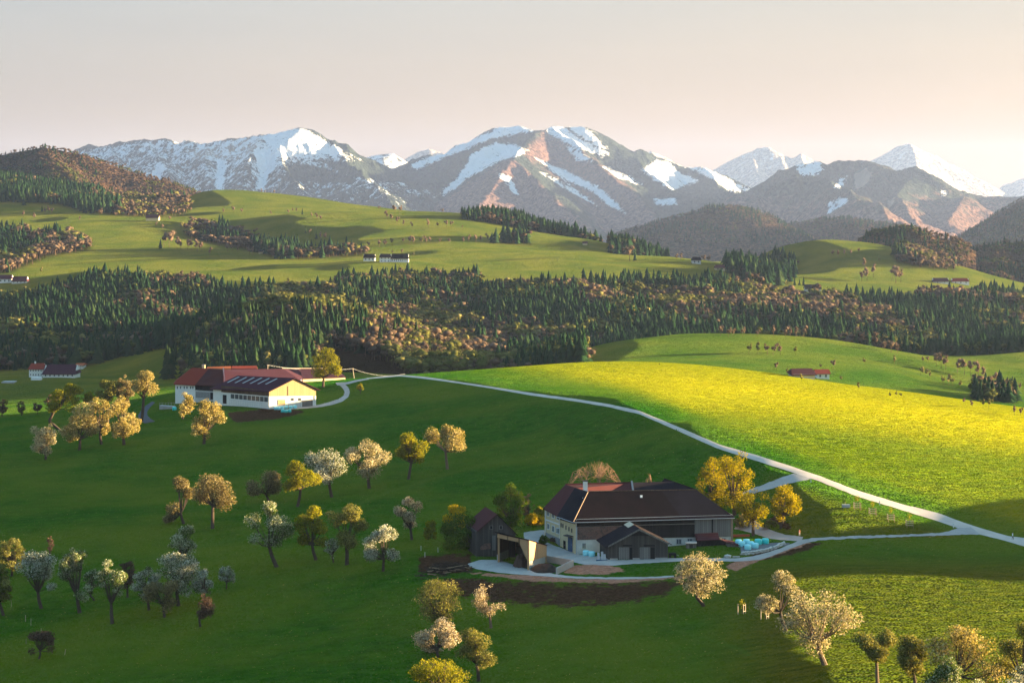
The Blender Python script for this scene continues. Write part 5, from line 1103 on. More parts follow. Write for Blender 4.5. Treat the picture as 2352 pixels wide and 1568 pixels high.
T = [ # foot, crown box, palette, label, options
 ((105, 1055), (68, 965, 139, 1048), 'blossom', 'small cream blossoming pear tree standing alone in front of the left tree group', {}),
 ((183, 1033), (145, 922, 224, 1020), 'gold', 'golden blossoming pear tree with bent trunk, second in the left group', dict(lobes=[(.62, .8, .3), (.45, .5, .34), (.75, .4, .28), (.25, .25, .28)])),
 ((233, 1020), (200, 903, 258, 1002), 'gold', 'slim golden pear tree between two wider ones in the left group', {}),
 ((285, 1021), (240, 908, 324, 1012), 'gold', 'broad golden pear tree nearest to the asphalt road', dict(droop=.05)),
 ((152, 963), (106, 880, 186, 948), 'yellow', 'yellow-green tree with a dark leaning trunk at the left brow', dict(dbase=708, lean=-1.2, lobes=[(.72, .75, .26), (.78, .3, .26), (.35, .5, .3), (.2, .2, .2)])),
 ((214, 958), (191, 886, 228, 938), 'yellow', 'narrow yellow-green tree behind the left pear group', dict(dbase=708, shape=1)),
 ((246, 950), (216, 868, 280, 920), 'olive', 'yellow-green crown rising behind the golden pears on the brow', dict(dbase=708)),
 ((286, 945), (262, 855, 308, 935), 'brown', 'brown budding tree left of the wide gold one at the bend of the road', dict(cov=1.3, dbase=708, gap=.6)),
 ((325, 935), (298, 848, 366, 924), 'gold', 'wide brownish gold tree at the bend of the asphalt road', dict(dbase=726, lobes=[(.55, .8, .28), (.3, .5, .3), (.7, .4, .3)])),
 ((5, 956), (-9, 913, 19, 950), 'reddish', 'small reddish tree at the left picture edge on the brow', dict(leaf=.4)),
 ((50, 954), (37, 918, 63, 948), 'olive', 'small round green tree, second in the row on the left brow', dict(leaf=.4)),
 ((86, 951), (74, 923, 97, 945), 'reddish', 'small reddish brown tree, third in the row on the left brow', dict(leaf=.4)),
 ((118, 950), (102, 903, 135, 944), 'reddish', 'reddish shrub-like tree beside the leaning yellow-green tree', dict(leaf=.4)),
 ((420, 962), (394, 900, 447, 956), 'gold', 'loose golden tree in front of the turquoise bales at the left farm', dict(gap=.7, cov=.75)),
 ((468, 1019), (432, 910, 516, 1003), 'gold', 'full golden pear tree with drooping sides below the left farm', dict(droop=.07, cov=1.2)),
 ((742, 889), (706, 796, 783, 876), 'yellow', 'tall yellow-green tree beside the farm barn on the brow', dict(lobes=[(.55, .82, .22), (.3, .6, .24), (.75, .6, .24), (.5, .4, .25), (.3, .25, .2), (.8, .35, .18)])),
 ((828, 904), (819, 879, 835, 900), 'yellow', 'slender sapling at the bend of the gravel loop', dict(leaf=.3, cov=.6)),
 ((1028, 1077), (977, 973, 1066, 1046), 'gold', 'uppermost pear tree of the diagonal row, with a forked trunk', dict(cov=1.3, lobes=[(.68, .65, .3), (.75, .4, .26), (.16, .55, .17)], bark=M_bark2)),
 ((938, 1100), (904, 997, 990, 1072), 'yellow', 'yellow-gold pear tree, second from the top of the diagonal row', dict(lobes=[(.38, .8, .2), (.7, .6, .26), (.3, .4, .24), (.55, .35, .25)])),
 ((848, 1121), (795, 1007, 894, 1100), 'blossom', 'big white and gold blossoming pear tree in the diagonal row', dict(lobes=[(.5, .8, .24), (.68, .5, .3), (.55, .25, .3), (.16, .6, .2)], cov=1.15)),
 ((762, 1141), (701, 1031, 802, 1108), 'white', 'white blossoming pear tree with twin trunk in the diagonal row', dict(lobes=[(.5, .7, .3), (.25, .6, .24), (.75, .45, .26), (.5, .3, .25)])),
 ((683, 1163), (650, 1056, 737, 1132), 'yellow', 'yellow leafing pear tree at the lower end of the diagonal row', dict(lobes=[(.35, .75, .25), (.6, .5, .3), (.8, .35, .22), (.3, .3, .22)])),
 ((617, 1149), (564, 1077, 654, 1140), 'brown', 'grey-brown low pear tree ending the diagonal row', dict(gap=.65, lobes=[(.65, .7, .27), (.25, .3, .25), (.7, .35, .2)])),
 ((488, 1213), (438, 1092, 540, 1172), 'brown', 'orange-brown pear tree with a forked trunk, right one of a pair', dict(cov=1.3, lobes=[(.5, .72, .3), (.78, .4, .26), (.25, .45, .24)], forks=2)),
 ((422, 1202), (374, 1097, 452, 1200), 'brown', 'orange-brown pear tree with one drooping side, left one of a pair', dict(lobes=[(.5, .82, .26), (.75, .65, .2), (.3, .3, .26), (.15, .1, .18)])),
 ((636, 1301), (554, 1153, 667, 1268), 'greenwhite', 'large irregular pear tree in white blossom and dark leaf', dict(lobes=[(.55, .88, .15), (.2, .62, .19), (.7, .6, .22), (.85, .42, .18), (.3, .3, .16), (.65, .25, .2)], bark=M_bark)),
 ((726, 1285), (669, 1158, 757, 1262), 'yellow', 'bright yellow pear tree between the irregular white one and the half-bare one', dict(lobes=[(.6, .85, .2), (.3, .6, .25), (.7, .5, .26), (.35, .25, .2), (.85, .2, .18)])),
 ((797, 1296), (747, 1154, 842, 1262), 'olive', 'pear tree with gold-green top and bare grey lower branches', dict(lobes=[(.65, .8, .25), (.25, .65, .22), (.8, .5, .22), (.5, .25, .28)], gap=.7)),
 ((766, 1291), (742, 1232, 782, 1280), 'white', 'small thin whitish tree under the half-bare pear tree', dict(cov=.35, leaf=.3)),
 ((880, 1311), (834, 1211, 931, 1293), 'white', 'sparse white blossoming tree left of the brush pile', dict(gap=.75, cov=.7)),
 ((946, 1239), (902, 1138, 982, 1225), 'pink', 'thin pinkish white blossoming tree, half bare, above the sparse white one', dict(gap=.8, cov=.6, lobes=[(.45, .85, .16), (.25, .6, .15), (.55, .5, .18), (.7, .7, .2), (.5, .2, .12)])),
 ((1172, 1216), (1134, 1104, 1211, 1218), 'dark', 'dark green broad cone-shaped tree behind the old barn', dict(shape=2, cov=1.5, leaf=.34)),
 ((1213, 1206), (1199, 1128, 1229, 1202), 'bare', 'thin golden twigged tree between the dark cone-shaped tree and the farmhouse', dict(cov=.5, leaf=.3)),
 ((1634, 1190), (1594, 1034, 1672, 1182), 'lime', 'tall greenish lime tree close behind the right end of the farmhouse roof', dict(cov=1.6, leaf=.33, dbase=492)),
 ((1687, 1188), (1640, 1030, 1730, 1180), 'lime', 'tall golden lime tree, the highest tree beside the farmhouse', dict(cov=1.6, leaf=.33, dbase=484)),
 ((1730, 1230), (1689, 1113, 1769, 1207), 'lime', 'round golden tree behind the turquoise bales', dict(cov=1.5, leaf=.30)),
 ((1793, 1213), (1764, 1116, 1837, 1192), 'lime', 'round golden tree at the edge of the lawn, right of the bales', dict(cov=1.4, leaf=.30)),
 ((1616, 1391), (1549, 1269, 1662, 1367), 'blossom', 'round cream blossoming pear tree just below the farmyard', dict(cov=1.3, lean=-.6)),
 ((1806, 1448), (1735, 1311, 1838, 1418), 'blossom', 'cream blossoming pear tree leaning over a fenced sapling', dict(lobes=[(.65, .82, .24), (.8, .6, .2), (.25, .3, .22), (.45, .2, .2)])),
 ((1895, 1526), (1788, 1338, 1957, 1492), 'blossom', 'largest cream blossoming pear tree in the lower right orchard', dict(lobes=[(.3, .75, .22), (.7, .72, .22), (.5, .5, .26), (.82, .5, .18), (.2, .5, .18), (.5, .2, .22)], cov=1.15, forks=2, bark=M_bark2)),
 ((2016, 1580), (1961, 1446, 2063, 1528), 'olive', 'brown budding pear tree with a bare forked trunk at the bottom edge', dict(cov=1.3, gap=.6, lobes=[(.3, .65, .24), (.75, .7, .22), (.5, .4, .22)], bark=M_bark2)),
 ((2108, 1600), (2054, 1454, 2130, 1545), 'olive', 'olive and white pear tree right of the brown budding one', dict(cov=1.3)),
 ((2200, 1620), (2112, 1435, 2287, 1568), 'gold', 'wide golden and white pear tree at the bottom edge', dict(cov=1.3, lobes=[(.55, .82, .2), (.25, .55, .22), (.75, .55, .22), (.85, .25, .2), (.5, .35, .22)])),
 ((2190, 1668), (2130, 1512, 2255, 1615), 'greenwhite', 'dark green tree with white blossom in front of the wide golden pear', dict(cov=1.1)),
 ((2352, 1630), (2284, 1420, 2412, 1575), 'olive', 'green and gold tree cut by the right picture edge', dict(cov=1.3, lobes=[(.6, .85, .18), (.35, .55, .2), (.7, .5, .24), (.3, .2, .2)])),
 ((2345, 1690), (2296, 1520, 2420, 1640), 'white', 'white blossoming tree in the bottom right corner', {}),
 ((1008, 1452), (953, 1328, 1064, 1430), 'olive', 'round olive-gold pear tree below the bare earth bank, top of the middle group', dict(cov=1.3)),
 ((1006, 1508), (942, 1415, 1067, 1516), 'pink', 'pinkish white blossoming pear tree in the bottom middle group', dict(gap=.7, lobes=[(.6, .7, .22), (.3, .5, .18), (.75, .5, .2), (.4, .15, .18)])),
 ((1100, 1563), (1044, 1434, 1140, 1537), 'olive', 'olive-gold pear tree at the right of the bottom middle group', dict(cov=1.3, lobes=[(.4, .75, .24), (.65, .6, .26), (.35, .4, .24), (.75, .25, .22)])),
 ((1015, 1640), (944, 1498, 1087, 1590), 'yellow', 'light yellow-green pear tree cut by the bottom edge in the middle', dict(cov=1.2)),
 ((1128, 1441), (1084, 1338, 1162, 1412), 'pink', 'almost bare tree with a few white blossoms below the earth bank', dict(cov=.32, gap=.8, leaf=.32, bark=M_bark2)),
 ((27, 1322), (-6, 1233, 64, 1312), 'olive', 'dark rounded pear tree at the upper left of the left edge group', {}),
 ((8, 1412), (-44, 1293, 34, 1395), 'olive', 'pear tree with a lit golden top cut by the left picture edge', {}),
 ((95, 1396), (31, 1263, 137, 1373), 'white', 'broad white blossoming pear tree in the lower left', dict(cov=1.15)),
 ((183, 1406), (134, 1253, 217, 1384), 'greenwhite', 'tall pale green blossoming pear tree with slanting limbs in the lower left', dict(cov=1.1)),
 ((216, 1378), (190, 1300, 232, 1365), 'greenwhite', 'leaning pear tree half hidden behind the tall pale green one', dict(lean=-.5)),
 ((258, 1431), (217, 1283, 292, 1402), 'greenwhite', 'narrow pale green blossoming pear tree standing foremost in the lower left', dict(cov=1.1)),
 ((293, 1371), (269, 1284, 313, 1352), 'reddish', 'dark brown budding tree between the pale green and the big white pears', {}),
 ((342, 1400), (304, 1298, 372, 1375), 'white', 'white blossoming pear tree at the left of the big white clump', {}),
 ((378, 1416), (325, 1325, 425, 1395), 'brown', 'dark half-bare pear tree in front of the big white clump', dict(cov=.55, gap=.7)),
 ((410, 1390), (345, 1260, 462, 1372), 'white', 'largest white blossoming pear tree in the lower left clump', dict(cov=1.2)),
 ((416, 1335), (382, 1203, 460, 1305), 'greenwhite', 'tall green-white pear tree rising behind the big white clump', dict(lobes=[(.6, .85, .2), (.4, .62, .28), (.6, .45, .28), (.7, .2, .2)])),
 ((472, 1386), (440, 1298, 497, 1368), 'white', 'grey-white pear tree at the right end of the lower left clump', dict(cov=.9)),
 ((460, 1438), (424, 1358, 492, 1422), 'reddish', 'small dark bare tree standing before the lower left clump', dict(cov=.5, gap=.7)),
 ((520, 1352), (500, 1297, 541, 1342), 'white', 'small whitish young tree alone right of the lower left clump', dict(cov=.7, leaf=.3)),
 ((90, 1512), (58, 1448, 127, 1500), 'reddish', 'dark reddish thorny tree at the fence in the bottom left hollow', dict(cov=.8)),
 ((114, 1278), (105, 1226, 124, 1272), 'reddish', 'faint leafless young tree on the slope above the left edge group', dict(cov=.14, leaf=.26)),
]
for i, (f_, c_, pal_, lab_, kw) in enumerate(T):
    nm = 'pear_tree' if 'pear' in lab_ else 'lime_tree' if 'lime tree' in lab_ else 'tree'
    grow(nm, lab_, f_, c_, pal_, seed=i + 1, group=PEAR if nm == 'pear_tree' else None, **kw)
BUSH = [((1060, 1264), (1013, 1172, 1102, 1266), 'dark', 'large dark green round bush beside the old barn', dict(cov=1.6)),
 ((1045, 1240), (1015, 1158, 1072, 1215), 'forsythia', 'yellow flowering bush behind the large dark green bush', dict(cov=1.3)),
 ((985, 1252), (971, 1188, 1004, 1248), 'yellow', 'narrow yellow-green bush left of the large dark one', dict(cov=1.5)),
 ((1230, 1206), (1203, 1182, 1256, 1206), 'forsythia', 'orange-yellow flowering bush at the back of the farmyard', dict(cov=1.5, leaf=.3)),
 ((1241, 1192), (1224, 1163, 1257, 1190), 'yellow', 'yellow-green bush right at the far corner of the farmhouse', dict(cov=1.5, leaf=.3)),
 ((1242, 1252), (1237, 1228, 1259, 1251), 'dark', 'small dark green shrub before the cream end wall', dict(cov=1.5, leaf=.25)),
 ((1268, 1246), (1262, 1233, 1276, 1247), 'reddish', 'small dark red shrub at the foot of the cream end wall', dict(cov=1.5, leaf=.22)),
 ((1705, 1212), (1686, 1178, 1728, 1212), 'brown', 'low brownish golden bush between farmhouse and the round golden tree', dict(cov=1.1, leaf=.3)),
 ((1768, 1212), (1748, 1196, 1786, 1212), 'olive', 'low green shrub on the bank by the turning place', dict(cov=1.2, leaf=.28))]
for i, (f_, c_, pal_, lab_, kw) in enumerate(BUSH): grow('bush', lab_, f_, c_, pal_, 'bush', seed=200 + i, trunk=False, **kw)
def bare_tree(label, px, pbase_d, top, w, seed, n=300):
    """leafless tree: branching limbs and fine twigs"""
    r = np.random.default_rng(seed); x = (px - CX) / F * pbase_d; b = Vector((x, pbase_d, float(zat(x, pbase_d)))); k = pbase_d / F; Hh = (HY - top) * k - b.z; W = w * k
    o = thing('bare_tree', b, label, 'tree'); p = PB(); tw = PB()
    for s in range(5):
        a = r.uniform(-1, 1); f1 = b + Vector((a * W * .18, r.normal(0, .3), Hh * .45)); p.path([b + Vector((a * .3, 0, -.3)), f1], [.16, .10], 5)
        for q in range(5):
            f2 = f1 + Vector((r.normal(a * .16, .13) * W, r.normal(0, .12) * W, Hh * r.uniform(.14, .34))); p.path([f1, f2], [.08, .05], 4)
            for t in range(n // 25):
                f3 = f2 + Vector((r.normal(a * .07, .12) * W, r.normal(0, .10) * W, Hh * r.uniform(-.04, .26)))
                f3.z = min(f3.z, b.z + Hh * (1 - .30 * ((f3.x - x) / (W * .5)) ** 2)); tw.tube(f2.lerp(f3, r.uniform(0, .3)), f3, .035, .018, 3)
    p.build('trunk', M_bark2, o); tw.build('twigs', simple_mat('pale_twigs', (.30, .18, .105), .9, .2, 2), o)
bare_tree('wide leafless tree glowing copper behind the farmhouse ridge', 1368, 505, 1055, 96, 3, 420)
bare_tree('tiny leafless tree showing above the dark rear roof', 1490, 505, 1083, 15, 4, 110)
# ------------------------------------------------------------------ wooded hills behind the pastures
def beechH(px, py, x, y, z): return .62 + 0 * z
def wooded(name, ridges, *a, **k):
    return ridge_hill(name, ridges, *a, attrs={'beech': k.pop('beech', one(.6))}, **k)
HILLS = {}
HILLS['left'] = wooded('wooded_hill', [[(-260, 400, 4200), (-100, 375, 4200), (0, 355, 4200), (60, 345, 4200), (100, 338, 4200), (140, 343, 4200), (200, 356, 4200), (260, 378, 4200), (330, 407, 4200), (390, 440, 4200), (450, 480, 4200)], [(100, 338, 4200), (150, 400, 3800), (230, 450, 3500)], [(0, 355, 4200), (-40, 420, 3700)]], -320, 520, 3300, 5000, .5, -140, M_hill, 22, 160, 4.4, 4, 90, beech=lambda px, py, x, y, z: .45 + .35 * np.clip((px - 60) / 200, -1, 1))
HILLS['round'] = wooded('wooded_hill', [[(1440, 590, 4600), (1490, 560, 4550), (1560, 514, 4500), (1600, 491, 4500), (1640, 478, 4500), (1670, 476, 4500), (1700, 486, 4500), (1750, 514, 4500), (1800, 548, 4500), (1850, 580, 4500)]], 1400, 1900, 3900, 5100, .42, -150, M_hill, 14, 120, 2.4, 4, 80, rnd=90, far=1.5)
HILLS['low'] = wooded('wooded_hill', [[(1740, 570, 5000), (1790, 543, 4900), (1830, 516, 4900), (1880, 506, 4900), (1940, 502, 4900), (1990, 510, 4900), (2025, 526, 4900), (2070, 560, 4900)]], 1700, 2130, 4300, 5500, .45, -150, M_hill, 12, 120, 6.4, 4, 70, rnd=90, far=1.5)
HILLS['edge'] = wooded('wooded_hill', [[(2150, 585, 4600), (2200, 552, 4500), (2260, 520, 4400), (2310, 493, 4400), (2360, 466, 4400), (2430, 430, 4400), (2520, 415, 4400), (2650, 440, 4400)], [(2430, 430, 4400), (2400, 500, 3900), (2360, 560, 3600)]], 2120, 2700, 3500, 5200, .5, -150, M_hill, 20, 160, 7.7, 4, 90, far=1.5)
HILLS['brown'] = wooded('wooded_hill', [[(1990, 580, 3100), (2015, 550, 3050), (2050, 530, 3000), (2080, 526, 3000), (2120, 538, 3000), (2170, 566, 3000), (2210, 600, 3000)]], 1970, 2240, 2750, 3300, .5, -150, M_hill, 8, 80, 9.2, 4, 60, rnd=60)
HILLS['slope'] = wooded('wooded_hill', [[(2160, 610, 3500), (2200, 572, 3450), (2250, 568, 3400), (2300, 560, 3400), (2360, 556, 3400), (2480, 540, 3400)], [(2300, 560, 3400), (2300, 640, 2900)], [(2400, 550, 3400), (2420, 640, 2900)]], 2130, 2560, 2650, 3800, .3, -150, M_hill, 18, 110, 3.1, 4, 70)

# ------------------------------------------------------------------ far trees
def spruce_tpl(seed, tiers=6, sides=9):
    r = np.random.default_rng(seed); V = []; Fc = []
    for t in range(tiers):
        z0 = .06 + .86 * t / tiers; z1 = min(1.0, z0 + .86 / tiers * 2.1); rad = .21 * (1 - t / tiers) ** .85 + .012
        if t == tiers - 1: z1 = 1.0
        c = len(V); V.append((r.normal(0, .006), r.normal(0, .006), z1))
        a0 = r.random() * 6
        for s in range(sides):
            a = a0 + s * 2 * math.pi / sides; q = rad * (1.0 if s % 2 else .62) * (1 + r.normal(0, .14))
            V.append((q * math.cos(a), q * math.sin(a), z0 - (.03 if s % 2 else -.01) + r.normal(0, .008)))
        for s in range(sides): Fc.append((c, c + 1 + s, c + 1 + (s + 1) % sides))
    c = len(V); V += [(.012, 0, 0), (-.006, .010, 0), (-.006, -.010, 0), (0, 0, .3)]
    Fc += [(c, c + 1, c + 3), (c + 1, c + 2, c + 3), (c + 2, c, c + 3)]
    return np.array(V), np.array(Fc)
def leafy_tpl(seed, n=130, leaf=.085, lumps=4, sub=1):
    """crown of a few rough clumps with loose sprays round them"""
    r = np.random.default_rng(seed); V = []; Fc = []
    L = [(0, 0, .58, .15)] + [(r.normal(0, .12), r.normal(0, .12), r.uniform(.40, .84), r.uniform(.08, .14)) for _ in range(lumps - 1)]
    bm = bmesh.new(); bmesh.ops.create_icosphere(bm, subdivisions=sub, radius=1); bm.verts.ensure_lookup_table()
    sv = np.array([v.co[:] for v in bm.verts]); sf = [tuple(v.index for v in f.verts) for f in bm.faces]; bm.free()
    for lx, ly, lz, lr in L:
        c = len(V); j = 1 + r.normal(0, .22, len(sv))
        for p, q in zip(sv, j): V.append((lx + p[0] * lr * q, ly + p[1] * lr * q, lz + p[2] * lr * q * .95))
        Fc += [tuple(c + i for i in f) for f in sf]
    for i in range(n):
        lx, ly, lz, lr = L[r.integers(len(L))]; d = r.normal(size=3); d /= np.linalg.norm(d); p = np.array([lx, ly, lz]) + d * lr * r.uniform(.95, 1.75)
        a = r.normal(size=3); a /= np.linalg.norm(a); b_ = np.cross(a, d); b_ /= np.linalg.norm(b_) + 1e-9; s_ = leaf * r.uniform(.4, .9); c = len(V)
        V += [tuple(p - a * s_ * .5), tuple(p + b_ * s_ * .45), tuple(p + a * s_ * .5)]; Fc.append((c, c + 1, c + 2))
    c = len(V); w = .018
    V += [(w, 0, 0), (-w * .5, w, 0), (-w * .5, -w, 0), (0, 0, .6)]; Fc += [(c, c + 1, c + 3), (c + 1, c + 2, c + 3), (c + 2, c, c + 3)]
    return np.array(V), np.array(Fc)
SPR = [spruce_tpl(i) for i in range(5)]
SPRL = [spruce_tpl(i, 4, 7) for i in range(3)]
LEA = [leafy_tpl(40 + i) for i in range(6)]
LEAL = [leafy_tpl(60 + i, 44, .12, 2) for i in range(4)]

def far_foliage():
    m, nt, out = mat('woodland_foliage'); b = NB(nt)
    sp, ti = b.attr('species'), b.attr('tint')
    con = b.ramp(ti, [(0, (.008, .024, .010)), (.6, (.016, .036, .015)), (1, (.034, .048, .018))])
    bee = b.ramp(ti, [(0, (.075, .050, .034)), (.5, (.125, .084, .058)), (1, (.21, .145, .10))])
    grn = b.ramp(ti, [(0, (.055, .066, .018)), (.5, (.110, .110, .026)), (1, (.24, .20, .075))])
    c = b.mix(b.math('GREATER_THAN', sp, .5), con, b.mix(b.math('GREATER_THAN', sp, 1.5), bee, grn))
    d = b.n('ShaderNodeBsdfDiffuse'); b.set(d.inputs[0], c)
    t = b.n('ShaderNodeBsdfTranslucent'); b.set(t.inputs[0], c)
    ms = b.n('ShaderNodeMixShader'); b.set(ms.inputs[0], b.math('MULTIPLY', b.math('GREATER_THAN', sp, .5), .3))
    nt.links.new(d.outputs[0], ms.inputs[1]); nt.links.new(t.outputs[0], ms.inputs[2]); nt.links.new(ms.outputs[0], out.inputs[0])
    return m
M_wood = far_foliage()

def merge_trees(name, items):
    """items: list of (template, pos (n,3), height (n), rot (n), width (n), species, tint (n)) -> one mesh"""
    VV, FF, SS, TT = [], [], [], []; off = 0
    for (tv, tf), pos, h, rot, wid, spc, tint in items:
        n = len(pos)
        if n == 0: continue
        c, s = np.cos(rot)[:, None], np.sin(rot)[:, None]; k = (h * wid)[:, None]
        X = (tv[None, :, 0] * c - tv[None, :, 1] * s) * k + pos[:, 0, None]
        Y = (tv[None, :, 0] * s + tv[None, :, 1] * c) * k + pos[:, 1, None]
        Z = tv[None, :, 2] * h[:, None] + pos[:, 2, None] - .3
        VV.append(np.stack([X, Y, Z], -1).reshape(-1, 3))
        FF.append((tf[None] + (np.arange(n) * len(tv))[:, None, None] + off).reshape(-1, 3)); off += n * len(tv)
        SS.append(np.full(n * len(tv), spc)); TT.append(np.repeat(tint, len(tv)))
    o = mesh_np(name, np.concatenate(VV), [np.concatenate(FF)], [M_wood])
    fattr(o, 'species', np.concatenate(SS)); fattr(o, 'tint', np.concatenate(TT))
    return o

INDIV = []
def scatter(name, poly, d0, d1, spacing, con, hcon=(14, 24), hlea=(12, 19), bias=None, low=False, excl=(), zfun=None, green=.55, seed=0, tsc=1.0):
    """fill a wood; con = share of conifers or f(px,py)"""
    r = np.random.default_rng(seed + 100)
    px0 = min(p[0] for p in poly); px1 = max(p[0] for p in poly)
    ys = np.arange(d0, d1, spacing); pts = []
    for y in ys:
        xa, xb = (px0 - CX) / F * y, (px1 - CX) / F * y
        x = np.arange(xa, xb, spacing); pts.append(np.stack([x + r.uniform(-.45, .45, len(x)) * spacing, np.full(len(x), y) + r.uniform(-.45, .45, len(x)) * spacing], 1))
    q = np.concatenate(pts); z = (zfun or zat)(q[:, 0], q[:, 1])
    px, py = proj(q[:, 0], q[:, 1], z)
    k = inpoly(px + r.normal(0, 4, len(px)), py + r.normal(0, 2.5, len(px)), poly) & (z > -9e3) & (fbm(q[:, 0] / 24 + 5, q[:, 1] / 24, 2) > .27)
    for e in excl: k &= ~inpoly(px, py, e)
    q, z, px, py = q[k], z[k], px[k], py[k]
    nz = fbm(q[:, 0] / 70 + seed, q[:, 1] / 90 + 3, 3); c = con(px, py) if callable(con) else np.full(len(q), con)
    conm = nz + r.normal(0, .11, len(q)) < np.clip(c, -.2, 1.2) * .46 + .27
    grm = (~conm) & (fbm(q[:, 0] / 60 + 77, q[:, 1] / 60, 2) + r.normal(0, .12, len(q)) < .32 + green * .45)
    pos = np.c_[q, z]; items = []
    sp, lf = (SPRL, LEAL) if low else (SPR, LEA)
    for mask, spc, tp, hr in ((conm, 0., sp, hcon), (~conm & ~grm, 1., lf, hlea), (grm, 2., lf, hlea)):
        idx = np.nonzero(mask)[0]; pick = r.integers(0, len(tp), len(idx))
        for t in range(len(tp)):
            ii = idx[pick == t]; n = len(ii)
            h = r.uniform(*hr, n) * (1 + .9 * (fbm(q[ii, 0] / 38, q[ii, 1] / 38 + 9, 3) - .5)) * np.where(r.random(n) < .2, .65, 1.0)
            items.append((tp[t], pos[ii], h, r.uniform(0, 6.28, n), r.uniform(1.05, 1.7, n) * (1.0 if spc == 0 else 1.15), spc, np.clip(r.beta(1.6, 2.2, n), 0, 1) * tsc))
    return name, items

def wood(name, *a, **k):
    nme, items = scatter(name, *a, **k)
    if sum(len(i[1]) for i in items) == 0: print('EMPTY WOOD', name, a[0][:2]); return
    o = merge_trees(name, items); o['kind'] = 'stuff'
    return o

A1 = [(-120, 858), (60, 846), (200, 840), (330, 806), (420, 792), (430, 900), (1345, 900), (1345, 668), (1110, 668), (1100, 646), (780, 646), (755, 676), (520, 680), (490, 662), (420, 650), (190, 657), (80, 692), (-120, 702)]
A1x = [(690, 870), (750, 815), (775, 806), (800, 808), (870, 832), (935, 856), (960, 900), (690, 900)]
A2 = [(1335, 900), (1335, 668), (1480, 655), (1690, 655), (1740, 675), (1850, 694), (2095, 694), (2100, 682), (2260, 684), (2352, 692), (2480, 700), (2480, 900)]
def conA1(px, py):
    knob = np.clip((px - 840) / 60, 0, 1) * np.clip((1080 - px) / 40, 0, 1) * np.clip((py - 720) / 20, 0, 1)
    crest = np.clip(1 - np.abs(py - np.interp(px, [480, 600, 700, 800, 880, 960], [762, 730, 718, 726, 750, 790])) / 22, 0, 1) * (px > 560)
    scrub = np.clip((px - 1000) / 60, 0, 1) * np.clip((py - 800) / 15, 0, 1) * np.clip((1200 - px) / 60, 0, 1)
    top = np.clip(1 - (py - 650) / 40, 0, 1) * (px < 760) * .35
    return .56 - 1.1 * knob - .95 * crest - .8 * scrub - top
def conA2(px, py):
    b1 = softmask(px, py, [(1480, 690), (1700, 675), (1900, 710), (2050, 740), (2000, 765), (1800, 735), (1500, 715)], 14)
    return .62 - .75 * b1 - .5 * np.clip((px - 1640) / 20, 0, 1) * np.clip((py - 805) / 8, 0, 1) * np.clip((1960 - px) / 10, 0, 1)
WOODS.update({'a1': (A1, 1180, 2160), 'a2': (A2, 1480, 2420)})
wood('forest', A1, 1150, 1500, 4.9, conA1, excl=(A1x,), seed=1, hcon=(12, 20), hlea=(10, 16))
wood('forest', A1, 1500, 2160, 5.5, conA1, excl=(A1x,), seed=21, hcon=(12, 21), hlea=(10, 16))
wood('forest', A2, 1490, 2420, 5.9, conA2, hcon=(13, 22), hlea=(10, 17), seed=2)
FW = [('wood', [(-90, 640), (20, 627), (100, 592), (205, 572), (210, 556), (150, 540), (90, 540), (40, 530), (0, 545), (-90, 560)], 2150, 2850, 7, .25),
      ('wood', [(-90, 462), (60, 463), (130, 470), (180, 482), (260, 494), (330, 498), (425, 492), (440, 474), (430, 462), (300, 455), (150, 430), (0, 400), (-90, 390)], 2820, 3560, 8, lambda px, py: .95 - np.clip((px - 220) / 80, 0, 1) * 1.1),
      ('wood', [(425, 534), (440, 516), (520, 526), (600, 553), (640, 573), (700, 583), (800, 577), (840, 577), (832, 587), (700, 594), (640, 592), (570, 573), (480, 556), (430, 544)], 2250, 2800, 6.5, lambda px, py: .62 - .5 * (px < 500)),
      ('wood', [(1060, 498), (1200, 500), (1375, 545), (1378, 573), (1290, 562), (1160, 524), (1060, 515)], 2700, 3080, 6.5, .95),
      ('wood', [(1128, 556), (1150, 548), (1212, 554), (1220, 561)], 2400, 2800, 6, .9),
      ('wood', [(1400, 560), (1470, 570), (1545, 588), (1540, 601), (1460, 589), (1400, 580)], 2480, 2760, 6.5, .95),
      ('wood', [(1665, 616), (1690, 600), (1830, 600), (1825, 640), (1800, 656), (1740, 662), (1690, 642)], 2150, 2640, 7, .85),
      ('wood', [(2050, 586), (2066, 566), (2188, 606), (2195, 620), (2120, 614), (2062, 602)], 2430, 2720, 6, -.1),
      ('wood', [(2225, 905), (2258, 893), (2330, 905), (2335, 925), (2230, 920)], 1000, 1300, 6, .55)]
for i, (nme, poly, d0, d1, s_, cc) in enumerate(FW):
    WOODS['f%d' % i] = (poly, d0, d1)
    wood(nme, poly, d0, d1, s_, cc, hcon=(14, 22) if i != 8 else (9, 14), hlea=(11, 17) if i != 8 else (8, 12), low=d0 > 2000, seed=10 + i, green=.1 if i != 7 else .0)
def hz(key):
    us, ds, Zg = HILLS[key][1]
    def f(x, y):
        u = x / y; i = np.clip((u - us[0]) / (us[1] - us[0]), 0, len(us) - 1.001); j = np.clip((y - ds[0]) / (ds[1] - ds[0]), 0, len(ds) - 1.001)
        a, b = i.astype(int), j.astype(int); s, t = i - a, j - b
        z = (Zg[b, a] * (1 - s) + Zg[b, a + 1] * s) * (1 - t) + (Zg[b + 1, a] * (1 - s) + Zg[b + 1, a + 1] * s) * t
        return np.where(z < -125, -1e4, z)
    return f
box = lambda a, b: [(a, 300), (b, 300), (b, 700), (a, 700)]
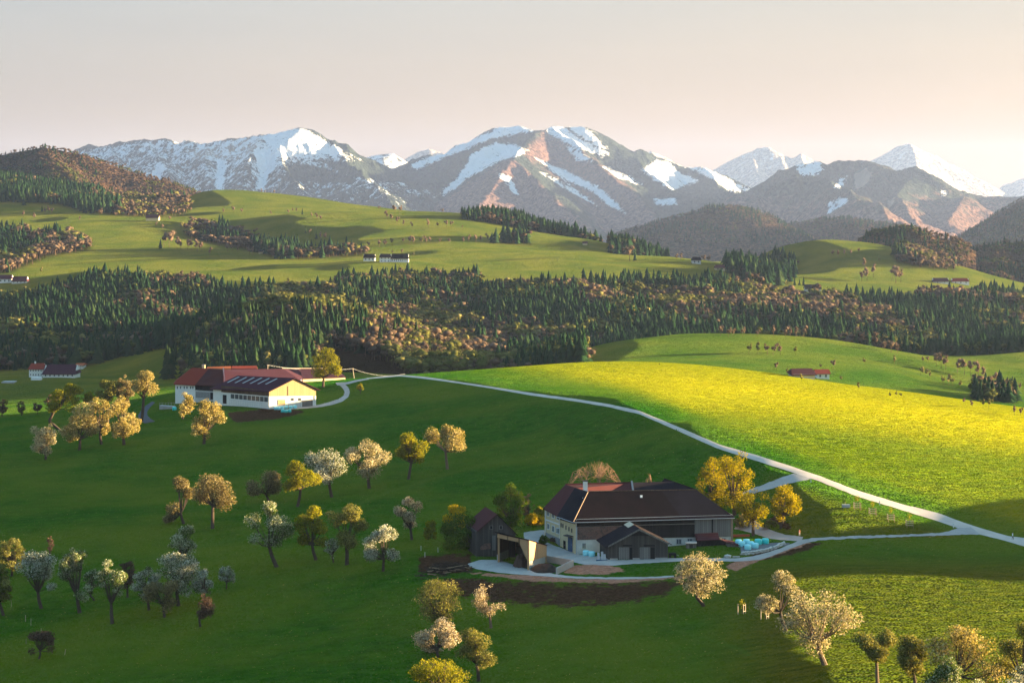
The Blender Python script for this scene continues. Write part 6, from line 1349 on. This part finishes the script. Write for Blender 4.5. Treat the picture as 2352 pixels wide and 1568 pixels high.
for i, (key, a, b, d0, d1, cc) in enumerate((('left', -150, 480, 3500, 4300, .12), ('round', 1420, 1880, 4050, 4600, .3), ('low', 1720, 2100, 4450, 5000, .25), ('edge', 2140, 2480, 3650, 4500, .35), ('brown', 1985, 2230, 2800, 3080, .2), ('slope', 2150, 2480, 2700, 3480, .2))):
    fq = 1.5 if key in ('round', 'low', 'edge') else 1.0
    wood('hillside_wood', box(a, b), d0 * fq, d1 * fq, (10.5 if d0 > 3100 else 8) * (1.3 if fq > 1 else 1), cc, hcon=(11 * fq ** .7, 16 * fq ** .7), hlea=(8 * fq ** .7, 13 * fq ** .7), low=True, zfun=hz(key), seed=40 + i, green=.12, tsc=.30)
# ------------------------------------------------------------------ trees one can count on the far slopes (small in the picture)
TPL = {}
def tpl_mesh(kind):
    if kind not in TPL:
        k, i = kind; tv, tf = (SPR[i] if k == 's' else LEA[i])
        tv = tv * np.array([1.15, 1.15, 1.0]) if k != 's' else tv * np.array([1.15, 1.15, 1])
        me = bpy.data.meshes.new('far_tree'); me.from_pydata([tuple(v) for v in tv], [], [tuple(int(q) for q in f) for f in tf]); me.materials.append(M_wood); 
        for nme, val in (('species', {'s': 0., 'b': 1., 'g': 2.}[k]), ('tint', .5)):
            a = me.attributes.new(nme, 'FLOAT', 'POINT'); rr = np.random.default_rng(i)
            a.data.foreach_set('value', np.full(len(tv), val, np.float32) if nme == 'species' else np.clip(.72 + .25 * rr.normal(size=len(tv)), 0, 1).astype(np.float32))
        TPL[kind] = me
    return TPL[kind]
rT = np.random.default_rng(77)
def far_tree(px, py, h, k, label, group, name=None):
    b = hit(px, py); kind = (k, int(rT.integers(5)))
    o = bpy.data.objects.new(name or ('spruce_tree' if k == 's' else 'bare_tree' if k == 'b' else 'blossom_tree'), tpl_mesh(kind)); COL.objects.link(o)
    H = h / F * b.y; o.location = b - Vector((0, 0, .3)); o.scale = (H * rT.uniform(.72, 1.0), H * rT.uniform(.72, 1.0), H); o.rotation_euler = (0, 0, rT.uniform(0, 6.28))
    return tag(o, label, 'tree', group)
def rows(ox, oy, sc, items, label, group, k='b'):
    for it in items:
        x, y, h = it[:3]; kk = it[3] if len(it) > 3 else k
        lab = label if kk == k else {'s': 'single dark spruce among ', 'g': 'pale blossoming tree among ', 'b': 'leafless tree among '}[kk] + group
        far_tree(ox + x * sc, oy + y * sc, h * sc, kk, lab, group)
Z6 = (1510, 574.2, .358); Z2 = (689, 268, .358); Z1 = (0, 268, .358); Z3 = (1510, 306, .358); Z4 = (0, 574.2, .358)
rows(*Z6, [(585, 670, 85), (640, 668, 90)], 'pale tree of the left pair on the middle hill slope', 'the pale pair on the middle hill', 'g')
rows(*Z6, [(705, 672, 85), (742, 675, 85), (788, 672, 85)], 'brownish tree of the row of three on the middle hill slope', 'the row of three on the middle hill')
rows(*Z6, [(888, 670, 62)], 'pale round tree right of the row of three on the middle hill', 'single trees on the middle hill', 'g')
rows(*Z6, [(765, 770, 68)], 'round brownish tree left of the farm in the hollow', 'single trees on the middle hill')
rows(*Z6, [(828, 787, 40, 'g'), (1130, 765, 72), (1050, 760, 40)], 'leafless tree close behind the farm in the hollow', 'the farm trees in the hollow')
rows(*Z6, [(925, 843, 62, 'g'), (1175, 838, 42, 'g')], 'leafless tree in the hollow', 'the farm front in the hollow')
rows(*Z6, [(1330, 738, 58)], 'small tree alone in the middle of the lit hill slope', 'lone trees on the lit hill', 'g')
rows(*Z6, [(1522, 738, 78)], 'taller tree alone near the right shoulder of the middle hill', 'lone trees on the lit hill', 'g')
rows(*Z6, [(1690, 805, 75), (1722, 815, 62), (1750, 828, 66)], 'tree of the small cluster on the right flank of the middle hill', 'the cluster on the right flank', 'g')
rows(*Z6, [(1838, 868, 75), (1868, 868, 85), (1895, 870, 70)], 'tree of the three standing on the low right flank of the middle hill', 'the lower right flank trees', 'g')
rows(*Z6, [(1945, 885, 58)], 'small tree at the right end of the low flank trees', 'end tree of the flank', 'g')
rows(*Z6, [(1288, 893, 56)], 'slim pale tree behind the yellow brow', 'trees behind the yellow brow', 'g')
rows(*Z6, [(1490, 945, 42), (1530, 940, 48), (1565, 945, 40)], 'whitish shrub showing over the yellow brow', 'white shrubs behind the yellow brow', 'g')
rows(*Z6, [(15, 738, 18)], 'tiny bush peeping over the brow at its highest part', 'tiny bushes on the brow', 'g')
rows(*Z6, [(405, 555, 85), (455, 557, 72), (480, 556, 70), (545, 556, 74), (640, 556, 60), (745, 554, 86), (820, 555, 70), (855, 556, 80), (890, 557, 76), (940, 557, 82), (960, 557, 84), (1040, 560, 50), (1130, 562, 60)], 'leafless tree in the row along the crest of the middle hill', 'bare trees along the middle hill crest')
rows(*Z6, [(1215, 572, 110), (1260, 580, 105), (1300, 600, 120), (1340, 605, 100), (1390, 615, 95), (1420, 622, 90), (1455, 640, 60), (1500, 655, 95), (1540, 660, 80)], 'leafless tree of the dense row running down the right crest of the middle hill', 'bare trees down the right crest')
rows(*Z6, [(1700, 720, 45), (1735, 722, 50), (1790, 745, 90), (1820, 760, 120), (1850, 765, 100), (1925, 785, 100), (1970, 800, 120), (2010, 805, 110), (2060, 815, 115), (2095, 825, 90), (2030, 850, 60), (2160, 860, 90), (2200, 875, 85), (2260, 890, 75), (2320, 900, 60)], 'pinkish leafless tree in the thicket right of the middle hill', 'bare trees right of the middle hill')
rows(*Z6, [(1965, 985, 48), (2020, 1005, 52), (2090, 1012, 70, 'g'), (2125, 1015, 78, 'g'), (2290, 1055, 75), (2330, 1060, 70)], 'leafless tree behind the right end of the yellow brow', 'trees behind the right brow')
rows(*Z2, [(545, 640, 45), (610, 622, 62), (640, 624, 66)], 'reddish leafless tree of the clump on the left skyline dip', 'clump on the skyline dip')
rows(*Z2, [(1040, 608, 46)], 'round reddish bush-like tree alone on the skyline before the brown mountain', 'single skyline trees')
rows(*Z2, [(505, 602, 34), (915, 622, 38)], 'small leafless tree on the pasture skyline', 'small skyline trees')
rows(*Z2, [(560, 655, 50), (590, 672, 55), (620, 695, 62), (665, 702, 45), (720, 715, 45), (825, 712, 62), (880, 712, 40), (940, 712, 55), (970, 712, 50), (1040, 716, 25)], 'leafless tree in the hedge line across the upper pasture', 'hedge line of the upper pasture')
rows(*Z2, [(595, 828, 66)], 'round pale tree above the pasture farm', 'trees above the pasture farm', 'g')
rows(*Z2, [(510, 838, 60), (550, 838, 60), (440, 838, 46), (660, 812, 40), (700, 820, 72), (730, 820, 60), (775, 824, 66, 'g'), (810, 818, 60), (835, 815, 50), (895, 815, 45), (960, 818, 45), (1045, 812, 50), (1080, 808, 58), (1130, 808, 58), (1160, 806, 50), (1205, 798, 56)], 'leafless tree in the long row above the pasture farm', 'long row above the pasture farm')
rows(*Z2, [(725, 898, 38)], 'round pale tree at the right end of the pasture farm', 'end trees of the pasture farm', 'g')
rows(*Z2, [(430, 880, 30), (595, 880, 25), (655, 880, 40)], 'leafless tree just behind the pasture farm roofs', 'trees behind the pasture farm')
rows(*Z2, [(2115, 925, 125), (2150, 925, 75, 's')], 'tall bare tree standing alone on the pasture at the skyline wood', 'lone pair on the right pasture')
rows(*Z1, [(155, 570, 80)], 'tall dark spruce alone on the left skyline pasture', 'dark spruces on the left pasture', 's')
rows(*Z1, [(270, 610, 45)], 'small spruce beside leafless trees on the left pasture', 'small spruces of the left pasture', 's')
rows(*Z1, [(310, 625, 58), (330, 622, 45), (290, 625, 50), (150, 645, 48), (215, 665, 55), (640, 645, 68), (740, 648, 40), (510, 668, 36), (880, 640, 30), (1090, 672, 40)], 'leafless tree scattered on the left pasture', 'scattered trees of the left pasture')
rows(*Z1, [(1000, 705, 36), (1045, 725, 46)], 'leafless tree below the cream barn', 'trees below the cream barn')
rows(*Z1, [(1160, 728, 66)], 'round pinkish tree right of the cream barn', 'trees right of the cream barn', 'g')
rows(*Z1, [(1030, 848, 68, 's'), (1050, 840, 110), (1085, 842, 140), (1135, 852, 92), (1160, 850, 70), (1205, 852, 75), (1230, 855, 75), (1265, 862, 84), (1295, 862, 75), (1345, 892, 64)], 'leafless tree in the grove on the lower left pasture', 'grove of the lower left pasture')
rows(*Z1, [(1460, 865, 62), (1490, 866, 62), (1525, 868, 52), (1600, 885, 55), (1620, 888, 66)], 'leafless tree in the short row left of the tiny hut', 'short row by the tiny hut')
rows(*Z1, [(1680, 494, 38), (1700, 495, 30), (1760, 498, 32)], 'reddish leafless tree on the dome skyline', 'skyline trees of the dome')
rows(*Z1, [(1940, 628, 46, 's'), (1900, 615, 36), (1875, 612, 30), (2000, 650, 40), (2035, 660, 48), (2060, 665, 40)], 'leafless tree in the short hedge high on the dome pasture', 'short hedge on the dome pasture')
rows(*Z1, [(1960, 745, 48, 's'), (1985, 755, 40), (2030, 785, 66, 's'), (2055, 792, 62), (2080, 796, 66), (1435, 620, 36), (1500, 615, 52), (1550, 625, 42), (1740, 630, 30), (1850, 625, 36)], 'leafless tree along the field track of the dome pasture', 'trees along the dome track')
rows(*Z1, [(262, 1005, 45)], 'pale blossoming tree at the forest edge left of the far white farm', 'forest edge blossom tree', 'g')
rows(*Z3, [(1330, 865, 72), (1310, 950, 88), (1345, 945, 95), (1385, 925, 100), (1505, 945, 110), (1530, 962, 120), (1562, 958, 100)], 'pinkish leafless tree of the clumps on the right pasture', 'clumps on the right pasture')
rows(*Z3, [(1422, 824, 28)], 'tiny tree at the bend of the right pasture track', 'tiny right pasture trees', 'g')
rows(*Z3, [(880, 978, 60), (912, 975, 45), (938, 978, 62)], 'dark spruce left of the dark roofed white gable', 'spruces beside the white gable', 's')
rows(*Z3, [(820, 980, 44), (700, 960, 70), (725, 965, 90), (750, 960, 70), (610, 915, 70), (640, 930, 60)], 'yellowish tree at the forest edge left of the dark roofed white gable', 'yellowish trees at the forest edge', 'g')
rows(*Z3, [(300, 832, 60), (325, 835, 65), (150, 812, 50), (120, 812, 45)], 'leafless tree by the half hidden pale house', 'trees by the half hidden house')
rows(*Z3, [(1120, 790, 45), (1160, 795, 55), (1200, 785, 45), (1240, 785, 50), (1290, 770, 40)], 'dark bush of the hedge on the right pasture', 'hedge of the right pasture')
rows(*Z4, [(45, 375, 62, 'g'), (165, 365, 55, 'g'), (350, 296, 50, 'g'), (395, 290, 62), (455, 292, 60, 'g'), (500, 290, 55), (550, 345, 85), (590, 340, 95), (640, 310, 50), (680, 300, 78, 'g'), (605, 375, 55), (375, 385, 45), (560, 420, 70), (520, 400, 60)], 'leafless tree around the valley farm', 'trees around the valley farm')
# scrub thicket at the foot of the knob
rows(689, 574.2, .358, [(690, 790, 80, 'g'), (740, 770, 90), (800, 780, 110), (880, 770, 120), (960, 765, 95), (1020, 760, 90), (1080, 720, 110, 'g'), (1130, 700, 120), (1180, 690, 110), (1230, 690, 125, 'g'), (1290, 680, 120, 'g'), (1340, 670, 105, 'g'), (1380, 680, 70), (1640, 640, 70), (1690, 640, 80), (1740, 650, 95), (1780, 655, 125, 'g'), (1830, 650, 110, 'g'), (1570, 660, 70, 'g')], 'leafless tree of the thicket behind the near brow', 'thicket behind the near brow')
# ------------------------------------------------------------------ the spruces one can tell apart on the knob's near face
r_ = np.random.default_rng(5); got = 0; tries = 0; spots = []
while got < 230 and tries < 6000:
    tries += 1; px = r_.uniform(380, 1010); py = r_.uniform(735, 872)
    if inpoly(np.array([px]), np.array([py]), A1x)[0] or not inpoly(np.array([px]), np.array([py]), [(372, 880), (400, 815), (470, 780), (560, 745), (700, 730), (860, 745), (960, 790), (1010, 850), (900, 850), (840, 810), (800, 800), (700, 850), (640, 872)])[0]: continue
    b = hit(px, py)
    if b.y < 1100 or b.y > 1600 or any((b.x - q[0]) ** 2 + (b.y - q[1]) ** 2 < 20 for q in spots): continue
    spots.append((b.x, b.y)); got += 1
    lf_ = px > 840 and r_.random() < .75 or r_.random() < .14
    k = 'g' if lf_ and r_.random() < .6 else 'b' if lf_ else 's'
    h = (r_.uniform(17, 24) if k == 's' else r_.uniform(13, 18)) * F / b.y
    lab = {'s': 'dark spruce in the dense wood covering the knob behind the left farm', 'b': 'leafless beech in the wood covering the knob behind the left farm', 'g': 'budding yellowish tree in the wood covering the knob behind the left farm'}[k]
    far_tree(px, py, h, k, lab, {'s': 'spruces of the knob', 'b': 'beeches of the knob', 'g': 'budding trees of the knob'}[k], {'s': 'spruce_tree', 'b': 'beech_tree', 'g': 'budding_tree'}[k])

# ------------------------------------------------------------------ saplings in guards, posts, trough, walkers
def sapling(px, py, label, style):
    c = hit(px, py); o = thing('guarded_sapling', c, label, 'sapling', 'young trees in wooden guards')
    Hh = 3.0 if style == 'rail' else 2.6
    p = PB(); p.path([c, c + Vector((.05, 0, Hh * .6)), c + Vector((0, 0, Hh))], [.05, .04, .02], 5); p.build('stem', M_bark2, o)
    r = np.random.default_rng(int(px)); n = 90; cz = Hh * .88
    P_ = r.normal(0, 1, (n, 3)) * np.array([.28, .28, .38]) + np.array([0, 0, cz]); a = r.normal(size=(n, 3)); a /= np.linalg.norm(a, axis=1)[:, None]; b_ = np.cross(a, r.normal(size=(n, 3))); b_ /= np.linalg.norm(b_, axis=1)[:, None]
    V = np.stack([P_ - a * .11, P_ + b_ * .08, P_ + a * .11, P_ - b_ * .08], 1).reshape(-1, 3); cr = mesh_np('crown', V, [np.arange(4 * n).reshape(n, 4)], [PAL['yellow']], parent=o); fattr(cr, 'tint', np.repeat(r.random(n), 4))
    w = .75
    if style == 'rail':
        for dx, dy in ((-w, -w), (w, -w), (w, w), (-w, w)):
            p = PB(); p.tube(c + Vector((dx, dy, -.2)), c + Vector((dx, dy, 1.75)), .06, n=5); p.build('post', M['wood'], o)
        for k in range(3):
            z = .55 + k * .5
            for a, b in (((-w, -w), (w, -w)), ((-w, w), (-w, -w))):
                p = PB(); p.tube(c + Vector((*a, z)), c + Vector((*b, z)), .075, n=4); p.build('rail', M['palewood'], o)
    else:
        for dx, dy in ((-w, 0), (w * .35, -.3), (w * .95, .1)):
            p = PB(); p.tube(c + Vector((dx, dy, -.2)), c + Vector((dx, dy, 1.95)), .07, n=5); p.build('post', M['palewood'], o)
        for z in (.55, 1.7):
            p = PB(); p.tube(c + Vector((w * .35, -.3, z)), c + Vector((w * .95, .1, z)), .06, n=4); p.build('rail', M['palewood'], o)
for i, (x, y) in enumerate(((1969, 1169), (2004, 1182), (2046, 1196), (2089, 1210))):
    sapling(x, y, ('sapling in a railed guard nearest to the trough', 'sapling in a railed guard, second from the trough', 'sapling in a railed guard, third from the trough', 'sapling in a railed guard nearest to the road junction')[i], 'rail')
sapling(1704, 1409, 'sapling with a pale H-shaped guard alone on the slope below the farmyard', 'h'); sapling(1757, 1421, 'sapling with a pale guard under the leaning blossom tree', 'h')
c = hit(1943, 1166); o = thing('water_trough', c, 'grey water trough on the lawn left of the saplings', 'trough')
p = PB(); p.prism([(c.x - .95, c.y - .5, c.z + .15), (c.x + .95, c.y - .5, c.z + .15), (c.x + .95, c.y + .5, c.z + .15), (c.x - .95, c.y + .5, c.z + .15)], (0, 0, .7)); p.build('basin', M['metal'], o)
p = PB(); p.tube(c + Vector((-.1, .6, 0)), c + Vector((-.1, .6, 1.3)), .07); p.build('spout_post', M['post'], o)
for x, y, lab in ((1862.5, 1107, 'white marker post at the fork of the side road'), (2120.5, 1188, 'white marker post on the lower track edge above the saplings'), (2190, 1211.5, 'white marker post at the big road junction')):
    c = hit(x, y); o = thing('marker_post', c, lab, 'post', 'white marker posts of the track')
    if x == 2120.5: c = hit(2020.5, 1159); o.location = c
    p = PB(); p.prism([(c.x - .1, c.y - .06, c.z - .2), (c.x + .1, c.y - .06, c.z - .2), (c.x + .1, c.y + .06, c.z - .2), (c.x - .1, c.y + .06, c.z - .2)], (0, 0, 1.25)); p.build('shaft', M['white'], o)
    p = PB(); p.prism([(c.x - .105, c.y - .065, c.z + .72), (c.x + .105, c.y - .065, c.z + .72), (c.x + .105, c.y + .065, c.z + .72), (c.x - .105, c.y + .065, c.z + .72)], (0, 0, .16)); p.build('band', M['metal'], o)
for i, (x, y, h) in enumerate(((26, 1393, 1.5), (58.6, 1427, 1.5), (71, 1436, 1.6), (94.5, 1460, 1.7), (148, 1503, 1.2), (120, 1500, 1.0), (60, 1478, 1.1))):
    c = hit(x, y); p = PB(); p.tube((0, 0, -.3), (.25 if i == 4 else 0, 0, h), .06, .05, 6); o = p.build('fence_post', M['palewood'] if i < 5 else M['post']); o.location = c
    tag(o, ('pale fence stake below the left edge tree', 'pale fence stake, upper of two close together in the left hollow', 'pale fence stake, lower of two close together in the left hollow', 'pale fence stake beside the dark reddish tree', 'leaning fence stake at the lower end of the hollow fence', 'short grey fence stake by the leaning one', 'short grey fence stake left of the dark reddish tree')[i], 'fence post', 'fence stakes of the left hollow')
for i, (x, y) in enumerate(((780, 920), (768, 925), (757, 929), (790, 908), (745, 931))):
    c = hit(x, y); p = PB(); p.tube((0, 0, -.2), (0, 0, 1.1), .05, .05, 5); o = p.build('fence_post', M['palewood']); o.location = c
    tag(o, 'small fence stake on the grass inside the gravel loop', 'fence post', 'stakes inside the gravel loop')
c = hit(1000, 1287); 
for i, (x, y) in enumerate(((967, 1264), (976, 1279), (1006, 1268))):
    c = hit(x, y); p = PB(); p.tube((0, 0, -.2), (0, 0, 1.2), .06, .05, 5); o = p.build('fence_post', M['white']); o.location = c
    tag(o, ('white stake left of the brush pile', 'white stake just above the brush pile', 'white stake in the dark grass right above the brush pile')[i], 'fence post', 'white stakes by the brush pile')

def person(px, py, label, jacket, legs, skin, hair, face=0.0, H=1.74, stride=.0, bag=None):
    c = hit(px, py); o = thing('person', c, label, 'person'); o.rotation_euler = (0, 0, face)
    k = H / 1.75
    bm = bmesh.new(); J = {}
    def v(n, x, y, z): J[n] = bm.verts.new((x * k, y * k, z * k)); return J[n]
    v('pel', 0, 0, .95); v('waist', 0, .01, 1.08); v('chest', 0, 0, 1.32); v('neck', 0, .0, 1.48); v('hb', 0, -.01, 1.56); v('head', 0, -.02, 1.65); v('crown', 0, 0, 1.73)
    for s, n in ((-1, 'l'), (1, 'r')):
        st_ = stride * s
        v('hip' + n, s * .10, 0, .90); v('knee' + n, s * .11, -.05 - st_ * .5, .50); v('ank' + n, s * .11, .0 - st_, .09); v('toe' + n, s * .12, -.18 - st_, .04)
        v('sh' + n, s * .19, 0, 1.42); v('elb' + n, s * .26, .03 + st_ * .5, 1.13); v('wri' + n, s * .25, -.08 + st_ * .7, .90); v('han' + n, s * .25, -.11 + st_ * .7, .82)
    for a, b in [('pel', 'waist'), ('waist', 'chest'), ('chest', 'neck'), ('neck', 'hb'), ('hb', 'head'), ('head', 'crown')] + [e for n in 'lr' for e in (('pel', 'hip' + n), ('hip' + n, 'knee' + n), ('knee' + n, 'ank' + n), ('ank' + n, 'toe' + n), ('chest', 'sh' + n), ('sh' + n, 'elb' + n), ('elb' + n, 'wri' + n), ('wri' + n, 'han' + n))]: bm.edges.new((J[a], J[b]))
    me = bpy.data.meshes.new('body'); idx = {n: i for i, n in enumerate(J)}; bm.verts.index_update(); bm.to_mesh(me); bm.free()
    body = link('body', me, o); rad = dict(pel=(.15, .11), waist=(.14, .10), chest=(.17, .115), neck=(.06, .06), hb=(.07, .08), head=(.085, .10), crown=(.06, .07), hip=(.095, .095), knee=(.062, .065), ank=(.045, .05), toe=(.04, .03), sh=(.07, .07), elb=(.048, .048), wri=(.034, .034), han=(.038, .025))
    md = body.modifiers.new('Skin', 'SKIN'); sk = me.skin_vertices[0].data
    for n, i in idx.items():
        q = rad.get(n) or rad[n[:-1]]; sk[i].radius = (q[0] * k, q[1] * k)
    sk[idx['pel']].use_root = True
    body.modifiers.new('Subsurf', 'SUBSURF').levels = 1; body.modifiers['Subsurf'].render_levels = 2
    bpy.context.view_layer.update()
    dg = bpy.context.evaluated_depsgraph_get(); m2 = bpy.data.meshes.new_from_object(body.evaluated_get(dg)); body.modifiers.clear(); body.data = m2
    m2.materials.clear()
    for mm in (skin, jacket, legs, M['dark']): m2.materials.append(mm)
    for f in m2.polygons:
        z = f.center.z / k; x = abs(f.center.x) / k
        f.material_index = 0 if z > 1.50 or (x > .2 and z < .93) else 1 if z > .96 or (x > .2 and z > .9) else 3 if z < .10 else 2; f.use_smooth = True
    h = PB(); h.lathe((0, .015 * k, 1.63 * k), [(.098 * k, 0), (.11 * k, .05 * k), (.092 * k, .11 * k), (.03 * k, .14 * k)], 12)
    hm = h.build('hair', hair, None); hm.parent = o
    fc = PB(); fc.tube((0, -.105 * k, 1.655 * k), (0, -.135 * k, 1.63 * k), .014 * k, .017 * k, 5); nm_ = fc.build('nose', skin, None); nm_.parent = o
    for s in (-1, 1):
        e = PB(); e.tube((s * .033 * k, -.10 * k, 1.665 * k), (s * .033 * k, -.112 * k, 1.665 * k), .010 * k, n=6); x = e.build('eye', M['dark'], None); x.parent = o
        e = PB(); e.tube((s * .088 * k, 0, 1.64 * k), (s * .102 * k, .01 * k, 1.66 * k), .022 * k, .016 * k, 6); x = e.build('ear', skin, None); x.parent = o
        for i, (dx, ln) in enumerate(((-.022, .070), (-.008, .082), (.008, .078), (.022, .062))):
            e = PB(); y0 = (-.11 + stride * s * .7); e.path([((s * .25) * k, (y0 + dx) * k, .80 * k), ((s * .248) * k, (y0 + dx - .008) * k, (.80 - ln * .6) * k), ((s * .24) * k, (y0 + dx - .014) * k, (.80 - ln) * k)], [.009 * k, .008 * k, .007 * k], 5); x = e.build('finger', skin, None); x.parent = o
        e = PB(); y0 = (-.11 + stride * s * .7); e.path([((s * .245) * k, (y0 - .03) * k, .85 * k), ((s * .235) * k, (y0 - .055) * k, .80 * k)], [.010 * k, .008 * k], 5); x = e.build('thumb', skin, None); x.parent = o
    return o
M_skin = simple_mat('skin', (.48, .28, .20), .6, .05, 3)
M_hair = simple_mat('brown_hair', (.06, .04, .03), .8, .1, 9)
person(2326, 1239, 'person in a white top and dark trousers walking on the track', simple_mat('white_top', (.72, .76, .76), .8, .04, 4), simple_mat('dark_trousers', (.025, .03, .035), .85, .1, 4), M_skin, M_hair, .9, 1.78, .16)
person(1839 - 3, 1231, 'person in a red-brown top and pale trousers standing at the edge of the lawn', simple_mat('red_brown_top', (.30, .11, .08), .85, .06, 4), simple_mat('pale_trousers', (.42, .36, .32), .85, .06, 4), M_skin, M_hair, .5, 1.72, .03)
# crates and boxes by the hedge
c = hit(1702, 1232); p = PB(); p.box((0, 0, 0), 4.2, .7, .55, .1); o = p.build('timber_stack', simple_mat('red_timber', (.26, .075, .035), .85, .2, 1.5)); o.location = c; tag(o, 'low reddish stack of timber at the right end of the farmhouse', 'timber stack')
finish_ground()
HAZE = 2.1e-5
# ------------------------------------------------------------------ air
hz, hnt, hout = mat('haze'); hb = NB(hnt)
pv = hb.n('ShaderNodeVolumePrincipled'); pv.inputs['Color'].default_value = (.345, .45, .78, 1); pv.inputs['Density'].default_value = HAZE
pv.inputs['Anisotropy'].default_value = .25
hnt.links.new(pv.outputs[0], hout.inputs['Volume'])
x0, x1, y0, y1, z0, z1 = -8000, 8000, -60, 27000, -262, 900
hV = [(x, y, z) for z in (z0, z1) for y in (y0, y1) for x in (x0, x1)]
ho = mesh_np('haze', hV, [[(0, 2, 3, 1), (4, 5, 7, 6), (0, 1, 5, 4), (2, 6, 7, 3), (0, 4, 6, 2), (1, 3, 7, 5)]], [hz]); ho['kind'] = 'stuff'
